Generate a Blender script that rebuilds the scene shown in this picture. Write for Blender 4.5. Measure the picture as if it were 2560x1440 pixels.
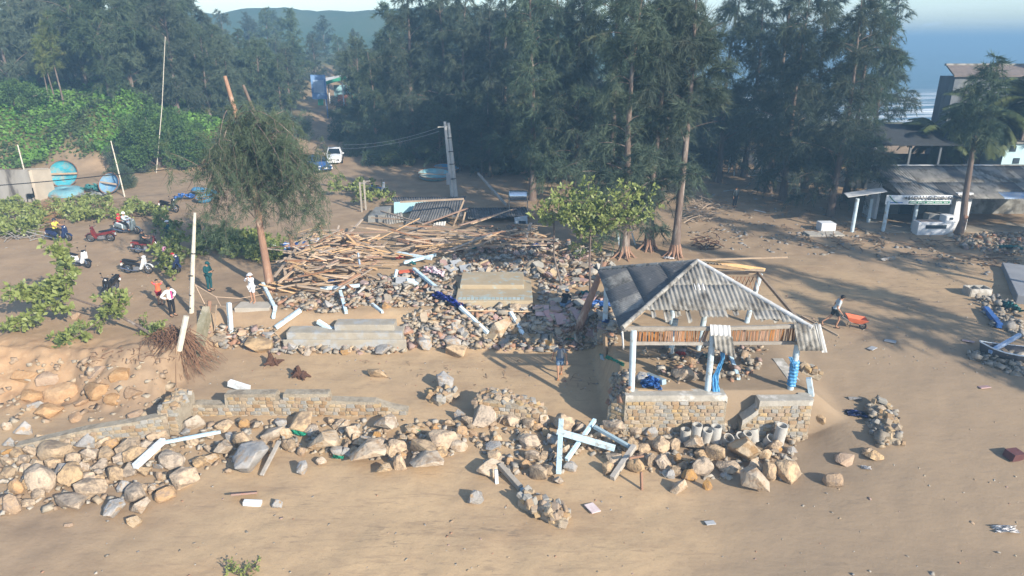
import bpy, bmesh, math, random
import numpy as np
from mathutils import Vector, Matrix, Euler
R = math.radians
scene = bpy.context.scene
for o in list(bpy.data.objects): bpy.data.objects.remove(o)
# ------------------------------------------------------------------ camera
HAZE = 0.0024
CAMZ, PITCH, FPX = 15.0, R(19.75), 1707.0
cam = bpy.data.cameras.new('camera'); cam.sensor_width = 36; cam.lens = 36*FPX/2560
cam.clip_start = 0.5; cam.clip_end = 20000
camo = bpy.data.objects.new('camera', cam); scene.collection.objects.link(camo)
camo.location = (0, 0, CAMZ); camo.rotation_euler = (math.pi/2-PITCH, 0, 0)
scene.camera = camo
# ------------------------------------------------------------------ light and sky
SUN_EL = R(26); SUN_DIR = Vector((0.68*math.cos(SUN_EL), -0.733*math.cos(SUN_EL), math.sin(SUN_EL))).normalized()
world = bpy.data.worlds.new('World'); scene.world = world; world.use_nodes = True
wn = world.node_tree; wn.nodes.clear(); wl = wn.links.new
def wnode(t, **k):
    n = wn.nodes.new(t)
    for a, b in k.items(): setattr(n, a, b)
    return n
out = wnode('ShaderNodeOutputWorld'); bg = wnode('ShaderNodeBackground'); bg.inputs[1].default_value = 0.145
sky = wnode('ShaderNodeTexSky', sky_type='NISHITA', sun_disc=False, sun_elevation=SUN_EL,
            sun_rotation=math.atan2(SUN_DIR.x, SUN_DIR.y), altitude=0, air_density=1.0, dust_density=0.5, ozone_density=2.6)
geo = wnode('ShaderNodeTexCoord'); sep = wnode('ShaderNodeSeparateXYZ'); wl(geo.outputs['Generated'], sep.inputs[0])
def wmath(op, a, b=None, c=None):
    n = wnode('ShaderNodeMath', operation=op)
    for i, v in enumerate((a, b, c)):
        if v is None: continue
        if isinstance(v, (int, float)): n.inputs[i].default_value = v
        else: wl(v, n.inputs[i])
    return n.outputs[0]
zz = wmath('MAXIMUM', sep.outputs[2], 0.0); zd = wmath('ADD', zz, 0.06)
cmb = wnode('ShaderNodeCombineXYZ')
wl(wmath('DIVIDE', sep.outputs[0], zd), cmb.inputs[0]); wl(wmath('MULTIPLY', wmath('DIVIDE', sep.outputs[1], zd), 2.2), cmb.inputs[1])
nz = wnode('ShaderNodeTexNoise'); nz.inputs['Scale'].default_value = 0.42; nz.inputs['Detail'].default_value = 7; nz.inputs['Roughness'].default_value = .6
wl(cmb.outputs[0], nz.inputs['Vector'])
rp = wnode('ShaderNodeValToRGB'); rp.color_ramp.elements[0].position = .44; rp.color_ramp.elements[1].position = .78
wl(nz.outputs[0], rp.inputs[0])
# low cumulus along the horizon, all the way round
az = wmath('ARCTAN2', sep.outputs[0], sep.outputs[1]); c2 = wnode('ShaderNodeCombineXYZ')
wl(wmath('MULTIPLY', az, 22), c2.inputs[0]); wl(wmath('MULTIPLY', sep.outputs[2], 60), c2.inputs[1])
n2 = wnode('ShaderNodeTexNoise'); n2.inputs['Scale'].default_value = 1.1; n2.inputs['Detail'].default_value = 6; wl(c2.outputs[0], n2.inputs['Vector'])
band = wmath('MULTIPLY', wmath('SUBTRACT', sep.outputs[2], .004), 9.0)
cum = wmath('SUBTRACT', n2.outputs[0], wmath('ADD', band, .5)); cum = wmath('MULTIPLY', cum, 7.0)
cum = wmath('MINIMUM', wmath('MAXIMUM', cum, 0.0), .75)
cl = wmath('MAXIMUM', wmath('MULTIPLY', rp.outputs[0], .38), cum)
cmx = wnode('ShaderNodeMix', data_type='RGBA'); wl(cl, cmx.inputs[0]); wl(sky.outputs[0], cmx.inputs[6])
cmx.inputs[7].default_value = (5.6, 6.2, 6.6, 1)
wl(cmx.outputs[2], bg.inputs[0]); wl(bg.outputs[0], out.inputs[0])
sun = bpy.data.lights.new('sun', 'SUN'); sun.energy = 5.0; sun.angle = R(0.6); sun.color = (1.0, .90, .76)
suno = bpy.data.objects.new('sun', sun); scene.collection.objects.link(suno); suno.location = (60, -60, 60)
suno.rotation_euler = SUN_DIR.to_track_quat('Z', 'Y').to_euler()
vs = scene.view_settings; vs.view_transform = 'Standard'; vs.look = 'None'; vs.exposure = 0.85; vs.gamma = 1; vs.use_curve_mapping = False
scene.render.engine = 'CYCLES'
try:
    scene.cycles.max_bounces = 5; scene.cycles.volume_bounces = 0; scene.cycles.transparent_max_bounces = 6
    scene.cycles.use_denoising = True
except Exception: pass

# ------------------------------------------------------------------ helpers
COL = scene.collection
CP, SP = math.cos(PITCH), math.sin(PITCH)
def S(r, g, b):
    f = lambda u: (u/255/12.92) if u/255 <= .04045 else ((u/255+.055)/1.055)**2.4
    return (f(r), f(g), f(b))
def ray(px, py):
    dx = (px-1280)/FPX; dy = (720-py)/FPX
    return np.array((dx, CP+dy*SP, -SP+dy*CP))
def gz(px, py, z):
    d = ray(px, py); t = (z-CAMZ)/d[2]; return Vector((d[0]*t, d[1]*t, z))
def gy(px, py, Y):
    d = ray(px, py); t = Y/d[1]; return Vector((d[0]*t, Y, CAMZ+d[2]*t))
def dep(p): return p[1]*CP-(p[2]-CAMZ)*SP
def ppm(p): return FPX/dep(p)
def sst(a, b, x):
    t = np.clip((x-a)/(b-a), 0, 1); return t*t*(3-2*t)
_h = np.random.RandomState(5).rand(256, 256)
def vnoise(x, y):
    x = np.asarray(x, float); y = np.asarray(y, float)
    xi = np.floor(x).astype(int); yi = np.floor(y).astype(int); fx = x-xi; fy = y-yi
    fx = fx*fx*(3-2*fx); fy = fy*fy*(3-2*fy); a = xi & 255; b = yi & 255; a1 = (a+1) & 255; b1 = (b+1) & 255
    return (_h[a, b]*(1-fx)+_h[a1, b]*fx)*(1-fy)+(_h[a, b1]*(1-fx)+_h[a1, b1]*fx)*fy
def fbm(x, y, o=3):
    s = 0; a = .5
    for i in range(o): s = s+a*(vnoise(x*2**i+17*i, y*2**i+5*i)-.5); a *= .55
    return s
def masks(x, y):
    w1 = fbm(x*.35, x*0+3.3, 2)
    mL = sst(26.2, 28.7, y+w1*2.6+fbm(x*.9, y*.9, 2)*.9)
    mM = sst(30.7, 33.2, y+w1*1.2)
    mP = sst(24.42, 24.6, y)
    mR = np.clip((y-18)/(31-18), 0, 1); mR = mR*(.55+.45*mR)
    wl_ = sst(-15.7, -15.3, x); wp = sst(4.0, 4.7, x)
    wr = sst(np.interp(y, [17, 24.4], [8, 11.9]), np.interp(y, [17, 24.4], [19, 13.8]), x+(1-sst(21, 24, y))*fbm(x*.2, y*.2, 2)*4)
    return mL*(1-wl_)+wl_*((1-wp)*mM+wp*((1-wr)*mP+wr*mR)), wl_, wp, wr, mL
def coast(x): return np.interp(x, [-60, 0, 40, 400], [900, 420, 122, 104])
def hgt(x, y):
    x = np.asarray(x, float); y = np.asarray(y, float)
    L = np.interp(y, [5, 16, 27, 31, 60], [-1.6, -.85, .1, .45, .45])
    U = np.interp(y, [0, 30, 45, 60, 75, 120, 200, 600], [1.65, 1.72, 2.2, 2.5, 3.0, 4.3, 5, 6])
    m, a, b, c, mL = masks(x, y)
    h = L+(U-L)*m
    near = 1-sst(45, 70, y)
    h = h+near*(fbm(x*.5, y*.5, 2)*.16+fbm(x*1.7, y*1.7, 2)*.05)
    cl = (1-a)*sst(25.3, 26.6, y)*(1-sst(28.6, 30.2, y))
    h = h+cl*(fbm(x*1.3, y*1.3, 3)*.75+fbm(x*3.1+9, y*3.1, 2)*.3)
    h = h+6.2*sst(-31, -45, x)*sst(68.5, 79, y+fbm(x*.2, y*.2, 2)*6)
    h = h+1.8*sst(-22, -30, x)*sst(69, 74, y+fbm(x*.3, y*.1, 2)*5)*(1-sst(-31, -45, x))
    cs = coast(x); k = sst(cs-18, cs+14, y)
    return h*(1-k)+k*(-3.5)
_ts = np.concatenate([np.linspace(12, 60, 170), np.linspace(60.5, 420, 150)])
def gt(px, py, dz=0.0):
    d = ray(px, py); P = _ts[:, None]*d[None, :]
    zz_ = CAMZ+P[:, 2]-(hgt(P[:, 0], P[:, 1])+dz)
    i = int(np.argmax(zz_ < 0))
    if zz_[i] >= 0: i = len(_ts)-1
    i = max(i, 1); a, b = zz_[i-1], zz_[i]; f = a/(a-b) if a != b else 0
    t0_, t1_ = _ts[i-1], _ts[i]; tt_ = np.linspace(t0_, t1_, 12); P = tt_[:, None]*d[None, :]
    zz_ = CAMZ+P[:, 2]-(hgt(P[:, 0], P[:, 1])+dz); i = max(1, int(np.argmax(zz_ < 0))); a, b = zz_[i-1], zz_[i]; f = min(1, max(0, a/(a-b))) if a != b else 0
    t = tt_[i-1]+(tt_[i]-tt_[i-1])*f
    return Vector((d[0]*t, d[1]*t, CAMZ+d[2]*t))
def H(x, y): return float(hgt(x, y))
def on(x, y, dz=0): return Vector((x, y, H(x, y)+dz))

MATS = {}
def M(name, c, c2=None, sc=4, rough=.85, bump=0, bsc=25, metal=0, spec=.25, rnd=.0, c3=None, sc3=1.2, t3=.55, st=(1, 1, 1), trans=0, world_co=False, attr=None):
    if name in MATS: return MATS[name]
    m = bpy.data.materials.new(name); m.use_nodes = True; MATS[name] = m
    nt = m.node_tree; N = nt.nodes; L_ = nt.links.new; p = N['Principled BSDF']
    p.inputs['Roughness'].default_value = rough; p.inputs['Metallic'].default_value = metal
    p.inputs['Specular IOR Level'].default_value = spec
    tc = N.new('ShaderNodeTexCoord'); mp = N.new('ShaderNodeMapping'); mp.inputs['Scale'].default_value = st
    oi = N.new('ShaderNodeObjectInfo')
    if world_co:
        g = N.new('ShaderNodeNewGeometry'); L_(g.outputs['Position'], mp.inputs['Vector'])
    else:
        L_(tc.outputs['Object'], mp.inputs['Vector'])
        sc_ = N.new('ShaderNodeVectorMath'); sc_.operation = 'SCALE'; sc_.inputs[0].default_value = (37, 53, 71); L_(oi.outputs['Random'], sc_.inputs['Scale'])
        L_(sc_.outputs[0], mp.inputs['Location'])
    col = None
    def rgb(v): return (*v[:3], 1)
    n = N.new('ShaderNodeTexNoise'); n.inputs['Scale'].default_value = sc; n.inputs['Detail'].default_value = 5; n.inputs['Roughness'].default_value = .62
    L_(mp.outputs[0], n.inputs['Vector'])
    r = N.new('ShaderNodeValToRGB'); r.color_ramp.elements[0].position = .32; r.color_ramp.elements[1].position = .68
    r.color_ramp.elements[0].color = rgb(c); r.color_ramp.elements[1].color = rgb(c2 or [v*.82 for v in c])
    L_(n.outputs[0], r.inputs[0]); col = r.outputs[0]
    if c3:
        n3 = N.new('ShaderNodeTexNoise'); n3.inputs['Scale'].default_value = sc3; n3.inputs['Detail'].default_value = 6; n3.inputs['Roughness'].default_value = .65
        L_(mp.outputs[0], n3.inputs['Vector'])
        r3 = N.new('ShaderNodeValToRGB'); r3.color_ramp.elements[0].position = t3-.06; r3.color_ramp.elements[1].position = t3+.06; L_(n3.outputs[0], r3.inputs[0])
        mx = N.new('ShaderNodeMix'); mx.data_type = 'RGBA'; L_(r3.outputs[0], mx.inputs[0]); L_(col, mx.inputs[6]); mx.inputs[7].default_value = rgb(c3); col = mx.outputs[2]
    if rnd:
        hs = N.new('ShaderNodeHueSaturation'); mr = N.new('ShaderNodeMapRange'); mr.inputs[3].default_value = 1-rnd; mr.inputs[4].default_value = 1+rnd
        L_(oi.outputs['Random'], mr.inputs[0]); L_(mr.outputs[0], hs.inputs['Value'])
        m2 = N.new('ShaderNodeMath'); m2.operation = 'MULTIPLY_ADD'; m2.inputs[1].default_value = 7.31; m2.inputs[2].default_value = 0; L_(oi.outputs['Random'], m2.inputs[0])
        fr = N.new('ShaderNodeMath'); fr.operation = 'FRACT'; L_(m2.outputs[0], fr.inputs[0])
        m3 = N.new('ShaderNodeMapRange'); m3.inputs[3].default_value = .75; m3.inputs[4].default_value = 1.2; L_(fr.outputs[0], m3.inputs[0]); L_(m3.outputs[0], hs.inputs['Saturation'])
        L_(col, hs.inputs['Color']); col = hs.outputs[0]
    L_(col, p.inputs['Base Color'])
    if bump:
        nb = N.new('ShaderNodeTexNoise'); nb.inputs['Scale'].default_value = bsc; nb.inputs['Detail'].default_value = 6; L_(mp.outputs[0], nb.inputs['Vector'])
        bp = N.new('ShaderNodeBump'); bp.inputs['Strength'].default_value = bump; bp.inputs['Distance'].default_value = .05; L_(nb.outputs[0], bp.inputs['Height']); L_(bp.outputs[0], p.inputs['Normal'])
    if trans:
        tr = N.new('ShaderNodeBsdfTranslucent'); L_(col, tr.inputs[0]); ms = N.new('ShaderNodeMixShader'); ms.inputs[0].default_value = trans
        L_(p.outputs[0], ms.inputs[1]); L_(tr.outputs[0], ms.inputs[2]); L_(ms.outputs[0], N['Material Output'].inputs[0])
    return m

def link(o, parent=None):
    COL.objects.link(o)
    if parent is not None: o.parent = parent
    return o
def tag(o, label=None, cat=None, group=None, kind=None):
    if label: o['label'] = label
    if cat: o['category'] = cat
    if group: o['group'] = group
    if kind: o['kind'] = kind
    elif cat: o['kind'] = 'thing'
    return o
def thing(name, label, cat, loc=(0, 0, 0), rz=0, group=None, rot=None):
    o = bpy.data.objects.new(name, None); o.empty_display_size = .2; link(o)
    o.location = loc; o.rotation_euler = rot if rot is not None else (0, 0, rz)
    return tag(o, label, cat, group)
def mobj(name, me, parent=None, loc=(0, 0, 0), rot=(0, 0, 0), scl=(1, 1, 1)):
    o = bpy.data.objects.new(name, me); link(o, parent); o.location = loc; o.rotation_euler = rot; o.scale = scl
    return o
def frame_of(d, up=Vector((0, 0, 1))):
    d = Vector(d).normalized(); s = d.cross(up)
    if s.length < 1e-4: s = d.cross(Vector((0, 1, 0)))
    s.normalize(); return d, s, s.cross(d).normalized()
class MB:
    def __init__(s): s.v = []; s.f = []
    def add(s, vs, fs):
        b = len(s.v); s.v += [tuple(p) for p in vs]; s.f += [tuple(b+i for i in f) for f in fs]; return s
    def box(s, c, size, rot=None):
        c = Vector(c); hx, hy, hz = [q/2 for q in size]; m = rot.to_matrix() if isinstance(rot, Euler) else rot
        vs = []
        for x in (-hx, hx):
            for y in (-hy, hy):
                for z in (-hz, hz):
                    p = Vector((x, y, z)); vs.append(c+(m @ p if m else p))
        return s.add(vs, [(0, 1, 3, 2), (4, 6, 7, 5), (0, 4, 5, 1), (2, 3, 7, 6), (0, 2, 6, 4), (1, 5, 7, 3)])
    def beam(s, a, b, w, h=None, up=Vector((0, 0, 1))):
        a = Vector(a); b = Vector(b); h = h or w; d, sd, u = frame_of(b-a, up)
        vs = [p+sd*(i*w/2)+u*(j*h/2) for p in (a, b) for i, j in ((-1, -1), (1, -1), (1, 1), (-1, 1))]
        return s.add(vs, [(0, 3, 2, 1), (4, 5, 6, 7), (0, 1, 5, 4), (1, 2, 6, 5), (2, 3, 7, 6), (3, 0, 4, 7)])
    def tube(s, pts, rad, n=8, cap=True, hollow=0):
        pts = [Vector(p) for p in pts]; k = len(pts); rad = [rad]*k if isinstance(rad, (int, float)) else rad
        b = len(s.v); prev = None
        for i, p in enumerate(pts):
            d = (pts[min(i+1, k-1)]-pts[max(i-1, 0)])
            if d.length < 1e-6: d = Vector((0, 0, 1))
            d.normalize()
            if prev is None: _, sd, u = frame_of(d)
            else:
                sd = prev-d*prev.dot(d); sd.normalize(); u = sd.cross(d)
            prev = sd
            for j in range(n):
                a = 2*math.pi*j/n; s.v.append(tuple(p+(sd*math.cos(a)+u*math.sin(a))*rad[i]))
        for i in range(k-1):
            for j in range(n):
                j1 = (j+1) % n; s.f.append((b+i*n+j, b+i*n+j1, b+(i+1)*n+j1, b+(i+1)*n+j))
        if cap: s.f.append(tuple(b+j for j in range(n))[::-1]); s.f.append(tuple(b+(k-1)*n+j for j in range(n)))
        return s
    def lathe(s, prof, n=16, M4=None, a0=0, a1=2*math.pi):
        b = len(s.v); full = abs(a1-a0-2*math.pi) < 1e-6; nn = n if full else n+1
        for r, z in prof:
            for j in range(nn):
                a = a0+(a1-a0)*j/n; p = Vector((r*math.cos(a), r*math.sin(a), z)); s.v.append(tuple(M4 @ p if M4 else p))
        for i in range(len(prof)-1):
            for j in range(n):
                j1 = (j+1) % nn; s.f.append((b+i*nn+j, b+i*nn+j1, b+(i+1)*nn+j1, b+(i+1)*nn+j))
        return s
    def prism(s, poly, a, b):
        """extrude polygon (list of Vector) from offset a to offset b (Vectors)"""
        a = Vector(a); b = Vector(b); n = len(poly)
        vs = [Vector(p)+a for p in poly]+[Vector(p)+b for p in poly]
        return s.add(vs, [tuple(range(n))[::-1], tuple(range(n, 2*n))]+[(i, (i+1) % n, n+(i+1) % n, n+i) for i in range(n)])
    def sph(s, c, r, n=10, k=7, sc=(1, 1, 1), rot=None):
        c = Vector(c); b = len(s.v)
        for i in range(k+1):
            th = math.pi*i/k
            for j in range(n):
                a = 2*math.pi*j/n; p = Vector((r*math.sin(th)*math.cos(a)*sc[0], r*math.sin(th)*math.sin(a)*sc[1], r*math.cos(th)*sc[2]))
                s.v.append(tuple(c+(rot @ p if rot else p)))
        for i in range(k):
            for j in range(n): s.f.append((b+i*n+j, b+(i+1)*n+j, b+(i+1)*n+(j+1) % n, b+i*n+(j+1) % n))
        return s
    def mesh(s, name, mat, smooth=False, origin=(0, 0, 0)):
        me = bpy.data.meshes.new(name); o = Vector(origin)
        me.from_pydata([tuple(Vector(p)-o) for p in s.v], [], s.f); me.validate()
        if mat: me.materials.append(mat)
        if smooth:
            me.polygons.foreach_set('use_smooth', [True]*len(me.polygons))
            if smooth != 'all':
                try: me.set_sharp_from_angle(angle=R(42))
                except Exception: pass
        me.update(); return me
    def build(s, name, mat, parent=None, smooth=False, origin=None, bev=0):
        loc = (0, 0, 0)
        if origin is None: me = s.mesh(name, mat, smooth)
        else: me = s.mesh(name, mat, smooth, origin)
        o = bpy.data.objects.new(name, me); link(o, parent)
        if parent is None and origin is not None: o.location = origin
        if bev:
            md = o.modifiers.new('bevel', 'BEVEL'); md.width = bev; md.segments = 2; md.limit_method = 'ANGLE'; md.angle_limit = R(35)
        return o
def np_mesh(name, V, F, mat, nper):
    me = bpy.data.meshes.new(name); nv = len(V); nf = len(F)
    me.vertices.add(nv); me.vertices.foreach_set('co', np.ascontiguousarray(V, np.float32).ravel())
    me.loops.add(nf*nper); me.loops.foreach_set('vertex_index', np.ascontiguousarray(F, np.int32).ravel())
    me.polygons.add(nf); me.polygons.foreach_set('loop_start', np.arange(0, nf*nper, nper, dtype=np.int32))
    me.update(calc_edges=True); me.validate()
    if mat: me.materials.append(mat)
    return me
# ================================================================== ground, sea, hills
def axis(segs):
    a = []
    for s0, s1, st in segs: a += list(np.arange(s0, s1, st))
    return np.array(a+[segs[-1][1]])
xs = axis([(-1400, -400, 60), (-400, -120, 12), (-120, -50, 2.0), (-50, -30, .6), (-30, 30, .17), (30, 60, .6), (60, 200, 5), (200, 1400, 60)])
ys = axis([(-40, 10, 5), (10, 15, .5), (15, 36, .14), (36, 52, .3), (52, 100, .8), (100, 200, 4), (200, 500, 15), (500, 900, 60)])
X, Y = np.meshgrid(xs, ys); Z = hgt(X, Y)
nx, ny = len(xs), len(ys); idx = np.arange(nx*ny).reshape(ny, nx)
F = np.stack([idx[:-1, :-1], idx[:-1, 1:], idx[1:, 1:], idx[1:, :-1]], -1).reshape(-1, 4)
V = np.stack([X, Y, Z], -1).reshape(-1, 3)
gm = bpy.data.materials.new('sand_ground'); gm.use_nodes = True
nt = gm.node_tree; N = nt.nodes; LK = nt.links.new; P = N['Principled BSDF']; P.inputs['Roughness'].default_value = .9; P.inputs['Specular IOR Level'].default_value = .15
gp = N.new('ShaderNodeNewGeometry')
def tnoise(sc, det=6, st=(1, 1, 1), rg=.6, rot=0):
    mp = N.new('ShaderNodeMapping'); mp.inputs['Scale'].default_value = st; mp.inputs['Rotation'].default_value = (0, 0, rot); LK(gp.outputs['Position'], mp.inputs[0])
    n = N.new('ShaderNodeTexNoise'); n.inputs['Scale'].default_value = sc; n.inputs['Detail'].default_value = det; n.inputs['Roughness'].default_value = rg; LK(mp.outputs[0], n.inputs['Vector']); return n.outputs[0]
def ramp(i, a, b, ca=(0, 0, 0), cb=(1, 1, 1)):
    r = N.new('ShaderNodeValToRGB'); r.color_ramp.elements[0].position = a; r.color_ramp.elements[1].position = b
    r.color_ramp.elements[0].color = (*ca, 1); r.color_ramp.elements[1].color = (*cb, 1); LK(i, r.inputs[0]); return r.outputs[0]
def mixc(f, a, b):
    m = N.new('ShaderNodeMix'); m.data_type = 'RGBA'
    for k, v in ((0, f), (6, a), (7, b)):
        if isinstance(v, (int, float)): m.inputs[k].default_value = v
        elif isinstance(v, tuple): m.inputs[k].default_value = (*v, 1)
        else: LK(v, m.inputs[k])
    return m.outputs[2]
def mul(a, b):
    m = N.new('ShaderNodeMath'); m.operation = 'MULTIPLY'
    for k, v in ((0, a), (1, b)):
        if isinstance(v, (int, float)): m.inputs[k].default_value = v
        else: LK(v, m.inputs[k])
    return m.outputs[0]
def att(nm):
    a = N.new('ShaderNodeAttribute'); a.attribute_name = nm; return a.outputs['Fac']
sand = mixc(ramp(tnoise(.35), .35, .65), (.48, .345, .205), (.41, .295, .18))
sand = mixc(mul(ramp(tnoise(2.2, 8), .5, .72), .5), sand, (.33, .235, .15))
sand = mixc(mul(ramp(tnoise(.16, 8, (1, 3.0, 1), .7, .5), .5, .62), .55), sand, (.30, .205, .125))      # damp streaks left by the run-off
sand = mixc(mul(ramp(tnoise(.9, 8, (1, 4.5, 1), .7, -.62), .57, .66), att('wet')), sand, (.13, .105, .085))
sand = mixc(mul(ramp(tnoise(.5, 9, (1, 7, 1), .72, -.95), .56, .64), .5), sand, (.27, .195, .13))
sand = mixc(att('wet2'), sand, (.255, .195, .135))
red = mixc(ramp(tnoise(1.2, 8), .35, .65), (.43, .285, .165), (.345, .21, .115))
red = mixc(ramp(tnoise(3.5, 8), .55, .7), red, (.50, .34, .20))
c = mixc(att('red'), sand, red)
dirt = mixc(ramp(tnoise(.8, 8), .4, .62), (.34, .245, .16), (.235, .17, .115))
c = mixc(att('dirt'), c, dirt)
c = mixc(mul(ramp(tnoise(14, 4), .62, .7), .35), c, (.16, .12, .08))
c = mixc(mul(ramp(tnoise(48, 2), .4, .62), .28), c, (.24, .17, .11))
c = mixc(mul(ramp(tnoise(5.5, 3), .66, .72), .4), c, (.22, .16, .105))
c = mixc(att('green'), c, mixc(ramp(tnoise(1.5, 5), .4, .6), (.06, .10, .02), (.10, .08, .04)))
LK(c, P.inputs['Base Color'])
bp = N.new('ShaderNodeBump'); bp.inputs['Strength'].default_value = .45; bp.inputs['Distance'].default_value = .06
ad = N.new('ShaderNodeMath'); ad.operation = 'ADD'; LK(tnoise(1.3, 9, (1, 2.2, 1), .55, .5), ad.inputs[0]); LK(mul(tnoise(7, 4, (1, 1, 1), .5), .35), ad.inputs[1]); LK(ad.outputs[0], bp.inputs['Height']); LK(bp.outputs[0], P.inputs['Normal'])
gme = np_mesh('ground', V, F, gm, 4)
gme.polygons.foreach_set('use_smooth', np.ones(len(gme.polygons), bool))
m_, a_, b_, c_, mL = masks(X, Y)
redm = np.clip((1-sst(-15.4, -14.2, X))*sst(25.2, 26.6, Y)*(1-sst(28.5, 33, Y))*1.1, 0, 1)
redm = np.maximum(redm, (1-sst(-16, -9, X))*sst(27, 31, Y)*(1-sst(48, 60, Y))*.42)
redm = np.maximum(redm, sst(-15, -13, X)*(1-sst(2.5, 4.5, X))*sst(31.0, 32.2, Y)*(1-sst(33, 34, Y))*.45*sst(-.02, .12, fbm(X*.5, Y*.5)))
redm = np.maximum(redm, (1-sst(-24, -20, X))*sst(67.5, 70, Y)*(1-sst(76, 84, Y))*.5)
wet = sst(5, 11, X)*(1-sst(34, 42, Y))*sst(.0, .14, fbm(X*.13+4, Y*.2, 2)+.05)
wet = np.maximum(wet, sst(7, 14, X)*(1-sst(20, 26, Y)))
wet = np.maximum(wet, .5*(1-sst(19, 24, Y))*sst(.02, .16, fbm(X*.15, Y*.15, 2)))
wet2 = sst(4.5, 9, X+fbm(X*.3, Y*.3)*5)*(1-sst(27, 38, Y+fbm(X*.3, Y*.3)*6))*.85
dirt_ = sst(41, 50, Y+fbm(X*.2, Y*.2, 2)*10)*.75
dirt_ = np.maximum(dirt_, sst(-4, 0, X)*sst(36, 42, Y+fbm(X*.4, Y*.4, 2)*6)*.65)
grn = np.maximum(sst(-31, -38, X)*sst(69.5, 73, Y+fbm(X*.3, Y*.3, 2)*5), sst(85, 100, Y)*.7)
dirt_ = np.maximum(dirt_, (1-sst(-13, -7, X))*sst(29.5, 33, Y+fbm(X*.4, Y*.4, 2)*3)*.5)
road = np.exp(-((X-np.interp(Y, [45, 60, 75, 95, 120, 150], [-16, -16.5, -18.5, -26, -32, -38]))/3.6)**2)
dirt_ = np.clip(np.maximum(dirt_, road*.8), 0, 1); grn = grn*(1-road)
for nm, ar in (('red', redm), ('wet', wet), ('wet2', wet2), ('dirt', dirt_), ('green', grn)):
    at = gme.attributes.new(nm, 'FLOAT', 'POINT'); at.data.foreach_set('value', np.ascontiguousarray(np.clip(ar, 0, 1), np.float32).ravel())
tag(mobj('ground', gme), kind='structure')
# sea: surf bands are foam standing on the water
wat = bpy.data.materials.new('sea_water'); wat.use_nodes = True; nt = wat.node_tree; N = nt.nodes; LK = nt.links.new; P = N['Principled BSDF']
gp = N.new('ShaderNodeNewGeometry'); P.inputs['Roughness'].default_value = .22
foam = mul(ramp(tnoise(.09, 9, (.35, 1.6, 1), .68), .47, .58), att('surf'))
LK(mixc(foam, (.035, .105, .14), (.85, .87, .86)), P.inputs['Base Color'])
rr = N.new('ShaderNodeMapRange'); rr.inputs[3].default_value = .3; rr.inputs[4].default_value = .9; LK(foam, rr.inputs[0]); LK(rr.outputs[0], P.inputs['Roughness'])
bp = N.new('ShaderNodeBump'); bp.inputs['Strength'].default_value = .8; bp.inputs['Distance'].default_value = 1.2; LK(tnoise(.12, 8, (.5, 1.3, 1)), bp.inputs['Height']); LK(bp.outputs[0], P.inputs['Normal'])
sx = axis([(-6000, -400, 400), (-400, 900, 20), (900, 8000, 400)]); sy = axis([(60, 520, 6), (520, 1000, 40), (1000, 7000, 500)])
X2, Y2 = np.meshgrid(sx, sy); D2 = Y2-np.interp(X2, [-60, 0, 40, 400], [900, 420, 122, 104])
Z2 = -1.0+(fbm(X2*.02, Y2*.09, 3)*1.3)*np.clip(1-(Y2-200)/300, 0, 1)
i2 = np.arange(X2.size).reshape(X2.shape); F2 = np.stack([i2[:-1, :-1], i2[:-1, 1:], i2[1:, 1:], i2[1:, :-1]], -1).reshape(-1, 4)
sme = np_mesh('sea', np.stack([X2, Y2, Z2], -1).reshape(-1, 3), F2, wat, 4); sme.polygons.foreach_set('use_smooth', np.ones(len(sme.polygons), bool))
at = sme.attributes.new('surf', 'FLOAT', 'POINT'); at.data.foreach_set('value', np.ascontiguousarray(1-sst(90, 170, D2+fbm(X2*.01, Y2*.03)*60), np.float32).ravel())
tag(mobj('sea', sme), kind='structure')
# hills behind the wood, running out into a headland
hx = np.arange(-300, 165, 3.0); hy = np.arange(225, 400, 4.5); X3, Y3 = np.meshgrid(hx, hy)
prof = np.interp(hx/306*FPX+1280, [-300, 300, 500, 600, 650, 760, 830, 930, 1100, 1300, 1430, 1500, 1560, 1700], [30, 28, 28.6, 26.6, 28.8, 29.6, 27.5, 28.2, 30, 29, 23, 16, 6, -6])
Z3 = prof[None, :]*np.exp(-((Y3-306)/48)**2)*(1+.12*fbm(X3*.03, Y3*.03, 4))+fbm(X3*.12, Y3*.12, 3)*1.6-1
hm = M('hill_woods', (.035, .075, .035), (.065, .095, .05), sc=.05, rough=1, bump=1, bsc=.12, c3=(.16, .14, .10), sc3=.02, t3=.66, world_co=True)
i3 = np.arange(X3.size).reshape(X3.shape); F3 = np.stack([i3[:-1, :-1], i3[:-1, 1:], i3[1:, 1:], i3[1:, :-1]], -1).reshape(-1, 4)
hme = np_mesh('hills', np.stack([X3, Y3, Z3], -1).reshape(-1, 3), F3, hm, 4); hme.polygons.foreach_set('use_smooth', np.ones(len(hme.polygons), bool))
tag(mobj('hills', hme), kind='structure')
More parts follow.
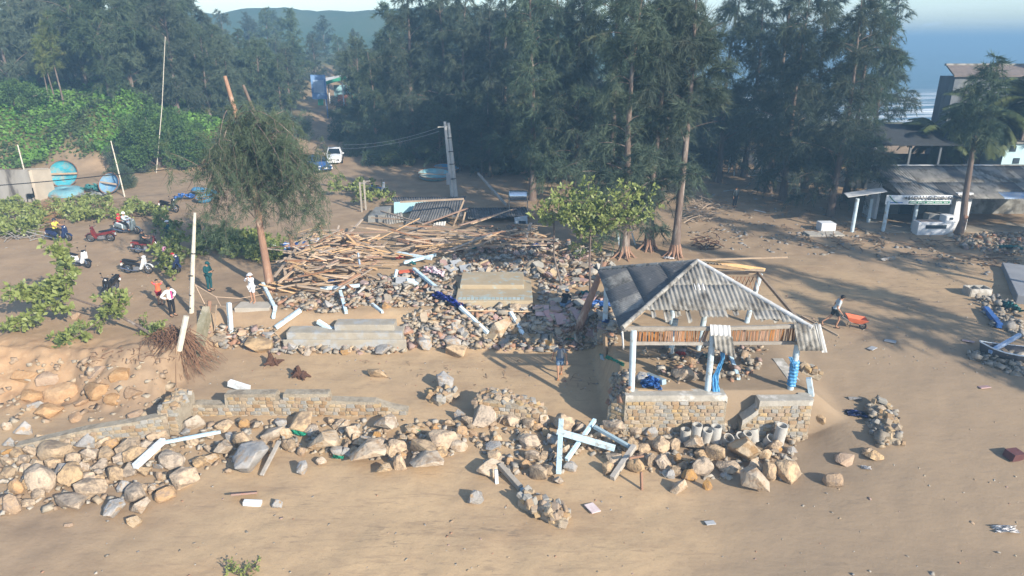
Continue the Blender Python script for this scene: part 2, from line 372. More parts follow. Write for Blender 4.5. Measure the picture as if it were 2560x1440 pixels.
# ================================================================== boulders
m_tan = M('boulder_tan', (.47, .355, .235), (.38, .28, .18), sc=1.6, rough=.9, bump=1.0, bsc=5, rnd=.16, c3=(.25, .19, .135), sc3=1.6, t3=.53)
m_pale = M('boulder_pale', (.50, .41, .30), (.40, .31, .215), sc=1.6, rough=.9, bump=1.0, bsc=5, rnd=.13, c3=(.33, .22, .125), sc3=1.3, t3=.55)
m_grey = M('boulder_grey', (.37, .36, .345), (.29, .275, .255), sc=2.5, rough=.85, bump=.9, bsc=5, rnd=.13, c3=(.36, .25, .15), sc3=1.1, t3=.58)
m_oran = M('boulder_orange', (.47, .305, .155), (.37, .235, .125), sc=1.7, rough=.9, bump=1.0, bsc=5, rnd=.14, c3=(.30, .21, .14), sc3=1.4, t3=.56)
m_red = M('clod_red', (.40, .27, .165), (.33, .205, .115), sc=2.6, rough=.95, bump=.8, bsc=8, rnd=.14, c3=(.44, .30, .18), sc3=1.4, t3=.56)
RM = {'t': m_tan, 'p': m_pale, 'g': m_grey, 'o': m_oran, 'r': m_red}
def rock_mesh(seed, angular, sub=3):
    rs = random.Random(seed); bm = bmesh.new()
    from mathutils import noise as mn
    off = Vector((rs.uniform(0, 50), rs.uniform(0, 50), rs.uniform(0, 50)))
    if angular:
        for i in range(rs.randint(11, 15)):
            d = Vector((rs.gauss(0, 1), rs.gauss(0, 1), rs.gauss(0, 1))).normalized(); k = max(abs(d.x), abs(d.y), abs(d.z)); bm.verts.new(d*(.62/k*.6+.45)*rs.uniform(.85, 1.1))
        bmesh.ops.convex_hull(bm, input=bm.verts[:]); bmesh.ops.delete(bm, geom=[v for v in bm.verts if not v.link_faces], context='VERTS')
        bmesh.ops.dissolve_limit(bm, angle_limit=R(14), verts=bm.verts[:], edges=bm.edges[:])
        bmesh.ops.bevel(bm, geom=bm.edges[:], offset=.045, segments=1, affect='EDGES', clamp_overlap=True)
        bmesh.ops.triangulate(bm, faces=bm.faces[:]); bmesh.ops.subdivide_edges(bm, edges=[e for e in bm.edges if e.calc_length() > .35], cuts=1)
        bmesh.ops.triangulate(bm, faces=bm.faces[:])
        for v in bm.verts: d = v.co.normalized(); v.co += d*(.05*mn.noise(v.co*2.4+off)+.03*mn.noise(v.co*6+off))
    else:
        bmesh.ops.create_icosphere(bm, subdivisions=sub, radius=1); planes = []
        for i in range(15): planes.append((Vector((rs.gauss(0, 1), rs.gauss(0, 1), rs.gauss(0, .9))).normalized(), rs.uniform(.62, .9)))
        for v in bm.verts:
            d = v.co.normalized(); p = d*(1+.2*mn.noise(d*1.3+off)+.08*mn.noise(d*3.1+off))
            for n, k in planes:
                q = p.dot(n)
                if q > k: p = p-n*(q-k)*.9
            v.co = p+d*(.03*mn.noise(d*6+off))
    mx = [max(abs(v.co[i]) for v in bm.verts) for i in range(3)]
    for v in bm.verts: v.co = Vector([v.co[i]/mx[i] for i in range(3)])
    bmesh.ops.recalc_face_normals(bm, faces=bm.faces[:])
    me = bpy.data.meshes.new('boulder'); bm.to_mesh(me); bm.free()
    me.polygons.foreach_set('use_smooth', [True]*len(me.polygons))
    try: me.set_sharp_from_angle(angle=R(20 if angular else 28))
    except Exception: pass
    return me
ROCK = {}
for k in RM:
    for ang in (0, 1):
        for i in range(4):
            me = rock_mesh(hash((ord(k), ang, i)) % 9999, ang); me.materials.append(RM[k]); ROCK[k, ang, i] = me
rk = random.Random(11)
SHAPE = ('rounded', 'angular'); CN = {'t': 'tan', 'p': 'pale', 'g': 'grey', 'o': 'orange-brown', 'r': 'red-brown'}
def zone(px, py):
    if py < 1045 and px < 420: return 'on the eroded red earth slope', 'boulders on the eroded slope'
    if px < 450: return 'in the boulder bank under the slanting stone wall', 'boulders under the slanting wall'
    if px < 1200: return 'in the boulder bank before the long broken retaining wall', 'boulders before the long wall'
    if px < 1520: return 'in the boulder bank between the two stone walls', 'boulders between the walls'
    if px < 2035: return 'piled below the roofed shelter by the concrete pipes', 'boulders below the shelter'
    return 'lying apart on damp sand beside the roofed shelter', 'boulders on the damp sand'
def boulder(px, py, w, h, k='t', ang=None, sink=.28):
    if ang == 0 and k in 'tpr' and rk.random() < .4: ang = 1
    if ang is None: ang = 0 if k in 'to' and rk.random() < .4 else 1
    p = gt(px, py+h*.30); q = dep(p)/FPX
    W = w*q; Hh = h*q*1.12
    o = mobj('boulder', ROCK[k, ang, rk.randrange(4)], None)
    sz = max(Hh/2, W*.22); sink = sink+(.3 if k == 'r' else 0); o.location = (p.x, p.y+W*.15, H(p.x, p.y)+sz*(1-sink*1.3)); o.scale = (W/2, W*rk.uniform(.34, .46), sz)
    o.rotation_euler = (rk.uniform(-.15, .15), rk.uniform(-.22, .22), rk.choice((0, math.pi))+rk.uniform(-.45, .45))
    z, g = zone(px, py); size = 'large' if w >= 60 else ('middling' if w >= 36 else 'small')
    tag(o, f'{size} {SHAPE[ang]} {CN[k]} boulder {z}', 'boulder', g); return o
BL = '''135 1135 90 46 t0|210 1110 54 38 g1|257 1107 40 28 p1|278 1115 50 32 o0|225 1140 42 38 t1|265 1140 42 36 t0|320 1128 60 46 t1|337 1147 62 42 t1|75 1130 32 36 t1|172 1112 26 30 t1|180 1152 40 34 t1|155 1185 34 38 g1|100 1202 82 74 t0|178 1195 76 60 t0|222 1200 40 34 t1|286 1190 46 42 t1|250 1197 26 26 t1|222 1230 90 44 t0|165 1265 90 36 t0|27 1265 60 52 o0|40 1222 40 42 o0|95 1240 50 28 t0|427 1155 72 50 t0|457 1202 74 42 t0|398 1193 26 30 o0|335 1240 66 46 t0|310 1220 34 32 g1|414 1242 58 34 o0|370 1220 50 30 g1|352 1272 54 36 p0|287 1282 56 40 g1|335 1308 40 26 p1|556 1128 54 42 p1|608 1105 56 48 t1|560 1068 56 30 t0|478 1062 56 42 p1|608 1062 32 24 o0|392 1094 52 28 t1|117 1027 76 38 r0|84 1017 46 30 g1|340 1038 50 26 r0|192 1043 44 20 r0|55 1078 46 38 g1|15 1068 32 24 p0|15 1160 36 30 t1|25 1185 40 28 t1|92 1168 38 30 p1|70 1178 26 26 p1|60 1215 30 26 t1|748 1062 82 42 t1|782 1077 44 24 t1|683 1088 62 40 p1|722 1118 44 32 t0|630 1160 96 68 g1|812 1120 84 66 p1|755 1132 26 28 o0|802 1155 32 24 p0|758 1178 34 38 g1|880 1085 42 34 p1|925 1107 60 22 g1|922 1145 102 62 p1|965 1068 62 46 p1|992 1120 50 42 t0|1055 1130 76 46 t1|1068 1165 90 46 p1|1108 1105 74 44 t0|1145 1117 52 30 p0|1155 1083 36 28 o0|1183 1084 24 24 r0|1150 1040 34 32 g1|1000 1160 36 50 t1|960 1180 44 32 p1|1090 1068 30 18 r1|692 1262 28 22 g1|1207 1047 70 54 t1|1285 1055 48 34 t0|1255 1050 22 24 t1|1325 1062 36 32 t0|1360 1055 32 34 p1|1407 1062 62 40 t0|1365 1082 26 22 t0|1383 1098 34 40 g1|1450 1075 36 28 t1|1502 1077 20 26 t1|1548 1070 76 44 t0|1588 1082 40 30 t0|1628 1082 40 30 g1|1672 1080 30 30 p0|1462 1105 52 32 t0|1500 1117 36 24 t0|1322 1110 60 36 t1|1240 1100 30 26 p1|1235 1122 46 16 g1|1235 1142 38 28 t0|1275 1157 24 22 o0|1330 1145 40 32 t1|1312 1163 30 26 o0|1225 1178 76 40 p0|1345 1190 50 46 t0|1373 1178 34 28 t0|1425 1168 38 30 g1|1395 1205 32 22 p1|1520 1175 38 32 t0|1537 1152 42 28 t1|1592 1170 50 40 t0|1575 1118 40 38 t1|1650 1117 52 42 t0|1687 1118 32 38 t1|1627 1155 20 40 t1|1657 1160 44 38 t1|1695 1150 24 26 o1|1705 1167 28 22 t0|1722 1192 46 34 o0|1675 1187 28 28 g1|1697 1220 46 38 p1|1187 1246 44 38 g1|1757 1175 66 52 t0|1787 1140 50 46 t0|1737 1118 54 42 p1|1858 1133 84 70 p1|1915 1140 36 34 p0|1890 1165 40 30 p1|1885 1212 74 70 p1|1922 1185 40 56 t0|1967 1185 56 58 t1|1820 1172 54 26 t0|1937 1118 42 34 t1|2045 1055 34 36 t1|1768 1217 28 30 o1|2088 1207 56 32 o0|1980 1128 30 20 g1|2120 1153 66 18 r1|2168 1130 30 22 t1|2185 1142 44 20 t1|2140 1000 34 18 g1|945 937 52 24 t1|170 1313 20 12 r1|655 1128 38 26 t1|520 1090 36 26 t1|520 1125 30 22 t0|575 1096 30 24 g1|640 1068 30 22 p1|700 1060 34 22 g1|850 1060 34 22 t1|898 1112 34 24 p1|1030 1080 44 22 p0|1035 1155 30 24 t1|500 1160 40 24 t1|480 1105 34 26 t0|465 1085 26 20 g1|530 1150 40 22 p1|365 1120 38 30 p0|300 1150 34 28 t0|130 1165 44 30 t1|40 1140 40 28 t0|105 1105 40 28 p1|20 1110 30 26 g1|60 1150 30 24 t0|205 1170 30 24 p1|250 1165 40 26 t1|320 1180 46 34 t0|360 1180 34 28 t1|390 1135 30 26 p1|150 980 92 52 r0|75 990 60 40 r1|235 975 70 40 r0|60 940 60 36 r1|280 1000 56 30 r0|200 1010 40 22 r1|330 985 44 24 r1|120 945 56 30 r1|240 930 60 30 r1|300 935 50 30 r1|190 790 30 22 r1|440 838 30 18 r0'''
for e in BL.split('|'):
    a = e.split(); boulder(int(a[0]), int(a[1]), int(a[2]), int(a[3]), a[4][0], int(a[4][1]))
def inpoly(x, y, P):
    c = False; n = len(P)
    for i in range(n):
        x1, y1 = P[i]; x2, y2 = P[i-1]
        if (y1 > y) != (y2 > y) and x < (x2-x1)*(y-y1)/(y2-y1)+x1: c = not c
    return c
def rpoly(P, rs):
    xa = [p[0] for p in P]; ya = [p[1] for p in P]
    while True:
        x = rs.uniform(min(xa), max(xa)); y = rs.uniform(min(ya), max(ya))
        if inpoly(x, y, P): return x, y
# smaller fill stones between the big ones
BANK = [[(0, 1100), (420, 1085), (620, 1050), (700, 1075), (690, 1150), (460, 1215), (250, 1260), (0, 1290)], [(680, 1055), (1200, 1050), (1190, 1110), (1130, 1150), (950, 1150), (700, 1130)], [(1200, 1050), (1520, 1060), (1700, 1085), (1990, 1110), (2000, 1200), (1700, 1200), (1450, 1130), (1400, 1190), (1220, 1190), (1190, 1100)]]
for i in range(108):
    P = BANK[(0, 1, 1, 2, 2)[i % 5]]; x, y = rpoly(P, rk); s = rk.uniform(14, 38)
    boulder(int(x), int(y), s, s*rk.uniform(.6, .85), rk.choice('ttttppgo'))
# ================================================================== stone walls
def chamfer_block(seed):
    rs = random.Random(seed); bm = bmesh.new(); bmesh.ops.create_cube(bm, size=1)
    for v in bm.verts: v.co += Vector([rs.uniform(-.13, .13) for _ in range(3)])
    bmesh.ops.bevel(bm, geom=bm.edges[:], offset=.12, segments=1, affect='EDGES')
    me = bpy.data.meshes.new('stone'); bm.to_mesh(me); bm.free(); return me
STM = [M('wall_stone_tan', (.40, .305, .20), (.32, .245, .16), sc=5, rough=.9, bump=.4, rnd=.15), M('wall_stone_brown', (.34, .235, .145), (.28, .20, .125), sc=5, rough=.9, bump=.4, rnd=.15),
       M('wall_stone_grey', (.35, .33, .29), (.27, .255, .225), sc=5, rough=.9, bump=.4, rnd=.15), M('wall_stone_ochre', (.43, .325, .19), (.38, .285, .18), sc=5, rough=.9, bump=.4, rnd=.15)]
STONE = []
for i in range(12):
    me = chamfer_block(100+i); me.materials.append(STM[(0, 1, 2, 3, 0, 1, 2, 0, 3, 0, 2, 1)[i]]); STONE.append(me)
m_mortar = M('mortar', (.39, .335, .255), (.29, .245, .18), sc=3, rough=.95, bump=.8, bsc=14, c3=(.23, .19, .14), sc3=1.5, t3=.58)
m_conc = M('concrete_cap', (.43, .40, .345), (.32, .295, .25), sc=3, rough=.9, bump=.4, bsc=20, c3=(.60, .57, .52), sc3=1.6, t3=.58)
m_moss = M('concrete_mossy', (.285, .265, .185), (.20, .185, .12), sc=3, rough=.95, bump=.5, bsc=18, c3=(.36, .32, .24), sc3=2.2, t3=.56)
ws = random.Random(3)
def wall(name, label, A, B, top, base=-.4, th=.4, sw=.27, sh=.17, cap=0, mort=None, capm=None, nmax=300, stone_max_z=None, both=False):
    """A,B: xy of the front face ends; top: list of (t, z)"""
    A = Vector((*A, 0)); B = Vector((*B, 0)); d = B-A; Lg = d.length; d.normalize(); nrm = Vector((d.y, -d.x, 0))
    if nrm.y > 0: nrm = -nrm
    w = thing(name, label, 'wall', (A+B)/2+Vector((0, 0, base)))
    org = w.location.copy()
    ts = [t for t, _ in top]; zs = [z for _, z in top]
    mb = MB(); pl = [A+d*(t*Lg)+Vector((0, 0, z)) for t, z in top]
    poly = [A+Vector((0, 0, base))]+pl+[B+Vector((0, 0, base))]
    mb.prism(poly, (0, 0, 0), -nrm*th); mb.build('core', mort or m_mortar, w, origin=org)
    n = 0; z = base+.1; row = 0
    while z < max(zs) and n < nmax:
        u = ws.uniform(0, sw*.6)
        while u < Lg and n < nmax:
            L1 = sw*ws.uniform(.65, 1.35); zt = np.interp((u+L1/2)/Lg, ts, zs)-(cap or .02)
            p = A+d*(u+L1/2)+Vector((0, 0, z+ws.uniform(-.02, .02)))
            if z+sh*.4 < zt and z > H(p.x, p.y-.25)-.12 and u+L1 < Lg+.05:
                o = mobj('stone', ws.choice(STONE), w, p+nrm*(-.035)-org, (ws.uniform(-.08, .08), ws.uniform(-.12, .12), math.atan2(d.y, d.x)+ws.uniform(-.06, .06)), (L1*.93, .14*ws.uniform(.8, 1.25), sh*ws.uniform(.78, 1.02)))
                n += 1
            u += L1
        z += sh; row += 1
    if th > .8:
        for i in range(int(Lg*th*26)):
            t_ = ws.random(); p = A+d*(t_*Lg)-nrm*(ws.random()*th); p.z = float(np.interp(t_, ts, zs))+ws.uniform(-.05, .04)
            mobj('stone', ws.choice(STONE), w, p-org, (ws.uniform(-.4, .4), ws.uniform(-.4, .4), ws.uniform(0, 6)), (ws.uniform(.16, .34), ws.uniform(.14, .26), ws.uniform(.1, .2)))
    if cap:
        mb = MB(); pb = [p+Vector((0, 0, .006)) for p in pl]+[p-Vector((0, 0, cap)) for p in pl[::-1]]
        mb.prism(pb, nrm*.035, -nrm*(th+.03)); mb.build('cap', capm or m_conc, w, origin=org)
    return w
def xy(px, py, z): p = gz(px, py, z); return (p.x, p.y)
# long broken retaining wall
a = xy(440, 1046, -.15); b = xy(1020, 1046, -.15)
wall('retaining_wall', 'long broken stone retaining wall with a raised plastered middle on the sand', a, b, [(0, .38), (.10, .52), (.22, .48), (.225, 1.0), (.44, 1.02), (.45, .72), (.47, .75), (.475, 1.02), (.665, 1.02), (.67, .70), (.86, .62), (.93, .35), (1, .2)], base=-.5, th=.45)
a = xy(1185, 1050, -.1); b = xy(1360, 1068, -.1)
wall('toppled_wall', 'toppled rubble wall piece lying at the boulder bank edge', a, b, [(0, .75), (.3, .95), (.6, .75), (.85, .55), (1, .25)], base=-.4, th=1.0, mort=m_mortar)
a = xy(40, 1130, -.2); b = xy(425, 1095, -.2)
wall('slanting_wall', 'low slanting stone wall of small squared stones behind boulders', a, b, [(0, .05), (.2, .25), (.45, .5), (.8, .68), (1, .85)], base=-.6, th=.4, sw=.24, sh=.16)
a = xy(404, 1085, -.1); b = xy(452, 1085, -.1)
wall('wall_corner_pier', 'stubby stone wall corner pier at the end of the slanting wall', a, b, [(0, 1.0), (.4, 1.15), (1, .95)], base=-.5, th=1.6)
# shelter's front wall, in two pieces with a collapsed gap
PX0, PX1, PYF = 4.55, 11.95, 24.30
wall('shelter_wall', 'stone front wall with white concrete coping under the shelter posts', (PX0, PYF), (8.65, PYF), [(0, 1.70), (.985, 1.72), (1, 1.62)], base=-.3, th=.5, cap=.26)
wall('shelter_wall', 'cracked stone front wall piece leaning under the tarp-wrapped post', (9.25, PYF-.28), (11.95, PYF-.30), [(0, .75), (.10, .95), (.215, 1.25), (.22, 1.62), (1, 1.66)], base=-.3, th=.45, cap=.24)
wall('shelter_side_wall', 'stone side wall closing the shelter terrace toward the ramp', (12.0, PYF-.2), (12.05, 27.6), [(0, 1.62), (.5, 1.7), (1, 1.75)], base=-.2, th=.4, cap=.1)
a = xy(1545, 1000, .6); wall('shelter_end_wall', 'crumbled end of loose stones beside the shelter front wall', (3.95, PYF+.5), (4.6, PYF+.05), [(0, .9), (.4, 1.35), (1, 1.7)], base=-.2, th=.6)
# slanting garden wall between red cliff and rubble
a = xy(478, 905, .3); b = xy(512, 800, 1.6)
wall('leaning_wall', 'weathered leaning stone wall beside the exposed tree roots', a, b, [(0, .75), (.35, 1.5), (1, 2.35)], base=-.1, th=.35, mort=m_moss, sw=.24)
# steps and platforms
def slab(name, label, x0, x1, y0, y1, z0, z1, mat, bev=.02, rz=0, cat='platform'):
    c = Vector(((x0+x1)/2, (y0+y1)/2, z0)); w = tag(MB().box((0, 0, (z1-z0)/2), (x1-x0, y1-y0, z1-z0)).build(name, mat, None, origin=(0, 0, 0), bev=bev), label, cat)
    w.location = c; w.rotation_euler = (0, 0, rz); return w
def stepped(name, label, pxl, pxr, rows, zt, depth, mat, rise, topm=None):
    """rows: py of the front edge of each tread from the top one down"""
    t = None
    for i, py in enumerate(rows):
        z = zt-i*rise; l = gz(pxl-(8 if i else 0), py, z); r = gz(pxr+(10 if i else 0), py, z)
        if t is None: t = thing(name, label, 'steps', (l+r)/2)
        mb = MB(); yb = l.y+(depth if i == 0 else (prev-l.y)-.005)
        mb.box(((l.x+r.x)/2, (l.y+yb)/2, z-.55), (r.x-l.x, yb-l.y, 1.1)); mb.build('tread' if i else 'top_slab', topm if (topm and i == 0) else mat, t, origin=t.location, bev=.02); prev = l.y
    return t
m_slabtop = M('slab_top', (.46, .42, .36), (.38, .34, .28), sc=2, rough=.9, bump=.3)
m_steps = M('old_steps', (.40, .36, .29), (.30, .27, .22), sc=2, rough=.95, bump=.5, c3=(.36, .37, .37), sc3=1.3, t3=.55)
stepped('concrete_steps', 'mossy concrete landing and steps where the helmeted person stands', 585, 672, [770, 793, 815], 2.0, .95, m_moss, .42, m_slabtop)
stepped('concrete_steps', 'long grey concrete steps half buried under blue posts', 835, 985, [812], 1.75, .8, m_steps, .2)
stepped('concrete_steps', 'wide stone-edged lower steps at the foot of the rubble', 715, 1005, [832, 850], 1.45, .9, m_steps, .35)
m_tilefl = M('tiled_floor', (.43, .35, .235), (.36, .29, .19), sc=1.2, rough=.8, c3=(.36, .43, .42), sc3=1.6, t3=.60)
st = stepped('floor_platform', 'mosaic tiled house floor platform left standing in the rubble', 1138, 1332, [752], 2.25, 3.4, m_moss, .5, m_tilefl)
p = gz(1150, 722, 2.25); q = gz(1310, 722, 2.25); 
mb = MB().box(((p.x+q.x)/2, p.y+1.15, 2.36), (q.x-p.x, 2.3, .24)); mb.build('upper_step', m_tilefl, st, origin=st.location, bev=.02)
for i in range(16):
    fx = p.x+(q.x-p.x)*(i+.5)/16
    MB().box((fx, gz(1200, 752, 2.25).y+.35, 2.2545), ((q.x-p.x)/16-.04, .34, .012)).build('tile', M('tile_blue', (.42, .50, .50), (.34, .40, .36), sc=6, rough=.5, rnd=.1), st, origin=st.location)
# ================================================================== corrugated sheets
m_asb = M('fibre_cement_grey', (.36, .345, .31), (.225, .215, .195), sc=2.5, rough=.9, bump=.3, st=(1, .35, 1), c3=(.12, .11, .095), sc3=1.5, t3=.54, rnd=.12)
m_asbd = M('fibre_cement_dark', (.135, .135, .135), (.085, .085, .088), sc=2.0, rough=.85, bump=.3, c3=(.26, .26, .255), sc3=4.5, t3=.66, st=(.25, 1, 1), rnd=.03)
m_asbw = M('fibre_cement_pale', (.62, .62, .60), (.48, .47, .45), sc=2, rough=.85, rnd=.08)
m_tin = M('tin_blue', (.30, .42, .60), (.40, .50, .62), sc=1.5, rough=.4, metal=.3, c3=(.5, .52, .55), sc3=2, t3=.55)
def corr(name, mat, parent, org, O, U, Vv, u0, u1, vtop, vbot, wl=.175, amp=.03, sag=0, rag=0, seed=0):
    """corrugated sheet on plane O + u*U + v*V (v runs down the slope); vtop/vbot functions of u"""
    O = Vector(O); U = Vector(U).normalized(); Vv = Vector(Vv).normalized(); n = U.cross(Vv).normalized()
    if n.z < 0: n = -n
    st = wl/6; k = max(2, int(round((u1-u0)/st))); rs = random.Random(seed); mb = MB(); vs = []; nv = 4
    for i in range(k+1):
        u = u0+(u1-u0)*i/k; a, b = vtop(u), vbot(u)
        if b < a+.02: b = a+.02
        for j in range(nv):
            t = j/(nv-1); v = a+(b-a)*t
            vs.append(O+U*u+Vv*v+n*(amp*math.cos(2*math.pi*u/wl)-sag*math.sin(math.pi*t)))
    fs = [(i*nv+j, (i+1)*nv+j, (i+1)*nv+j+1, i*nv+j+1) for i in range(k) for j in range(nv-1)]
    mb.add(vs, fs); o = mb.build(name, mat, parent, smooth='all', origin=org)
    md = o.modifiers.new('thick', 'SOLIDIFY'); md.thickness = .012; md.offset = 0
    return o
m_col = M('painted_column', (.52, .63, .69), (.44, .55, .61), sc=3, rough=.6, bump=.15, c3=(.36, .36, .33), sc3=3.0, t3=.60)
m_bluep = M('pale_blue_paint', (.56, .72, .80), (.48, .65, .75), sc=3, rough=.65, bump=.2, rnd=.06, c3=(.36, .35, .31), sc3=4.5, t3=.60)
m_wood = M('weathered_wood', (.36, .27, .18), (.27, .19, .125), sc=3, rough=.9, bump=.3, st=(1, 1, 1), rnd=.22)
m_woodg = M('grey_wood', (.37, .34, .30), (.28, .25, .21), sc=4, rough=.9, bump=.3, rnd=.15)
m_slat = M('bamboo_slat', (.36, .185, .085), (.26, .125, .06), sc=6, rough=.85, rnd=.25)
m_tarp = M('blue_tarp', (.035, .14, .42), (.02, .09, .32), sc=3, rough=.45, spec=.5, c3=(.10, .25, .55), sc3=3, t3=.6)
m_tarpl = M('light_blue_tarp', (.10, .33, .58), (.05, .24, .50), sc=5, rough=.5, spec=.5, st=(1, 1, .3), c3=(.30, .52, .72), sc3=4, t3=.62)
# ------------------------------------------------------------------ the shelter
FZ = 1.62; BZ = 4.33; XA, XB, YF, YB = 4.45, 11.45, 24.72, 32.2; AP = Vector((8.1, 28.5, 6.0))
sh = thing('beach_shelter', 'wrecked open shelter with torn grey corrugated hip roof on pale blue posts', 'shelter', (8, 28.4, FZ)); so = sh.location.copy()
def column(x, y, z0, z1, lean=(0, 0), r=.125, nm='post'):
    mb = MB().tube([(x, y, z0-.1), (x+lean[0]*.5, y+lean[1]*.5, (z0+z1)/2), (x+lean[0], y+lean[1], z1)], [r, r, r], 14)
    return mb.build(nm, m_col, sh, smooth=True, origin=so)
for x, y, l in ((4.86, YF, (-.08, 0)), (7.95, YF, (-.03, 0)), (11.35, YF+.1, (.03, 0)), (XA+.2, 31.6, (0, 0)), (8.0, 31.6, (0, 0)), (11.75, 31.7, (.45, .1)), (7.2, 28.2, (.1, 0)), (8.55, 28.6, (.25, .05))):
    column(x, y, FZ, BZ+(.05 if y < 25 else 0) if y != 28.2 else 3.4, l)
def shbeam(a, b, w, h, mat=m_woodg, nm='beam'): return MB().beam(a, b, w, h).build(nm, mat, sh, origin=so)
shbeam((4.45, YF, BZ+.12), (8.0, YF, BZ+.1), .12, .14); shbeam((8.0, YF, BZ+.10), (11.6, YF, BZ+.22), .12, .14)
shbeam((4.75, YF-.02, BZ-.52), (8.05, YF-.02, BZ-.54), .07, .13); shbeam((8.1, YF-.02, BZ-.52), (11.4, YF-.02, BZ-.50), .07, .13)
shbeam((4.45, YF, BZ+.05), (4.6, 31.8, BZ+.05), .1, .14); shbeam((11.55, YF, BZ+.1), (12.1, 31.8, BZ+.02), .1, .14, m_wood); shbeam((4.5, 31.8, BZ+.04), (12.15, 31.8, BZ+.04), .1, .14, m_wood)
for e in ((4.4, YF-.1, BZ+.2), (11.6, YF-.1, BZ+.2), (4.5, 31.9, BZ+.1), (12.1, 31.9, BZ+.1)): shbeam(e, AP-Vector((0, 0, .12)), .08, .12, m_wood, 'hip_rafter')
rs = random.Random(21)
x = 4.95; i = 0
while x < 11.25:                                                                   # hanging slat screen under the eave
    if not (7.62 < x < 8.2):
        sk = rs.uniform(-.03, .03)+(.10 if 7.4 < x < 7.7 else 0); zt = BZ+.06+(.05 if x > 8 else 0)
        MB().box((x+sk, YF+.06, (zt+BZ-.5)/2), (.052, .02, zt-BZ+.5), Euler((0, rs.uniform(-.06, .06)+(.25 if 7.4 < x < 7.7 else 0), 0))).build('slat', m_slat, sh, origin=so)
    x += .078 if x < 7.6 or x > 8 else .06
# roof planes
def plane_roof(corner, uvec, mat, rows, seed, wl=.19, sheetw=.95, cut=None, amp=.032, u_lo=None, u_hi=None):
    C = Vector(corner); U = Vector(uvec); Lu = U.length; U = U.normalized(); rel = AP-C; ua = rel.dot(U); Vd = (rel-U*ua); Lv = Vd.length; Vd = -Vd.normalized(); O = AP-U*ua
    r = random.Random(seed)
    def hip(u): return Lv*(1-u/ua) if u < ua else Lv*((u-ua)/(Lu-ua))
    k = int(Lu/sheetw)
    for q in range(k):
        u0 = Lu*q/k; u1 = Lu*(q+1)/k+.05
        for ri, (va, vb) in enumerate(rows):
            f = cut(q, k, ri, va*Lv, vb*Lv, r) if cut else (va*Lv, vb*Lv)
            if f is None: continue
            a0, b0 = f
            if min(hip(u0), hip(min(u1, Lu))) > b0-.05 and hip((u0+u1)/2) > b0: continue
            off = .014*(len(rows)-ri)
            n = U.cross(Vd); n = n if n.z > 0 else -n
            corr('roof_sheet', mat if r.random() > .06 else m_asb, sh, so, O+n*off, U, Vd, u0, min(u1, Lu), lambda u: max(a0, hip(min(max(u, 0), Lu))+.02), lambda u: b0, wl=wl, amp=amp, seed=q*7+ri)
def cutf(q, k, ri, a, b, r):
    t = q/(k-1)
    if ri == 2:
        lo = {0: None, 1: None}.get(q, (a, a+r.uniform(.05, .16)))
        if q == 3: return (a, a+.55)
        if q == int(k*.55): return (a, a+1.3)
        if q == k-1: return (a, a+.85)
        if q == k-2: return (a, a+.7)
        return lo
    return (a, b+.08)
plane_roof((4.3, YF-.25, BZ+.14), (7.45, 0, 0), m_asb, [(0, .36), (.34, .72), (.70, 1.0)], 5, cut=cutf)
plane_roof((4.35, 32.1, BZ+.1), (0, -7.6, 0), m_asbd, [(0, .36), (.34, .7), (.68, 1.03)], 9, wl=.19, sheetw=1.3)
def cutb(q, k, ri, a, b, r): return (a, b) if ri == 0 and q in (2, 3) else None
plane_roof((12.2, 32.1, BZ+.1), (-7.8, 0, 0), m_asb, [(0, .4), (.38, .75)], 13, cut=cutb)
# loose bits of broken sheet still hanging along the torn edge
for uu, ln in ((5.6, .5), (6.1, .75), (6.55, .45), (7.0, .8), (8.9, .4), (9.9, .7), (10.4, .8)):
    V0 = Vector((0, -.917, -.40)); corr('torn_sheet', m_asb, sh, so, Vector((uu, 25.75, 4.83)), (1, .02, .02), V0, 0, rs.uniform(.16, .3), lambda u: 0, lambda u, ln=ln: ln*(1-u*.8), wl=.19, amp=.028)
corr('roof_patch', m_asbw, sh, so, Vector((7.62, 27.05, 5.48)), (1, 0, 0), (0, -.917, -.40), 0, .42, lambda u: 0, lambda u: .42, wl=.19)
corr('hanging_sheet', m_asbw, sh, so, (7.72, YF-.1, BZ+.32), (1, 0, -.05), (0.05, -.42, -.9), 0, .8, lambda u: 0, lambda u: .45, wl=.19)
corr('hanging_sheet', m_asb, sh, so, (7.85, YF-.30, BZ-.05), (1, 0, -.08), (0.14, -.30, -.95), 0, .75, lambda u: 0, lambda u: .55+.4*u, wl=.19)
corr('hanging_sheet', m_asb, sh, so, (10.98, YF-.05, BZ+.42), (1, 0, 0), (.10, -.52, -.85), 0, .95, lambda u: .12*math.sin(u*3), lambda u: 1.15, wl=.19)
corr('hanging_sheet', m_asbw, sh, so, (11.83, YF-.1, BZ+.32), (1, .1, 0), (.16, -.5, -.87), 0, .22, lambda u: 0, lambda u: 1.12, wl=.19)
corr('hanging_sheet', m_asbw, sh, so, (4.28, YF-.25, BZ+.02), (.25, .9, 0), (.1, -.1, -1), 0, .3, lambda u: 0, lambda u: .7, wl=.19)
def ridge(a, b, n, mat):
    for i in range(n):
        p = Vector(a).lerp(Vector(b), i/n); q = Vector(a).lerp(Vector(b), (i+1.08)/n)
        MB().tube([p, q], [.10, .085], 10).build('ridge_cap', mat, sh, smooth=True, origin=so)
ridge((4.3, YF-.2, BZ+.22), AP+Vector((0, 0, .03)), 10, m_asb); ridge((11.7, YF-.2, BZ+.22), AP+Vector((0, 0, .03)), 12, m_asbw); ridge(AP, (4.4, 32, BZ+.2), 8, m_asb)
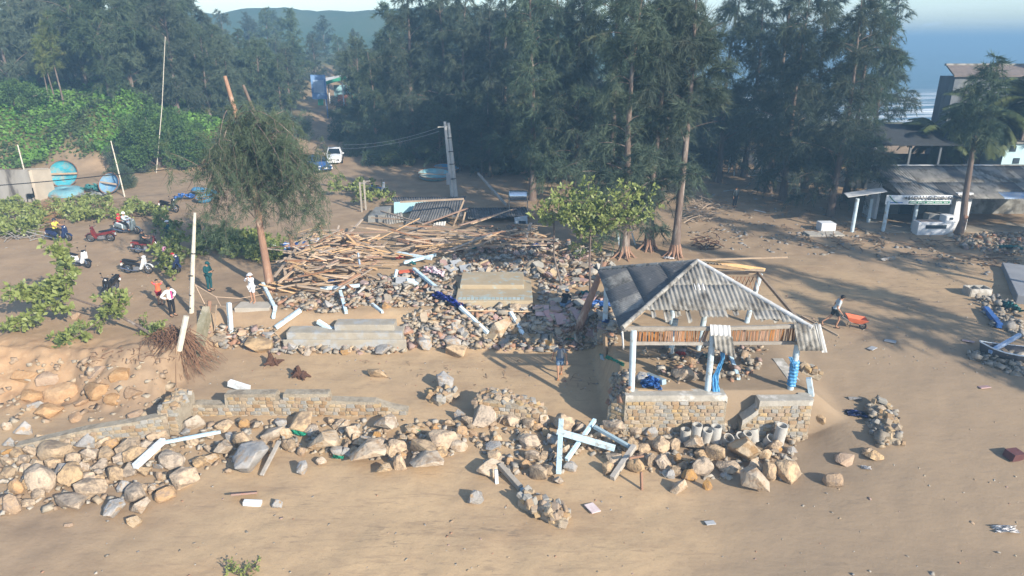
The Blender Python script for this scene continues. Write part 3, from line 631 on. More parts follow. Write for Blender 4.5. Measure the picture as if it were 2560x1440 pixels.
# purlins and the broken back corner
shbeam((8.2, 28.9, 5.95), (12.9, 30.6, 5.55), .07, .07, m_wood, 'purlin'); shbeam((8.6, 29.5, 5.75), (12.3, 31.6, 4.6), .08, .16, M('raw_timber', (.52, .34, .18), (.45, .29, .15), sc=4, rough=.8, rnd=.1), 'rafter')
shbeam((9.5, 30.8, 4.95), (12.1, 31.2, 4.7), .07, .1, m_wood, 'purlin'); shbeam((11.7, 25.6, 4.6), (12.6, 24.2, 4.35), .06, .08, m_wood, 'purlin')
for i in range(24):
    t = i/23; x0 = 9.7+2.2*t; MB().beam((x0, 31.55, BZ-.06), (x0+(.28 if i % 2 else -.28), 31.5, BZ-.75), .045, .02).build('slat', m_slat, sh, origin=so)
for p0_, p1_ in (((4.55, YF-.03, BZ+.03), (6.0, YF-.03, BZ+.02)), ((9.2, YF-.03, BZ+.03), (10.4, YF-.03, BZ+.1))): shbeam(p0_, p1_, .04, .05, m_wood, 'batten')
# tarps on the posts
def cloth(name, label, pts_a, pts_b, mat, fold=.05, n=26, seed=0, group=None, cat='tarpaulin', solid=.008):
    """ribbon between two edge polylines with crumple"""
    rs_ = np.random.RandomState(seed); A = np.array([tuple(p) for p in pts_a]); B = np.array([tuple(p) for p in pts_b])
    ta = np.linspace(0, 1, n); k = len(A); Ai = np.stack([np.interp(ta, np.linspace(0, 1, k), A[:, j]) for j in range(3)], 1); k = len(B); Bi = np.stack([np.interp(ta, np.linspace(0, 1, k), B[:, j]) for j in range(3)], 1)
    m = 14; s = np.linspace(0, 1, m); V = Ai[:, None]*(1-s)[None, :, None]+Bi[:, None]*s[None, :, None]
    ph = rs_.rand(6)*9; uu, ss = np.meshgrid(ta, s, indexing='ij')
    w = np.sin(ss*17+ph[0]+3*np.sin(uu*3+ph[2]))*.6+np.sin(uu*13+ss*6+ph[1])*.5+(rs_.rand(n, m)-.5)*1.3
    V[..., 1] -= fold*w; V[..., 2] += fold*w*.8; V[..., 0] += fold*(rs_.rand(n, m)-.5)
    c = V.reshape(-1, 3).mean(0); id_ = np.arange(n*m).reshape(n, m); F_ = np.stack([id_[:-1, :-1], id_[1:, :-1], id_[1:, 1:], id_[:-1, 1:]], -1).reshape(-1, 4)
    me = np_mesh(name, V.reshape(-1, 3)-c, F_, mat, 4); me.polygons.foreach_set('use_smooth', np.ones(len(me.polygons), bool))
    o = mobj(name, me); o.location = c; md = o.modifiers.new('thick', 'SOLIDIFY'); md.thickness = solid
    return tag(o, label, cat, group)
mb = MB(); 
cloth('tarpaulin', 'light blue tarp strip hanging beside the middle shelter post', [(8.15, YF-.15, BZ-.45), (8.28, YF-.2, 3.2), (8.05, YF-.1, FZ+.75), (8.1, YF-.15, FZ+.02)], [(8.40, YF-.15, BZ-.45), (8.42, YF-.2, 3.2), (8.3, YF-.1, FZ+.75), (8.42, YF-.2, FZ+.02)], m_tarpl, .035, seed=1)
o = MB(); pts = []
for i in range(24):
    t = i/23; o_r = .165+.02*math.sin(i*2.1)
    pts.append((o_r if t > .02 else .15, -.05+1.15*t))
wr = MB().lathe([(r_, z_) for r_, z_ in pts], 18).build('tarpaulin', m_tarpl, None, smooth=True, origin=(0, 0, 0)); wr.location = (11.37, YF+.1, FZ+.3); tag(wr, 'light blue tarp wrapped tightly round the corner shelter post', 'tarpaulin'); wr.modifiers.new('t', 'SOLIDIFY').thickness = .01
for v in wr.data.vertices:
    a = math.atan2(v.co.y, v.co.x); f = 1+.10*math.sin(5*a+v.co.z*6)+.06*math.sin(11*a-v.co.z*9); v.co.x *= f; v.co.y *= f
cloth('tarpaulin', 'light blue tarp tail flaring from the wrapped corner post', [(10.98, YF-.1, 3.25), (11.2, YF-.05, 2.9), (11.33, YF-.06, 2.65)], [(11.12, YF-.12, 3.27), (11.3, YF-.07, 2.95), (11.42, YF-.08, 2.66)], m_tarpl, .025, seed=2)
# ------------------------------------------------------------------ collapsed house
m_plast = M('blue_plaster', (.42, .66, .70), (.36, .58, .63), sc=1.5, rough=.8, rnd=.03)
m_plg = M('grey_plaster', (.30, .30, .28), (.20, .20, .19), sc=1.2, rough=.9, bump=.2, c3=(.12, .115, .10), sc3=1, t3=.55)
hp = gz(1120, 560, 2.35); ho = Vector((hp.x, hp.y, H(hp.x, hp.y)))
hs = thing('collapsed_house', 'collapsed house with sagging dark corrugated roof and turquoise wall', 'house', ho)
def P3(px, py, Y): return gy(px, py, Y)
Yh = ho.y
def hwall(nm, pxs, Yy, mat, th=.14):
    pts = [P3(a, b, Yy) for a, b in pxs]; MB().prism(pts, (0, 0, 0), (0, th, 0)).build(nm, mat, hs, origin=ho)
hwall('wall', [(985, 538), (985, 506), (1092, 502), (1080, 512), (1020, 530)], Yh+3.2, m_plast)
hwall('wall', [(920, 600), (920, 540), (962, 537), (962, 600)], Yh+.6, m_plg, 3.0)
hwall('wall', [(962, 598), (962, 560), (1150, 552), (1150, 598)], Yh+2.0, m_plg)
hwall('wall', [(1288, 598), (1286, 545), (1318, 540), (1322, 598)], Yh+.4, M('pale_blue_plaster', (.52, .60, .66), (.42, .5, .56), sc=1.5, rough=.8))
hwall('wall', [(1150, 598), (1155, 552), (1290, 546), (1290, 598)], Yh+2.2, m_plg)
def roofpiece(tl, tr, bl, br, mat, n, Yt, Yb, wl=.2, nm='roof_sheet'):
    a, b = P3(*tl, Yt), P3(*tr, Yt); c, d = P3(*bl, Yb), P3(*br, Yb)
    for i in range(n):
        t0, t1 = i/n, (i+1.05)/n; A = a.lerp(b, t0); B = a.lerp(b, min(t1, 1)); C = c.lerp(d, t0); D_ = c.lerp(d, min(t1, 1))
        jz = Vector((0, rs.uniform(-.1, .1), rs.uniform(-.05, .05)))
        U = (B-A); Vd = (C-A)+jz; skew = Vd.dot(U.normalized()); corr(nm, mat, hs, ho, A, U, Vd, 0, U.length, lambda u: 0, lambda u, q=Vd.length, j=rs.uniform(-.12, .08): q+j, wl=wl, amp=.035)
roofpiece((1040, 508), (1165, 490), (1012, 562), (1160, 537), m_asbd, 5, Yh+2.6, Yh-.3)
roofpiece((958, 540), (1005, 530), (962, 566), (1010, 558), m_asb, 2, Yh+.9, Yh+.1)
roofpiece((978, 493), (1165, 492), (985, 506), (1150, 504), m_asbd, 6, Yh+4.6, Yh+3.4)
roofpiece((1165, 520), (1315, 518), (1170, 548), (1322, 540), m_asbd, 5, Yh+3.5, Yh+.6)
roofpiece((1085, 556), (1115, 553), (1078, 592), (1118, 596), m_asbw, 1, Yh-.1, Yh-.5, nm='fallen_sheet')
for a, b in (((1125, 585), (1160, 500)), ((1148, 590), (1163, 530)), ((1000, 505), (1160, 497))):
    MB().beam(P3(*a, Yh-.4), P3(*b, Yh-.2), .12).build('rafter', m_wood, hs, origin=ho)
MB().box(P3(1306, 575, Yh+.36), (.5, .08, 1.4)).build('door', M('dark_door', (.03, .05, .07), rough=.7), hs, origin=ho)
# water tank on its stand
tp = gz(1296, 545, 2.5); tk = thing('water_tank', 'shiny horizontal steel water tank on a thin frame', 'water tank', on(tp.x, tp.y+1.5))
z0 = P3(1296, 505, tp.y+1.5).z-tk.location.z; L_t = 46/ppm(tp); r_t = .40
mx = Matrix.Translation((0, 0, z0+r_t+.1)) @ Matrix.Rotation(math.pi/2, 4, 'Y')
MB().lathe([(.02, -L_t/2-.08), (r_t*.8, -L_t/2-.03), (r_t, -L_t/2+.06)]+[(r_t*(1.02 if i % 2 else 1), -L_t/2+.06+(L_t-.12)*i/9) for i in range(10)]+[(r_t, L_t/2-.06), (r_t*.8, L_t/2+.03), (.02, L_t/2+.08)], 20, mx).build('barrel', M('steel', (.7, .72, .75), (.6, .62, .65), rough=.25, metal=.9), tk, smooth=True)
for sx in (-.5, .5):
    for sy in (-.35, .35): MB().beam((sx*L_t, sy, -.1), (sx*L_t, sy, z0+.35), .05).build('leg', m_woodg, tk)
MB().beam((-.55*L_t, -.35, z0+.1), (.55*L_t, -.35, z0+.1), .05).build('rail', m_woodg, tk); MB().beam((-.55*L_t, .35, z0+.1), (.55*L_t, .35, z0+.1), .05).build('rail', m_woodg, tk)
# ------------------------------------------------------------------ the shop on the right
m_white = M('white_paint', (.70, .72, .74), (.60, .62, .64), sc=1.5, rough=.7, c3=(.45, .46, .46), sc3=1.2, t3=.64)
fl = gz(2210, 578, 2.3); SY = fl.y; sp0 = on(fl.x+4, SY+3); shp = thing('beach_shop', 'beach shop with grey corrugated roof, white pillars and dark open front', 'shop', sp0); oo = sp0.copy()
def Q(px, py, Y): return gy(px, py, Y)
def sbuild(mb, nm, mat, **k): return mb.build(nm, mat, shp, origin=oo, **k)
gzs = H(fl.x+3, SY+1)
for px, pb, pt, yy in ((2130, 577, 500, SY), (2207, 578, 505, SY), (2283, 560, 512, SY+.9), (2172, 545, 500, SY+2.6)):
    a = Q(px, pb, yy); a.z = gzs-.1; t = Q(px+10, pt, yy); sbuild(MB().tube([a, (a.x, yy, t.z+.1)], .13, 12), 'post', m_col, smooth=True)
x0 = Q(2190, 560, SY+3.4).x; x1 = 47.0
sbuild(MB().box(((x0+x1)/2, SY+5.2, gzs+1.4), (x1-x0, .2, 2.9)), 'wall', m_plg)  # dark plaster puts the open front's interior shade into the wall colour
sbuild(MB().box((x0-.1, SY+4.4, gzs+1.4), (.2, 1.8, 2.9)), 'wall', m_white)
for px in (2260, 2345): 
    c = Q(px, 540, SY+5.05); sbuild(MB().box((c.x, SY+5.05, gzs+1.0), (1.0, .12, 2.1)), 'door', M('dark_door', (.03, .05, .07)))
c = Q(2392, 560, SY+.4); sbuild(MB().box((c.x, SY+.5, gzs+1.35), (.95, .5, 2.8)), 'pillar', m_white)
sbuild(MB().box((c.x+.55, SY+2.6, gzs+1.35), (.18, 4.6, 2.8)), 'wall', m_white)
# floor slab
sbuild(MB().box(((x0+x1)/2-1, SY+2.6, gzs-.02), (x1-x0+3, 5.6, .16)), 'floor', M('shop_floor', (.34, .29, .22), (.27, .23, .18), sc=1))
zE = Q(2235, 496, SY-.2).z; zR = Q(2190, 415, SY+4.6).z; xE0 = Q(2250, 496, SY-.2).x; xR0 = Q(2185, 416, SY+4.6).x; xE1 = Q(2405, 496, SY-.2).x
O1 = Vector((xR0, SY+4.6, zR)); Vd = Vector((xR0*0+0.0, -4.8, zE-zR)); Lr = Vd.length
k = 14
for i in range(k):
    for ri, (va, vb) in enumerate(((0, .52), (.49, 1.0))):
        if ri == 1 and i >= 7: vb = .80
        corr('roof_sheet', m_asb if (i*3+ri) % 5 else m_asbd, shp, oo, O1+Vector((0, 0, .015*(1-ri))), (1, 0, 0), Vd, i*1.0, i*1.0+1.03, lambda u: va*Lr, lambda u: vb*Lr+random.Random(i).uniform(0, .05), wl=.2, amp=.035)
for i in range(7, 14): corr('roof_sheet', m_tin, shp, oo, O1-Vector((0, 0, .03)), (1, 0, 0), Vd, i*1.0, i*1.0+1.03, lambda u: .78*Lr, lambda u: 1.0*Lr, wl=.2, amp=.03)
for i in range(9): MB().beam(O1+Vector((i*1.5, .05, .06)), O1+Vector((i*1.5+1.53, .05, .06)), .3, .05).build('ridge_cap', m_asbw if i in (1, 2, 5) else m_asb, shp, origin=oo)
O2 = Vector((xR0, SY+4.6, zR)); 
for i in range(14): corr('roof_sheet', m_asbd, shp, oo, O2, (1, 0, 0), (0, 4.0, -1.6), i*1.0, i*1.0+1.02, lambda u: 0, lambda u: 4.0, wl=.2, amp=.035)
sbuild(MB().prism([Vector((x0, SY+5.2, gzs+2.8)), Vector((x0, SY-.1, zE-.1)), Vector((x0, SY+4.6, zR-.1)), Vector((x0, SY+8, gzs+2.8))], (0, 0, 0), (.15, 0, 0)), 'gable', m_plg)
# low flat annex roof on the left
a = Q(2120, 494, SY-.2); b = Q(2218, 480, SY-.2); cc = Q(2110, 484, SY+.9); dd = Q(2205, 470, SY+2.4)
t1 = MB().prism([a, b, dd, cc], (0, 0, 0), (0, 0, .05)); sbuild(t1, 'annex_roof', M('cement_board', (.55, .55, .53), (.44, .44, .43), sc=1.2, rough=.9))
sbuild(MB().beam(a.lerp(b, .5)-Vector((0, 0, .05)), cc.lerp(dd, .55)-Vector((0, 0, .05)), .08), 'beam', m_woodg)
# sign board: lettering partly tucked under the eave
sgl = Q(2213, 510, SY-.05); sgr = Q(2378, 512, SY-.05); st_ = Q(2215, 488, SY-.05).z; sb_ = Q(2215, 511, SY-.05).z
sg = thing('shop_sign', 'white shop sign board with green strip under the corrugated eave', 'sign', ((sgl.x+sgr.x)/2, SY-.05, sb_))
W_ = sgr.x-sgl.x; Hs = st_-sb_
MB().box((0, .02, Hs/2), (W_, .04, Hs)).build('board', M('sign_white', (.74, .77, .78), (.68, .71, .72), sc=1, rough=.6), sg)
m_green = M('sign_green', (.03, .19, .11), (.02, .15, .09), rough=.6); m_navy = M('sign_navy', (.03, .06, .16), rough=.6)
MB().box((W_*.16, -.01, Hs*.22), (W_*.62, .02, Hs*.26)).build('strip', m_green, sg)
def text(s, size, loc, mat, parent, nm='lettering', ext=.006):
    cu = bpy.data.curves.new(nm, 'FONT'); cu.body = s; cu.size = size; cu.align_x = 'CENTER'; cu.align_y = 'CENTER'; cu.extrude = ext
    tmp = bpy.data.objects.new('t', cu); COL.objects.link(tmp); dg = bpy.context.evaluated_depsgraph_get(); me = bpy.data.meshes.new_from_object(tmp.evaluated_get(dg)); bpy.data.objects.remove(tmp)
    me.materials.clear(); me.materials.append(mat); o = mobj(nm, me, parent, loc, (math.pi/2, 0, 0)); return o
text('HOANG DUNG', Hs*.66, (W_*.16, -.012, Hs*.66), m_navy, sg)
for i in range(27):
    if i % 6 != 5: MB().box((W_*(-.13)+i*W_*.0215, -.024, Hs*.22), (W_*.0125, .006, Hs*.11)).build('lettering', m_white, sg)
MB().box((-W_*.34, -.01, Hs*.20), (W_*.2, .01, Hs*.10)).build('strip', M('sign_blue', (.10, .22, .5), rough=.6), sg)
arc = [(-W_*.46+W_*.14*t, -.012, Hs*(.95-.75*math.sin(t*1.5))+Hs*.0) for t in [i/10 for i in range(11)]]
MB().tube(arc, .035, 6).build('emblem', m_green, sg)
# white tiled counter
ct = Q(2330, 583, SY-.5); cn = thing('counter', 'white masonry cooking counter with dark slot before the shop', 'counter', (ct.x, SY-.4, gzs))
MB().box((0, 0, .42), (2.5, .8, .95)).build('body', m_white, cn, bev=.02); MB().box((.95, .0, 1.1), (.75, .8, .5)).build('raised_end', m_white, cn, bev=.06)
MB().box((0, -.41, .58), (1.45, .03, .26)).build('slot', M('dark_door', (.03, .05, .07)), cn); MB().box((.95, -.41, 1.17), (.22, .03, .16)).build('vent', M('dark_door', (.03, .05, .07)), cn)
MB().box((-.3, .05, .91), (1.5, .6, .05)).build('worktop', M('worktop', (.35, .30, .28), rough=.5), cn); MB().box((.5, .9, .95), (1.1, .7, .6)).build('hob', m_plg, cn)
bl = Q(2068, 568, SY+.3); cb = slab('concrete_block', 'squat pale concrete block beside the shop porch', bl.x-.6, bl.x+.45, SY-.1, SY+.8, H(bl.x, SY+.2)-.05, H(bl.x, SY+.2)+.62, m_white, .04, cat='block')
slab('concrete_pad', 'thin concrete pad before the pale block', bl.x-1.9, bl.x+.6, SY-1.3, SY-.2, H(bl.x, SY-.8)-.1, H(bl.x, SY-.8)+.12, m_conc, .02, cat='slab')
# ------------------------------------------------------------------ buildings behind the shop
m_oldc = M('old_plaster_shaded', (.14, .155, .17), (.09, .10, .115), sc=.8, rough=.95, bump=.2, st=(1, 1, .25), c3=(.20, .21, .21), sc3=.7, t3=.58)  # plaster tone with the building's shadow and haze painted in
Yt = 66; a = Q(2366, 300, Yt); b = Q(2384, 192, Yt); w = 12.5
tb = thing('tall_building', 'tall windowless grey building with tiled roof above the palms', 'building', (a.x+w/2, Yt, H(60, Yt))); to = tb.location.copy(); zt = b.z
MB().box((a.x+w/2, Yt+1.2, (zt+to.z)/2-.5), (w, 2.4, zt-to.z+1)).build('wall', m_oldc, tb, origin=to)
MB().prism([Vector((a.x-.3, Yt-.3, zt)), Vector((a.x+w, Yt-.3, zt)), Vector((a.x+w, Yt+2.4, zt+.85)), Vector((a.x+.4, Yt+2.4, zt+.85))], (0, 0, 0), (0, 0, .15)).build('roof', M('old_tiles', (.20, .16, .14), (.13, .11, .10), sc=3, rough=.9, bump=.5, bsc=12), tb, origin=to)
MB().beam((a.x+.3, Yt+2.4, zt+1.0), (a.x+w, Yt+2.4, zt+1.0), .3, .2).build('ridge_cap', m_asb, tb, origin=to)
MB().box((a.x+9.3, Yt+.5, zt+1.1), (1.2, 1.2, 2.6)).build('stair_tower', m_oldc, tb, origin=to)
Ys = 57.5; a = Q(2190, 415, Ys); b = Q(2500, 362, Ys); g0 = H(36, Ys)
sd = thing('dark_shed', 'long dark open shed with thin posts behind the shop', 'shed', ((a.x+b.x)/2, Ys, g0)); do = sd.location.copy()
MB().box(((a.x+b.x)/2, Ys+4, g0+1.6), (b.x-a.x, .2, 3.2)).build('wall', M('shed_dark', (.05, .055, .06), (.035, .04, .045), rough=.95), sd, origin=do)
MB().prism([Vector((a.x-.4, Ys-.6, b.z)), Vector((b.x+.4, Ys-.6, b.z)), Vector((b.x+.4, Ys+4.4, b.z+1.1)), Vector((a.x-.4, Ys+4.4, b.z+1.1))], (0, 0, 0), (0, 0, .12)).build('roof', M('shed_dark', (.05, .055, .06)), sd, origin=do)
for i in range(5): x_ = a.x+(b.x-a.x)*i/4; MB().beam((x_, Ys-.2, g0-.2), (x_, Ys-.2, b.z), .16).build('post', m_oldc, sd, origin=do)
a = Q(2502, 412, 56); b = Q(2560, 360, 56); MBb = thing('turquoise_house', 'turquoise plastered house end with two small windows', 'house', (a.x+3, 56, g0)); o3 = MBb.location.copy()
MB().box((a.x+4, 57.5, (b.z+g0)/2), (8, 3, b.z-g0+.2)).build('wall', m_plast, MBb, origin=o3)
for px, py in ((2532, 372), (2540, 402)): c = Q(px, py, 56); MB().box((c.x, 55.98, c.z), (.5, .06, .45)).build('window', M('dark_door', (.03, .05, .07)), MBb, origin=o3)
MB().box((a.x+4, 57.5, b.z+.1), (8.4, 3.4, .16)).build('roof', m_plg, MBb, origin=o3)
# white vent pipe by the shop ridge
p = Q(2180, 415, SY+5.5); vp = thing('vent_pipe', 'white vent pipe with cap rising behind the shop ridge', 'pipe', (p.x, SY+5.5, p.z-3)); MB().tube([(0, 0, 0), (0, 0, 4.25)], .05, 8).build('pipe', m_white, vp, smooth=True); MB().sph((0, 0, 4.3), .14).build('cap', m_white, vp, smooth=True)
# far beach huts seen through the trunks
for px, py, w_, lab in ((1868, 405, 2.6, 'small open lean-to on pale blue posts between the casuarina trunks'),):
    g = gt(px, py+35); t = thing('lean_to', lab, 'hut', g); hh = 2.3
    for sx, sy in ((-1, 0), (1, 0), (-1, 1.8), (1, 1.8)): MB().tube([(sx*w_/2, sy, -.1), (sx*w_/2, sy, hh)], .08, 8).build('post', m_col, t, smooth=True)
    corr('roof_sheet', m_asb, t, None, (-w_/2-.3, 2.1, hh+.35), (1, 0, 0), (0, -1, -.14), 0, w_+.6, lambda u: 0, lambda u: 2.5, wl=.2)
g = gt(1780, 345); t = thing('beach_house', 'low beach house with pale corrugated roof among the trees by the sea', 'house', (g.x, g.y+6, H(g.x, g.y+6)))
MB().box((0, 2, 1.4), (7, 4, 2.9)).build('wall', m_white, t)
for i in range(8): corr('roof_sheet', m_asbw, t, None, (-4, 2, 4.3), (1, 0, 0), (0, -1, -.5), i*1.0, i*1.0+1.02, lambda u: 0, lambda u: 3.0, wl=.25, amp=.04)
for i in range(8): corr('roof_sheet', m_asbw, t, None, (-4, 2, 4.3), (1, 0, 0), (0, 1, -.5), i*1.0, i*1.0+1.02, lambda u: 0, lambda u: 3.0, wl=.25, amp=.04)
for sx in (-2, 1): MB().box((sx, -.03, 1.2), (.9, .08, 1.2)).build('window', M('dark_door', (.03, .05, .07)), t)
# ------------------------------------------------------------------ kiosk and billboard at the end of the road
kg = gt(835, 268); s_ = dep(kg)/FPX; kk = thing('roadside_kiosk', 'far kiosk with green fascia roof and pink counter by the road', 'kiosk', kg)
for sx, sy in ((-1.2, 0), (1.6, 0), (-1.2, 2.4), (1.6, 2.4)): MB().tube([(sx, sy, -.2), (sx, sy, 58*s_)], .10, 8).build('post', m_white, kk, smooth=True)
zt = 58*s_; MB().prism([Vector((-1.9, -1.0, zt-.5)), Vector((2.4, -.6, zt+.7)), Vector((2.4, 3.2, zt+1.2)), Vector((-1.9, 3.2, zt+.5))], (0, 0, 0), (0, 0, .12)).build('roof', m_asbw, kk)
MB().prism([Vector((-1.95, -1.06, zt-.55)), Vector((2.45, -.66, zt+.65)), Vector((2.45, -.66, zt+1.15)), Vector((-1.95, -1.06, zt-.02))], (0, 0, 0), (0, .04, 0)).build('fascia', M('kiosk_green', (.05, .32, .20), (.04, .28, .17)), kk)
MB().box((1.7, 1.2, .9), (2.4, 1.0, 1.8)).build('counter', M('kiosk_pink', (.62, .27, .18), (.5, .22, .16), sc=2), kk); MB().box((.9, 2.5, 2.3), (2.6, .1, 1.8)).build('back_wall', m_plast, kk); MB().box((3.3, .8, 1.2), (.9, .1, 1.5)).build('panel', M('kiosk_green', (.05, .32, .20)), kk)
MB().box((-1.9, -.4, .8), (.8, .1, 1.6), Euler((.2, .1, 0))).build('panel', M('kiosk_green', (.05, .32, .20)), kk)
bg_ = gt(804, 292); bb = thing('billboard', 'blue notice board on a single pole by the road end', 'sign', bg_); MB().tube([(.9, 0, -.2), (.9, 0, 5.2)], .08, 8).build('pole', M('sign_blue', (.10, .22, .5)), bb, smooth=True)
MB().box((0, 0, 4.1), (2.1, .12, 3.3)).build('board', M('board_blue', (.07, .20, .48), (.25, .40, .62), sc=.8, rough=.5), bb); MB().box((0, -.07, 4.2), (1.5, .02, 1.7)).build('panel', M('board_pale', (.42, .55, .70), (.3, .42, .6), sc=1.5), bb)
# ================================================================== trees
m_bark = M('casuarina_bark', (.19, .145, .12), (.12, .09, .075), sc=6, rough=.95, bump=.7, bsc=18, st=(1, 1, .25), c3=(.30, .26, .225), sc3=2.0, t3=.60)
m_barkr = M('peeled_bark', (.33, .20, .135), (.25, .145, .10), sc=4, rough=.9, bump=.5, st=(1, 1, .3), c3=(.48, .36, .27), sc3=2.5, t3=.62)
m_need = M('casuarina_needles', (.06, .092, .068), (.10, .132, .085), sc=.9, rough=.8, trans=.25, c3=(.13, .14, .085), sc3=.5, t3=.62, rnd=.2)
m_needy = M('young_casuarina_needles', (.13, .18, .05), (.19, .21, .075), sc=1.0, rough=.8, trans=.3)
m_needf = M('far_needles', (.068, .10, .062), (.105, .138, .082), sc=.5, rough=.9, trans=.2, rnd=.28)
m_leaf = M('sea_almond_leaves', (.20, .25, .07), (.34, .38, .13), sc=1.6, rough=.45, spec=.4, trans=.28, c3=(.09, .13, .045), sc3=1.6, t3=.57)
m_leafb = M('bush_leaves', (.075, .15, .045), (.12, .20, .06), sc=1.2, rough=.6, trans=.25, c3=(.045, .09, .03), sc3=.7, t3=.52)
m_vine = M('vine_leaves', (.10, .24, .04), (.17, .31, .06), sc=.4, rough=.6, trans=.2, c3=(.07, .105, .04), sc3=.3, t3=.52)
m_dead = M('dead_twigs', (.24, .165, .11), (.17, .115, .075), sc=4, rough=.95)
m_root = M('exposed_roots', (.20, .11, .065), (.14, .075, .045), sc=5, rough=.95)
def blades(P, D, Ln, W, rs, kite=False):
    """thin triangles (or kite leaves) from arrays of base points, directions, lengths, widths"""
    n = len(P); D = D/np.linalg.norm(D, axis=1, keepdims=True); r = rs.normal(size=(n, 3)); Sd = np.cross(D, r); Sd /= np.linalg.norm(Sd, axis=1, keepdims=True)+1e-9
    Ln = np.broadcast_to(Ln, (n,))[:, None]; W = np.broadcast_to(W, (n,))[:, None]
    if not kite:
        V = np.stack([P-Sd*W/2, P+Sd*W/2, P+D*Ln], 1).reshape(-1, 3); return V, np.arange(3*n).reshape(n, 3), 3
    N_ = np.cross(Sd, D)
    V = np.stack([P, P+D*Ln*.62+Sd*W/2+N_*W*.12, P+D*Ln, P+D*Ln*.62-Sd*W/2+N_*W*.12], 1).reshape(-1, 3); return V, np.arange(4*n).reshape(n, 4), 4
def limb_path(p0, az, el, ln, droop, rs, k=6):
    pts = [np.array(p0, float)]; e = el
    for i in range(k):
        d = np.array((math.cos(az)*math.cos(e), math.sin(az)*math.cos(e), math.sin(e))); pts.append(pts[-1]+d*ln/k); e -= droop/k; az += rs.uniform(-.18, .18)
    return pts
def casuarina_parts(seed, Ht=15., Rc=3.2, base=.3, nb=46, nblade=22000, r0=.24, droop=1.0, lean=(0, 0), top=1.0, bl=(.35, .8), bw=.035, up=.75, prof=None, bare=0):
    rs = random.Random(seed); nr = np.random.RandomState(seed); mb = MB()
    pts = []; k = 9
    for i in range(k+1):
        t = i/k; pts.append(Vector((lean[0]*t+.28*math.sin(t*5+seed)*t, lean[1]*t+.28*math.cos(t*4+seed*2)*t, Ht*t)))
    mb.tube(pts, [max(.025, r0*(1-.9*t/k)*(1.35 if t == 0 else 1)) for t in range(k+1)], 9)
    LP = []; wts = []
    for i in range(nb):
        t = base+(top-base)*((i+rs.random())/nb); j = min(int(t*k), k-1); p = pts[j].lerp(pts[j+1], t*k-j)
        u = (t-base)/(1-base); pr = (prof(u) if prof else (1-u)**.7*(.55+.45*math.sin(min(1, u*3)*math.pi/2)))
        ln = Rc*max(.22, pr)*rs.uniform(.55, 1.25); az = rs.uniform(0, 2*math.pi)
        path = limb_path(p, az, up*rs.uniform(.35, 1.25), ln, droop*rs.uniform(.6, 1.5), rs)
        mb.tube([Vector(q) for q in path], [max(.008, .055*ln/Rc*(1-.85*q/6)) for q in range(7)], 4, cap=False)
        LP.append(np.array(path)); wts.append(ln if rs.random() > bare else .05*ln)
    wts = np.array(wts); wts /= wts.sum(); cnt = nr.multinomial(nblade, wts); Ps, Ds = [], []
    for path, c in zip(LP, cnt):
        if c == 0: continue
        nsub = max(4, int(c/42)); tt = np.clip(.22+.78*nr.rand(nsub)**.8, 0, .999)*6; ii = tt.astype(int); f = (tt-ii)[:, None]
        q = path[ii]*(1-f)+path[ii+1]*f; dl = path[ii+1]-path[ii]; dl /= np.linalg.norm(dl, axis=1, keepdims=True)
        sdv = dl*.6+nr.normal(size=(nsub, 3))*.75; sdv[:, 2] += .15; sdv /= np.linalg.norm(sdv, axis=1, keepdims=True); sl = nr.uniform(.35, 1.0, nsub)*(.5+Rc*.17)
        s = nr.randint(0, nsub, c); r_ = nr.rand(c)[:, None]; base_p = q[s]+sdv[s]*r_*sl[s][:, None]; base_p[:, 2] -= (r_[:, 0]**2)*sl[s]*.45
        dd = sdv[s]*.9+nr.normal(size=(c, 3))*.5; dd[:, 2] -= .45*droop; Ps.append(base_p); Ds.append(dd)
    P_ = np.concatenate(Ps); D_ = np.concatenate(Ds); n = len(P_)
    return mb, blades(P_, D_, nr.uniform(bl[0], bl[1], n), bw, nr)
def casu_proto(seed, mat, bark=m_bark, **k):
    mb, (V, F_, n) = casuarina_parts(seed, **k); return mb.mesh('trunk', bark, smooth=True), np_mesh('crown', V, F_, mat, n)
def tree(name, label, protos, loc, rz=0, sc=1.0, group=None, szx=None):
    t = thing(name, label, 'tree', loc, rz, group); s = (sc*(szx or 1), sc*(szx or 1), sc)
    for me in protos:
        o = mobj(me.name.split('.')[0], me, t, scl=s)
        if o.name.startswith('crown'): o['kind'] = 'stuff'
    return t
NEAR = [casu_proto(40+i, m_need, Ht=17+i % 3, Rc=4.1, base=.07+.05*(i % 2), nb=78, nblade=56000, r0=.30, droop=1.0+.5*(i % 2), up=.95, bl=(.22, .6), bw=.032, prof=lambda u: (.75+.35*math.sin(u*9+i*2))*(1-u**3)**.6) for i in range(4)]
OPEN = [casu_proto(60+i, m_need, Ht=18, Rc=3.0, base=.38, nb=42, nblade=15000, r0=.26, droop=.5, up=1.1, bare=.3, bw=.035, prof=lambda u: .9-.5*u) for i in range(2)]
FAR = [casu_proto(70+i, m_needf, Ht=15, Rc=4.4, base=.06, nb=56, nblade=24000, r0=.28, droop=.8, up=1.0, bl=(.35, .9), bw=.07, prof=lambda u: (.85+.3*math.sin(u*8+i*2))*(1-u**2.6)**.6) for i in range(4)]
YOUNG = casu_proto(81, m_needy, Ht=9, Rc=1.5, base=.42, nb=26, nblade=5000, r0=.10, droop=.3, up=1.2, bl=(.25, .6), bw=.04)
tr = random.Random(77)
def at_tree(px, py): p = gt(px, py); return Vector((p.x, p.y, p.z-.1))
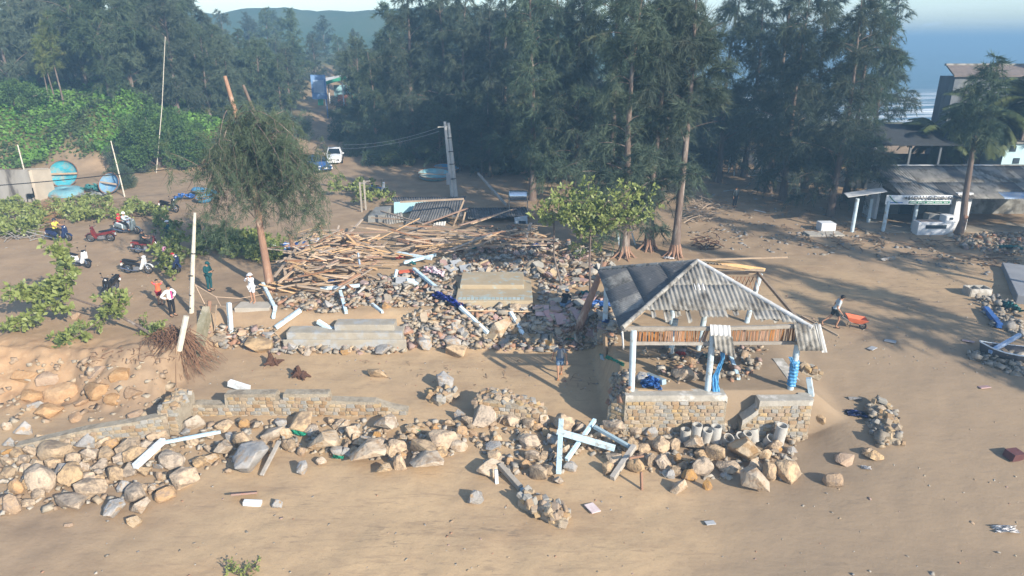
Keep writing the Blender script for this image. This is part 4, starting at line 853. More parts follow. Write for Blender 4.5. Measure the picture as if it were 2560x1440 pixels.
# the stand beside the shop clearing
for px, py, pr, sc, rz, lab in ((1560, 640, NEAR[0], 1.0, .3, 'tall casuarina with flaring roots beside the leaning blue poles'), (1622, 622, NEAR[1], .95, 1.2, 'thick casuarina with a stump-like base behind the sea almond'), (1687, 640, OPEN[0], 1.02, 2.0, 'tall slim casuarina with a long bare pale trunk above the shelter'),
        (1652, 500, NEAR[2], 1.05, .5, 'casuarina with thin straight trunk behind the pale-trunked one'), (1522, 520, OPEN[1], 1.05, 1.1, 'casuarina with forked bare limbs against the sky'), (1440, 500, NEAR[3], 1.0, 2.2, 'broad casuarina behind the steel water tank'),
        (1330, 500, NEAR[1], 1.0, 4.0, 'dense casuarina behind the collapsed house roof'), (1385, 445, NEAR[0], 1.1, 5.0, 'dark casuarina deep behind the water tank'), (1920, 480, NEAR[2], .98, 3.1, 'casuarina with twin trunk beside the strewn clearing'), (1955, 500, NEAR[3], .95, .9, 'casuarina with dark trunk next to the twin-trunked one'),
        (2075, 540, NEAR[0], .92, 2.6, 'casuarina shading the annex end of the shop'), (2112, 500, NEAR[1], .92, 4.4, 'casuarina leaning out behind the shop annex'), (2010, 470, NEAR[2], .98, 1.7, 'bushy casuarina behind the clearing trunks'), (1860, 440, NEAR[3], 1.0, 5.3, 'casuarina behind the small blue-posted lean-to'),
        (1795, 455, NEAR[0], .98, .2, 'casuarina with low skirts before the far beach house'), (2165, 440, NEAR[2], .85, 3.7, 'casuarina standing at the corner of the dark shed')):
    tree('casuarina_tree', lab, pr, at_tree(px, py), rz, sc, 'casuarinas round the clearing')
# flaring roots on the near trunks
for px, py in ((1560, 640), (1622, 622), (1687, 640)):
    p = at_tree(px, py); rt = None; mb = MB()
    for i in range(11):
        a = i*.57+tr.uniform(-.2, .2); l = tr.uniform(.5, 1.1); mb.tube([(.2*math.cos(a), .2*math.sin(a), 1.0), (.34*math.cos(a), .34*math.sin(a), .45), (l*.75*math.cos(a), l*.75*math.sin(a), .08), (l*1.3*math.cos(a), l*1.3*math.sin(a), -.08)], [.09, .09, .06, .03], 6)
    par = [o for o in bpy.data.objects if o.type == 'EMPTY' and (o.location-p).length < .05][0]; mb.build('root_flare', m_barkr, par, smooth=True)
# wood behind: middle and left
mid = [(930, 400), (985, 385), (1040, 395), (1100, 400), (1165, 410), (1225, 415), (1275, 395), (1000, 330), (1070, 330), (1150, 330), (1240, 340), (1320, 345), (1400, 350), (1480, 360), (1560, 370), (1640, 360), (1720, 360), (915, 330), (950, 290), (1020, 280), (1110, 290), (1210, 300)]
for i, (px, py) in enumerate(mid):
    p = at_tree(px+tr.uniform(-14, 14), py); tree('casuarina_tree', 'tall dark casuarina in the wood beyond the collapsed house', (NEAR if i < 7 else FAR)[i % 4], p, tr.uniform(0, 6), tr.uniform(.88, 1.1)*(1.0 if i < 7 else 1.08)*(.74 if px < 990 else 1), 'wood beyond the collapsed house')
for i in range(46):
    px = tr.uniform(880, 1800); py = tr.uniform(300, 425) if px < 1300 else tr.uniform(320, 415)
    tree('casuarina_sapling', 'low bushy casuarina filling the understory of the wood', FAR[i % 4], at_tree(px, py), tr.uniform(0, 6), tr.uniform(.28, .5), 'understory of the wood', 1.25)
for i in range(34):
    px = tr.uniform(1130, 1860); py = tr.uniform(415, 455) if px < 1700 else tr.uniform(395, 430)
    tree('casuarina_sapling', 'low drooping casuarina skirting the trunks beside the clearing', NEAR[i % 4], at_tree(px, py), tr.uniform(0, 6), tr.uniform(.30, .46), 'saplings skirting the clearing', 1.3)
lf = [(30, 235), (95, 225), (160, 215), (225, 225), (285, 215), (345, 240), (395, 232), (450, 250), (505, 262), (560, 265), (610, 285), (660, 300), (700, 305), (735, 285), (690, 250), (640, 240), (580, 235), (520, 225), (455, 215), (390, 205), (325, 200), (260, 195), (190, 190), (120, 190), (50, 195), (720, 240), (755, 232), (880, 262), (905, 285), (900, 240), (860, 215), (780, 212), (700, 208), (620, 205), (545, 200), (470, 190), (860, 195), (930, 235), (280, 250), (440, 290), (520, 300), (590, 310)]
for i, (px, py) in enumerate(lf):
    p = gt(px+tr.uniform(-12, 12), py)
    if p.y > 260: p = on(p.x*200/p.y, 200)
    yk = float(np.interp(p.y, [60, 120, 200], [1, .82, .8]))*(1.15 if px < 260 else 1); sc = tr.uniform(.72, .98)*yk*(.8 if px > 480 else 1.08)
    tree('casuarina_tree', 'grey-green casuarina in the wood left of the road', FAR[(i*3) % 4], Vector((p.x, p.y, p.z-.2)), tr.uniform(0, 6), sc, 'wood left of the road')
for i in range(26):
    x_ = -20-i*4.2+tr.uniform(-3, 3); y_ = tr.uniform(135, 185)
    tree('casuarina_tree', 'grey-green casuarina in the wood left of the road', FAR[i % 4], on(x_, y_, -.2), tr.uniform(0, 6), tr.uniform(.8, 1.0)*(.8 if x_ > -75 else 1), 'wood left of the road')
for px, py, s_ in ((140, 262, .95), (160, 265, 1.05), (125, 262, .8), (20, 215, 1.0), (45, 222, .9)):
    tree('young_casuarina', 'slender yellow-green young casuarina on the vine bank' if px > 100 else 'slender pale young casuarina at the top of the vine bank', YOUNG, at_tree(px, py), tr.uniform(0, 6), s_, 'young casuarinas on the bank')
# trees standing outside the frame on the right: their shade falls across the clearing
for x_, y_, s_ in ((31, 23, .9), (35.5, 29, .95), (39, 35, 1.0), (44, 41, 1.0), (33, 16, .85)):
    tree('casuarina_tree', 'casuarina standing right of the open sand, shading the clearing', OPEN[int(x_) % 2] if x_ < 36 else NEAR[int(x_) % 4], on(x_, y_, -.1), x_, s_, 'casuarinas right of the sand')
# ------------------------------------------------------------------ broken casuarina by the rubble
b0 = gt(676, 728); tp_ = gy(562, 190, b0.y+.6)
bt = thing('broken_casuarina', 'snapped leaning casuarina with drooping foliage beside the timber heap', 'tree', b0); bo = b0.copy()
def lp(px, py, dy=0): return gy(px, py, b0.y+dy)-bo
tpts = [lp(678, 735), lp(664, 650, .1), lp(650, 570, .2), lp(635, 470, .3), lp(612, 360, .4), lp(590, 285, .5), lp(562, 190, .6)]; tpts[0].z = -.3
MB().tube(tpts, [.25, .21, .18, .16, .14, .12, .09], 10).build('trunk', m_barkr, bt, smooth=True)
MB().tube([lp(640, 420, .3), lp(655, 330, 1.0), lp(640, 290, 1.2), lp(608, 213, 1.4)], [.12, .10, .09, .07], 8).build('trunk', m_bark, bt, smooth=True)
nr = np.random.RandomState(9); Ps, Ds = [], []; mbl = MB()
for i in range(84):
    f0 = nr.uniform(.35, .86); x = f0*6; j = int(x); s0 = np.array(tpts[j].lerp(tpts[min(j+1, 6)], x-j))
    ex = nr.uniform(495, 815) if i % 4 else nr.normal(650, 60); ey = float(np.interp(abs(ex-650), [0, 60, 150], [270, 265, 340]))+nr.rand()**.8*float(np.interp(abs(ex-650), [0, 80, 150], [240, 260, 190]))
    tgt = np.array(lp(ex, ey, nr.uniform(-2.4, 2.4)))
    k = np.linspace(0, 1, 8)[:, None]; path = s0*(1-k)+tgt*k; path[:, 2] += np.sin(k[:, 0]*math.pi)*.7
    path = np.concatenate([path, path[-1:]+np.array([[nr.normal()*.2, nr.normal()*.2, -.5]]), path[-1:]+np.array([[nr.normal()*.35, nr.normal()*.3, -1.7]])])
    mbl.tube([Vector(q) for q in path], list(np.linspace(.035, .006, 10)), 4, cap=False)
    m_ = 560; ncl = 14; tc_ = (.25+.75*nr.rand(ncl))*8.99; ii = tc_.astype(int); f = (tc_-ii)[:, None]; C_ = path[ii]*(1-f)+path[ii+1]*f+nr.normal(size=(ncl, 3))*.22; sdv = nr.normal(size=(ncl, 3))*.6+np.array((0, 0, -.25))
    c = nr.randint(0, ncl, m_); r_ = nr.rand(m_)[:, None]; q = C_[c]+sdv[c]*r_*.8+nr.normal(size=(m_, 3))*.06; q[:, 2] -= r_[:, 0]**2*.35; Ps.append(q); Ds.append(sdv[c]+nr.normal(size=(m_, 3))*.5+np.array((0, 0, -.5)))
P_ = np.concatenate(Ps); D_ = np.concatenate(Ds); V, F_, n_ = blades(P_, D_, nr.uniform(.18, .42, len(P_)), .026, nr)
mbl.build('limbs', m_bark, bt); me = np_mesh('crown', V, F_, M('limp_needles', (.07, .10, .06), (.11, .145, .08), sc=.8, rough=.85, trans=.25, c3=(.15, .155, .09), sc3=.7, t3=.62), n_); o = mobj('crown', me, bt); o['kind'] = 'stuff'
# stump next to it
sp_ = gt(735, 650); stp = thing('tree_stump', 'reddish broken tree stump standing in the timber heap', 'stump', sp_); MB().tube([(0, 0, -.3), (.03, 0, .8), (-.05, 0, 1.55)], [.2, .17, .15], 9).build('trunk', m_barkr, stp, smooth=True); MB().tube([(-.05, 0, 1.53), (-.08, 0, 1.75)], [.14, .03], 6).build('splinter', m_barkr, stp)
# leaning broken trunk with root mass in front of the shelter
p1 = gt(1440, 835); q1 = gy(1512, 655, p1.y+.9)
lt = thing('dead_tree', 'reddish leaning dead trunk with torn root mass beside the shelter', 'tree', p1); MB().tube([Vector((0, 0, -.2)), (q1-p1)*.2, (q1-p1)*.6, q1-p1], [.27, .22, .17, .12], 9).build('trunk', m_barkr, lt, smooth=True)
MB().tube([(q1-p1)*.85, (q1-p1)*.85+Vector((.05, 0, .8))], [.07, .04], 6).build('branch', m_bark, lt)
mb = MB()
for i in range(60):
    a = tr.uniform(0, 6.3); l = tr.uniform(.4, 1.0); mb.tube([(.12*math.cos(a), .12*math.sin(a), .2), (l*.5*math.cos(a), l*.5*math.sin(a), .15+tr.uniform(-.2, .5)), (l*math.cos(a), l*math.sin(a), tr.uniform(-.3, .35))], [.03, .018, .006], 4)
mb.build('roots', m_root, lt)['kind'] = 'stuff'
# ------------------------------------------------------------------ sea almonds (big leaves)
def rosette_leaves(pts, dirs, nr, n=10, L_=.24, W=.12):
    P_ = np.repeat(np.array(pts), n, 0); D_ = np.repeat(np.array(dirs), n, 0); D_ = D_/np.linalg.norm(D_, axis=1, keepdims=True)
    D_ = D_*.55+nr.normal(size=D_.shape)*.75; P_ = P_+nr.normal(size=P_.shape)*.05
    return blades(P_, D_, nr.uniform(.6, 1.2, len(P_))*L_, nr.uniform(.7, 1.1, len(P_))*W, nr, kite=True)
def almond(name, label, base, stems, seed, n=11, dens=9, L_=.24, spread=.28, W=.125, group=None, cat='tree', trunk_r=.06):
    """stems: list of world polylines (first = trunk); leaves cluster along the outer half of every stem but the first"""
    nr = np.random.RandomState(seed); t = thing(name, label, cat, base, group=group); mb = MB(); pts, dirs = [], []
    for si, s in enumerate(stems):
        s = [Vector(p)-base for p in s]; r = trunk_r if si == 0 else trunk_r*.45
        mb.tube(s, [max(.012, r*(1-.6*i/len(s))) for i in range(len(s))], 7)
        if si == 0: continue
        Ls = sum((s[i+1]-s[i]).length for i in range(len(s)-1)); m = max(3, int(Ls*dens))
        for j in range(m):
            tt = .12+.88*nr.rand(); x = tt*(len(s)-1); i = min(int(x), len(s)-2); p = s[i].lerp(s[i+1], x-i); d = (s[i+1]-s[i]).normalized()
            off = Vector(nr.normal(size=3)*spread*np.array((1, .8, .7))); pts.append(tuple(p+off)); dirs.append(tuple(d*.5+off*2+Vector((0, 0, .45))))
            if nr.rand() < .35: mb.tube([p, p+off], [.014, .008], 4, cap=False)
    st_o = mb.build('stems' if cat == 'branches' else 'trunk', m_bark, t, smooth=True)
    if cat == 'branches': st_o['kind'] = 'stuff'
    V, F_, k = rosette_leaves(pts, dirs, nr, n, L_, W); o = mobj('leaves', np_mesh('leaves', V, F_, m_leaf, k), t); o['kind'] = 'stuff'
    return t
def gp_(px, py, h): p = gt(px, py); return Vector((p.x, p.y, p.z+h))
def air(px, py, Y): return gy(px, py, Y)
# uprooted one lying on the left terrace
rb = gt(398, 848); Yr = rb.y
almond('fallen_sea_almond', 'uprooted sea almond lying with big glossy leaves and bared roots', rb, [[air(400, 848, Yr), air(340, 812, Yr+.4), air(270, 775, Yr+1.0), air(170, 742, Yr+1.6)],
  [air(180, 745, Yr+1.6), air(150, 705, Yr+1.8), air(158, 640, Yr+2.0), air(140, 612, Yr+2.0)], [air(175, 745, Yr+1.6), air(110, 735, Yr+1.4), air(30, 722, Yr+1.2)], [air(170, 745, Yr+1.6), air(120, 770, Yr+1.0), air(70, 790, Yr+.7), air(20, 828, Yr+.4)],
  [air(165, 740, Yr+1.6), air(165, 700, Yr+1.3), air(160, 670, Yr+1.2)], [air(280, 780, Yr+1.0), air(245, 805, Yr+.3), air(200, 835, Yr-.2), air(148, 862, Yr-.4), air(168, 880, Yr-.4)], [air(270, 775, Yr+1.0), air(290, 750, Yr+1.0), air(285, 740, Yr+.9), air(310, 742, Yr+1)],
  [air(250, 770, Yr+1), air(290, 765, Yr+.6), air(300, 745, Yr+.5)], [air(150, 720, Yr+1.7), air(90, 740, Yr+1.8), air(60, 715, Yr+1.9)]], 4, dens=15, n=11, L_=.32, W=.19, spread=.28, trunk_r=.085)
mbr = MB()
for i in range(200):
    a = tr.uniform(-1.9, .5); l = tr.uniform(.6, 2.3); s0 = Vector((tr.uniform(-.2, 1.4), tr.uniform(-.3, .7), tr.uniform(-.1, .5)))
    e = s0+Vector((l*math.cos(a)*.9, l*math.sin(a)*.9, 0)); e.z = H(rb.x+e.x, rb.y+e.y)-rb.z+tr.uniform(0, .1); m1 = s0.lerp(e, .5)+Vector((tr.uniform(-.35, .35), tr.uniform(-.3, .3), tr.uniform(.0, .35)))
    mbr.tube([s0, m1, e], [.022, .016, .007], 3, cap=False)
rt = [o for o in bpy.data.objects if o.name == 'fallen_sea_almond'][0]; mbr.build('roots', m_root, rt)['kind'] = 'stuff'
# upright one behind the shelter
ub = gt(1476, 735); Yu = ub.y
st_ = [[ub-Vector((0, 0, .2)), air(1474, 660, Yu), air(1477, 560, Yu)]]
for tx, ty, dy in ((1345, 515, -.6), (1385, 480, .4), (1420, 465, 1.0), (1470, 455, .3), (1520, 500, -.8), (1560, 530, .2), (1610, 520, .8), (1620, 455, .2), (1575, 470, -.5), (1400, 520, -1.2), (1450, 500, -1.0), (1500, 540, 1.0), (1360, 535, .8), (1640, 530, 0), (1440, 540, 1.2), (1410, 500, .2), (1480, 500, 0), (1540, 545, -.6)):
    q = air(tx, ty, Yu+dy); s0 = air(1477, 575, Yu); st_.append([s0, s0.lerp(q, .5)+Vector((0, 0, .12)), q])
almond('sea_almond', 'upright sea almond with spreading pale-green whorls beyond the shelter', ub, st_, 8, dens=10, n=11, L_=.27, W=.14, spread=.32, trunk_r=.075)
ub2 = gt(1405, 720); almond('sea_almond', 'thin bent bare sapling stem beside the upright sea almond', ub2, [[ub2, air(1385, 640, ub2.y), air(1385, 560, ub2.y), air(1380, 520, ub2.y)], [air(1385, 560, ub2.y), air(1365, 545, ub2.y), air(1345, 548, ub2.y)]], 18, dens=8, n=9, L_=.2, trunk_r=.06)
# heaps of torn branches on the terrace
def branchheap(label, poly, Hh, n, seed, base_px, leafden=10, L_=.30):
    rs_ = random.Random(seed); b = gt(*base_px); stems = [[b+Vector((-.2, 0, .05)), b+Vector((.3, .1, .12))]]
    for i in range(n):
        x, y = rpoly(poly, rs_); p = gt(x, y+14); h = rs_.uniform(.1, Hh); a = rs_.uniform(0, 6.3); l = rs_.uniform(.5, 1.2); p.z += h
        stems.append([p-Vector((math.cos(a)*l/2, math.sin(a)*l/2, .1)), p, p+Vector((math.cos(a)*l/2, math.sin(a)*l/2, rs_.uniform(0, .25)))])
    return almond('branch_heap', label, b, stems, seed, dens=leafden, L_=L_, trunk_r=.05, cat='branches', spread=.22, W=L_*.58)
branchheap('big heap of torn sea almond branches below the concrete wall', [(0, 500), (70, 495), (120, 530), (118, 560), (60, 580), (0, 585)], .9, 46, 31, (40, 580))
branchheap('row of torn leafy branches lying behind the parked motorbikes', [(120, 505), (230, 490), (300, 492), (360, 500), (400, 520), (380, 545), (300, 540), (230, 545), (150, 540)], .7, 44, 32, (250, 548))
branchheap('leafy branch hanging over the motorbikes by the concrete pole', [(385, 530), (450, 560), (470, 620), (470, 690), (440, 700), (400, 660), (395, 600)], 1.3, 30, 33, (430, 690), 8)
branchheap('long low row of torn leaves beside the snapped casuarina', [(485, 575), (560, 575), (640, 590), (690, 605), (690, 640), (600, 640), (490, 625)], .8, 46, 34, (580, 640), 11)
branchheap('leafy branches propped by the timber posts near the road', [(830, 455), (920, 450), (990, 490), (1000, 520), (920, 510), (860, 500), (820, 490)], 1.0, 26, 35, (900, 530), 8)
branchheap('small leaf tuft lying at the terrace edge', [(375, 795), (400, 795), (402, 825), (378, 825)], .25, 5, 36, (388, 825), 9, .2)
branchheap('torn green leaf tuft half buried in the beach sand', [(585, 1418), (625, 1418), (632, 1440), (580, 1440)], .05, 3, 37, (605, 1434), 6, .13)
branchheap('leafy sprigs fallen among the tile rubble', [(1430, 610), (1480, 590), (1500, 640), (1440, 650)], .4, 9, 38, (1460, 650), 7, .2)
# dead brown twig heaps
def twigs(label, poly, n, seed, base_px, L_=1.2, hh=.6, mat=m_dead, r=.012):
    rs_ = random.Random(seed); b = gt(*base_px); mb = MB()
    for i in range(n):
        x, y = rpoly(poly, rs_); p = gt(x, y); a = rs_.uniform(0, 6.3); l = rs_.uniform(.3, 1)*L_; z = rs_.uniform(0, hh); d = Vector((math.cos(a)*l, math.sin(a)*l, rs_.uniform(-.25, .4)*l)); p.z += z
        mb.tube([p-d/2-b, p+Vector((rs_.uniform(-.1, .1), 0, rs_.uniform(-.05, .12)))-b, p+d/2-b], [r*rs_.uniform(.7, 1.6), r, r*.5], 4, cap=False)
    o = mb.build('twig_heap', mat); o.location = b; return tag(o, label, 'branches', kind='stuff')
twigs('brown dry brush heap behind the yellow-shirted rider', [(105, 520), (150, 505), (160, 570), (120, 590)], 170, 41, (130, 585), 1.1, .9, M('dry_brush', (.33, .19, .10), (.25, .14, .08), sc=4))
twigs('grey driftwood sticks under the big branch heap', [(0, 570), (110, 560), (110, 600), (0, 605)], 60, 42, (50, 600), 2.2, .35, m_woodg, .03)
twigs('tangle of sticks behind the parked scooters', [(150, 520), (300, 505), (380, 530), (370, 555), (200, 550)], 120, 43, (270, 550), 1.6, .4, m_dead, .018)
# ------------------------------------------------------------------ shrubs and vine bank
def bush(label, base, rad, nclump, nleaf, seed, mat, L_=.22, W=.09, name='shrub'):
    nr = np.random.RandomState(seed); t = thing(name, label, 'shrub', base); C_ = nr.normal(size=(nclump, 3)); C_ /= np.linalg.norm(C_, axis=1, keepdims=True); C_ *= nr.uniform(.45, 1, (nclump, 1)); C_[:, 2] = np.abs(C_[:, 2])*1.0+.05
    C_ *= np.array(rad); s = nr.randint(0, nclump, nleaf); cr = nr.uniform(.35, .8, nclump)*(sum(rad)/9)
    q = nr.normal(size=(nleaf, 3)); q /= np.linalg.norm(q, axis=1, keepdims=True); P_ = C_[s]+q*cr[s][:, None]*nr.uniform(.6, 1.05, (nleaf, 1)); D_ = q+nr.normal(size=(nleaf, 3))*.5
    V, F_, k = blades(P_, D_, nr.uniform(.6, 1.2, nleaf)*L_, W, nr, kite=True); o = mobj('foliage', np_mesh('foliage', V, F_, mat, k), t); o['kind'] = 'stuff'
    mb = MB()
    for c in C_[:26]: mb.tube([(0, 0, -.2), Vector(c)*.5+Vector((0, 0, .2)), Vector(c)], [.09, .05, .015], 5, cap=False)
    mb.build('stems', m_bark, t); return t
b = gt(400, 418); bush('big rounded light-green shrub tree behind the thin antenna mast', b, (4.1, 3.2, 6.2), 60, 22000, 51, m_leafb, .28, .11)
b = gt(330, 425); bush('dark feathery bush at the foot of the sandy bank', b, (2.6, 2.2, 3.0), 36, 9000, 52, m_need, .4, .05)
b = gt(300, 470); bush('low feathery casuarina bush beside the leaning bamboo', b, (1.5, 1.2, 2.0), 26, 6000, 53, m_need, .35, .035)
b = gt(480, 405); bush('dark bush right of the rounded shrub', b, (2.6, 2.2, 4.2), 36, 9000, 54, m_leafb, .26, .1)
for i, (px, py, rx, rz_) in enumerate(((880, 350, 3.0, 2.4), (925, 385, 3.0, 2.6), (975, 410, 2.6, 2.6), (870, 300, 3.5, 3.0), (690, 395, 3.0, 3.2), (720, 430, 2.4, 2.2), (600, 380, 3, 3), (650, 360, 3, 3.4), (1250, 430, 2.2, 2.4), (1090, 395, 2.4, 2.4), (730, 340, 3, 3), (1750, 425, 1.8, 2.2), (1990, 420, 2.4, 2.6), (2060, 415, 2.6, 3), (2130, 410, 2.6, 3))):
    bush('dark roadside thicket under the casuarinas', gt(px, py), (rx, rx*.8, rz_), 34, 7000, 60+i, m_needf, .4, .07, name='thicket')['group'] = 'roadside thickets'
nr = np.random.RandomState(91); m_ = 60000; xv = nr.uniform(-72, -31, m_); yv = nr.uniform(69, 96, m_); msk = (sst(-31, -37, xv)*sst(69.3, 72, yv+fbm(xv*.3, yv*.3, 2)*5)) > nr.rand(m_)
xv, yv = xv[msk], yv[msk]; zv = hgt(xv, yv)+nr.uniform(0, .35, len(xv))+np.maximum(0, fbm(xv*.5, yv*.5, 2))*2.2
P_ = np.stack([xv, yv, zv], 1); D_ = nr.normal(size=P_.shape); D_[:, 2] = np.abs(D_[:, 2])*.6; D_[:, 1] -= .5
V, F_, k = blades(P_, D_, nr.uniform(.25, .5, len(P_)), .26, nr, kite=True); tag(mobj('ground_vines', np_mesh('ground_vines', V, F_, m_vine, k)), 'bright green creeping vines covering the sandy bank', 'vines', kind='stuff')
b = gt(30, 265); bush('olive shrub at the top of the vine bank', b, (4, 2.5, 2.6), 34, 8000, 55, m_leafb, .3, .12)
# ------------------------------------------------------------------ palms
m_palm = M('palm_fronds', (.085, .115, .04), (.13, .15, .055), sc=1, rough=.6, trans=.25, c3=(.06, .085, .03), sc3=.6, t3=.5)
def palm(label, base, Ht, seed, nf=20, FL=3.0, lean=(0, 0)):
    rs_ = random.Random(seed); nr = np.random.RandomState(seed); t = thing('coconut_palm', label, 'palm', base)
    tops = Vector((lean[0], lean[1], Ht)); MB().tube([(0, 0, -.2), (lean[0]*.35, lean[1]*.35, Ht*.5), tops], [.22, .16, .13], 9).build('trunk', m_bark, t, smooth=True)
    for i in range(nf):
        az = i*2.4+rs_.uniform(-.2, .2); el = rs_.uniform(-.35, 1.15); path = limb_path(tops, az, el, FL*rs_.uniform(.8, 1.15), 1.5, rs_, 8); A_ = np.array(path)
        tt = np.linspace(.9, 7.98, 64); ii = tt.astype(int); f = (tt-ii)[:, None]; q = A_[ii]*(1-f)+A_[ii+1]*f; dl = A_[ii+1]-A_[ii]; dl /= np.linalg.norm(dl, axis=1, keepdims=True)
        sd = np.cross(dl, np.array((0, 0, 1.0))); sd /= np.linalg.norm(sd, axis=1, keepdims=True)+1e-9; ln = .75*np.sin(np.pi*np.clip(tt/8.6, .05, .97))**.6*FL/3
        Vs = []
        for s in (-1, 1):
            d = sd*s+dl*.55+np.array((0, 0, -.45)); d /= np.linalg.norm(d, axis=1, keepdims=True); Vs.append(np.stack([q-dl*.055, q+dl*.055, q+d*ln[:, None]], 1).reshape(-1, 3))
        V = np.concatenate(Vs); o = mobj('frond', np_mesh('frond', V, np.arange(len(V)).reshape(-1, 3), m_palm, 3), t)
    return t
def palm_at(px, pbase, ptop, label, seed, Y, **k):
    b = gy(px, pbase, Y); b.z = H(b.x, Y); tpz = gy(px, ptop, Y).z; return palm(label, b, tpz-b.z, seed, **k)
palm_at(2440, 420, 290, 'coconut palm with arching fronds before the tall grey building', 5, 58, nf=34, FL=4.2)
palm_at(2535, 420, 250, 'leaning coconut palm close to the turquoise house', 6, 57, nf=34, FL=4.2)
palm_at(2335, 420, 345, 'short coconut palm whose fronds droop over the dark shed', 7, 60, nf=28, FL=3.8)
palm_at(2290, 420, 325, 'small coconut palm against the surf', 8, 70, nf=12, FL=2.6)
palm_at(2500, 420, 320, 'coconut palm crowded against the grey building', 9, 62, nf=30, FL=4.0)
b = on(-84, 128); palm('far coconut palm rising above the wood left of the road', b, 14.5, 12, nf=18, FL=3.2)
# trunk standing before the shop pillar
tp2 = gz(2392, 582, 2.3); tt_ = thing('casuarina_tree', 'casuarina growing before the white shop pillar, its bark torn orange', 'tree', on(tp2.x, tp2.y-.3), group=None)
e = gy(2440, 330, tp2.y+.4)-tt_.location; MB().tube([Vector((-.1, 0, -.2)), Vector((.05, 0, 1.0)), e*.35, e*.7, e], [.34, .24, .21, .17, .12], 9).build('trunk', m_bark, tt_, smooth=True)
MB().sph((.05, -.2, 1.25), .17, sc=(1, .5, 1.1)).build('torn_bark', m_barkr, tt_, smooth=True)
SM = casu_proto(90, m_need, Ht=6, Rc=2.4, base=.05, nb=36, nblade=14000, r0=.1, droop=1.2, bl=(.25, .6), bw=.035)
o = mobj('crown', SM[1], tt_, e-Vector((0, 0, 1.2))); o['kind'] = 'stuff'
# ================================================================== people
m_skin = M('skin', (.42, .24, .155), (.38, .21, .135), rough=.6); m_hair = M('black_hair', (.012, .010, .010), rough=.5); m_eye = M('eye_dark', (.02, .015, .012), rough=.4)
def skin_obj(name, verts, edges, radii, mat, parent, root=0, sub=2):
    me = bpy.data.meshes.new(name); me.from_pydata([tuple(v) for v in verts], edges, []); me.materials.append(mat)
    o = bpy.data.objects.new(name, me); link(o, parent); sk = o.modifiers.new('skin', 'SKIN'); sk.use_smooth_shade = True; sk.branch_smoothing = .5
    for i, s in enumerate(me.skin_vertices[0].data):
        r = radii[i]; s.radius = r if isinstance(r, tuple) else (r, r); s.use_root = (i == root)
    sd = o.modifiers.new('sub', 'SUBSURF'); sd.levels = 1; sd.render_levels = sub
    return o
def J(**k):
    """joints of a standing figure 1.7 m tall that faces -Y"""
    d = dict(pel=(0, 0, .93), wai=(0, 0, 1.08), che=(0, 0, 1.28), nb=(0, .01, 1.42), nk=(0, 0, 1.49), hd=(0, -.015, 1.57), ht=(0, -.01, 1.645),
             sl=(-.18, .01, 1.385), el=(-.23, .02, 1.12), wl=(-.24, -.05, .88), hl=(-.24, -.08, .79), sr=(.18, .01, 1.385), er=(.23, .02, 1.12), wr=(.24, -.05, .88), hr=(.24, -.08, .79),
             pl=(-.09, 0, .90), kl=(-.105, -.015, .50), al=(-.11, .02, .08), tl=(-.12, -.14, .03), pr=(.09, 0, .90), kr=(.105, -.015, .50), ar=(.11, .02, .08), tr=(.12, -.14, .03))
    d.update(k); return {a: Vector(b) for a, b in d.items()}
RAD = dict(pel=(.15, .11), wai=(.13, .10), che=(.155, .11), nb=.075, nk=.055, hd=.088, ht=.072, s=.062, e=.042, w=.029, h=.032, p=.088, k=.058, a=.037, t=.036)
def rad(n): return RAD[n] if n in RAD else RAD[n[0]]
CHAIN = [('pel', 'wai'), ('wai', 'che'), ('che', 'nb'), ('nb', 'nk'), ('nk', 'hd'), ('hd', 'ht'), ('nb', 'sl'), ('sl', 'el'), ('el', 'wl'), ('wl', 'hl'), ('nb', 'sr'), ('sr', 'er'), ('er', 'wr'), ('wr', 'hr'), ('pel', 'pl'), ('pl', 'kl'), ('kl', 'al'), ('al', 'tl'), ('pel', 'pr'), ('pr', 'kr'), ('kr', 'ar'), ('ar', 'tr')]
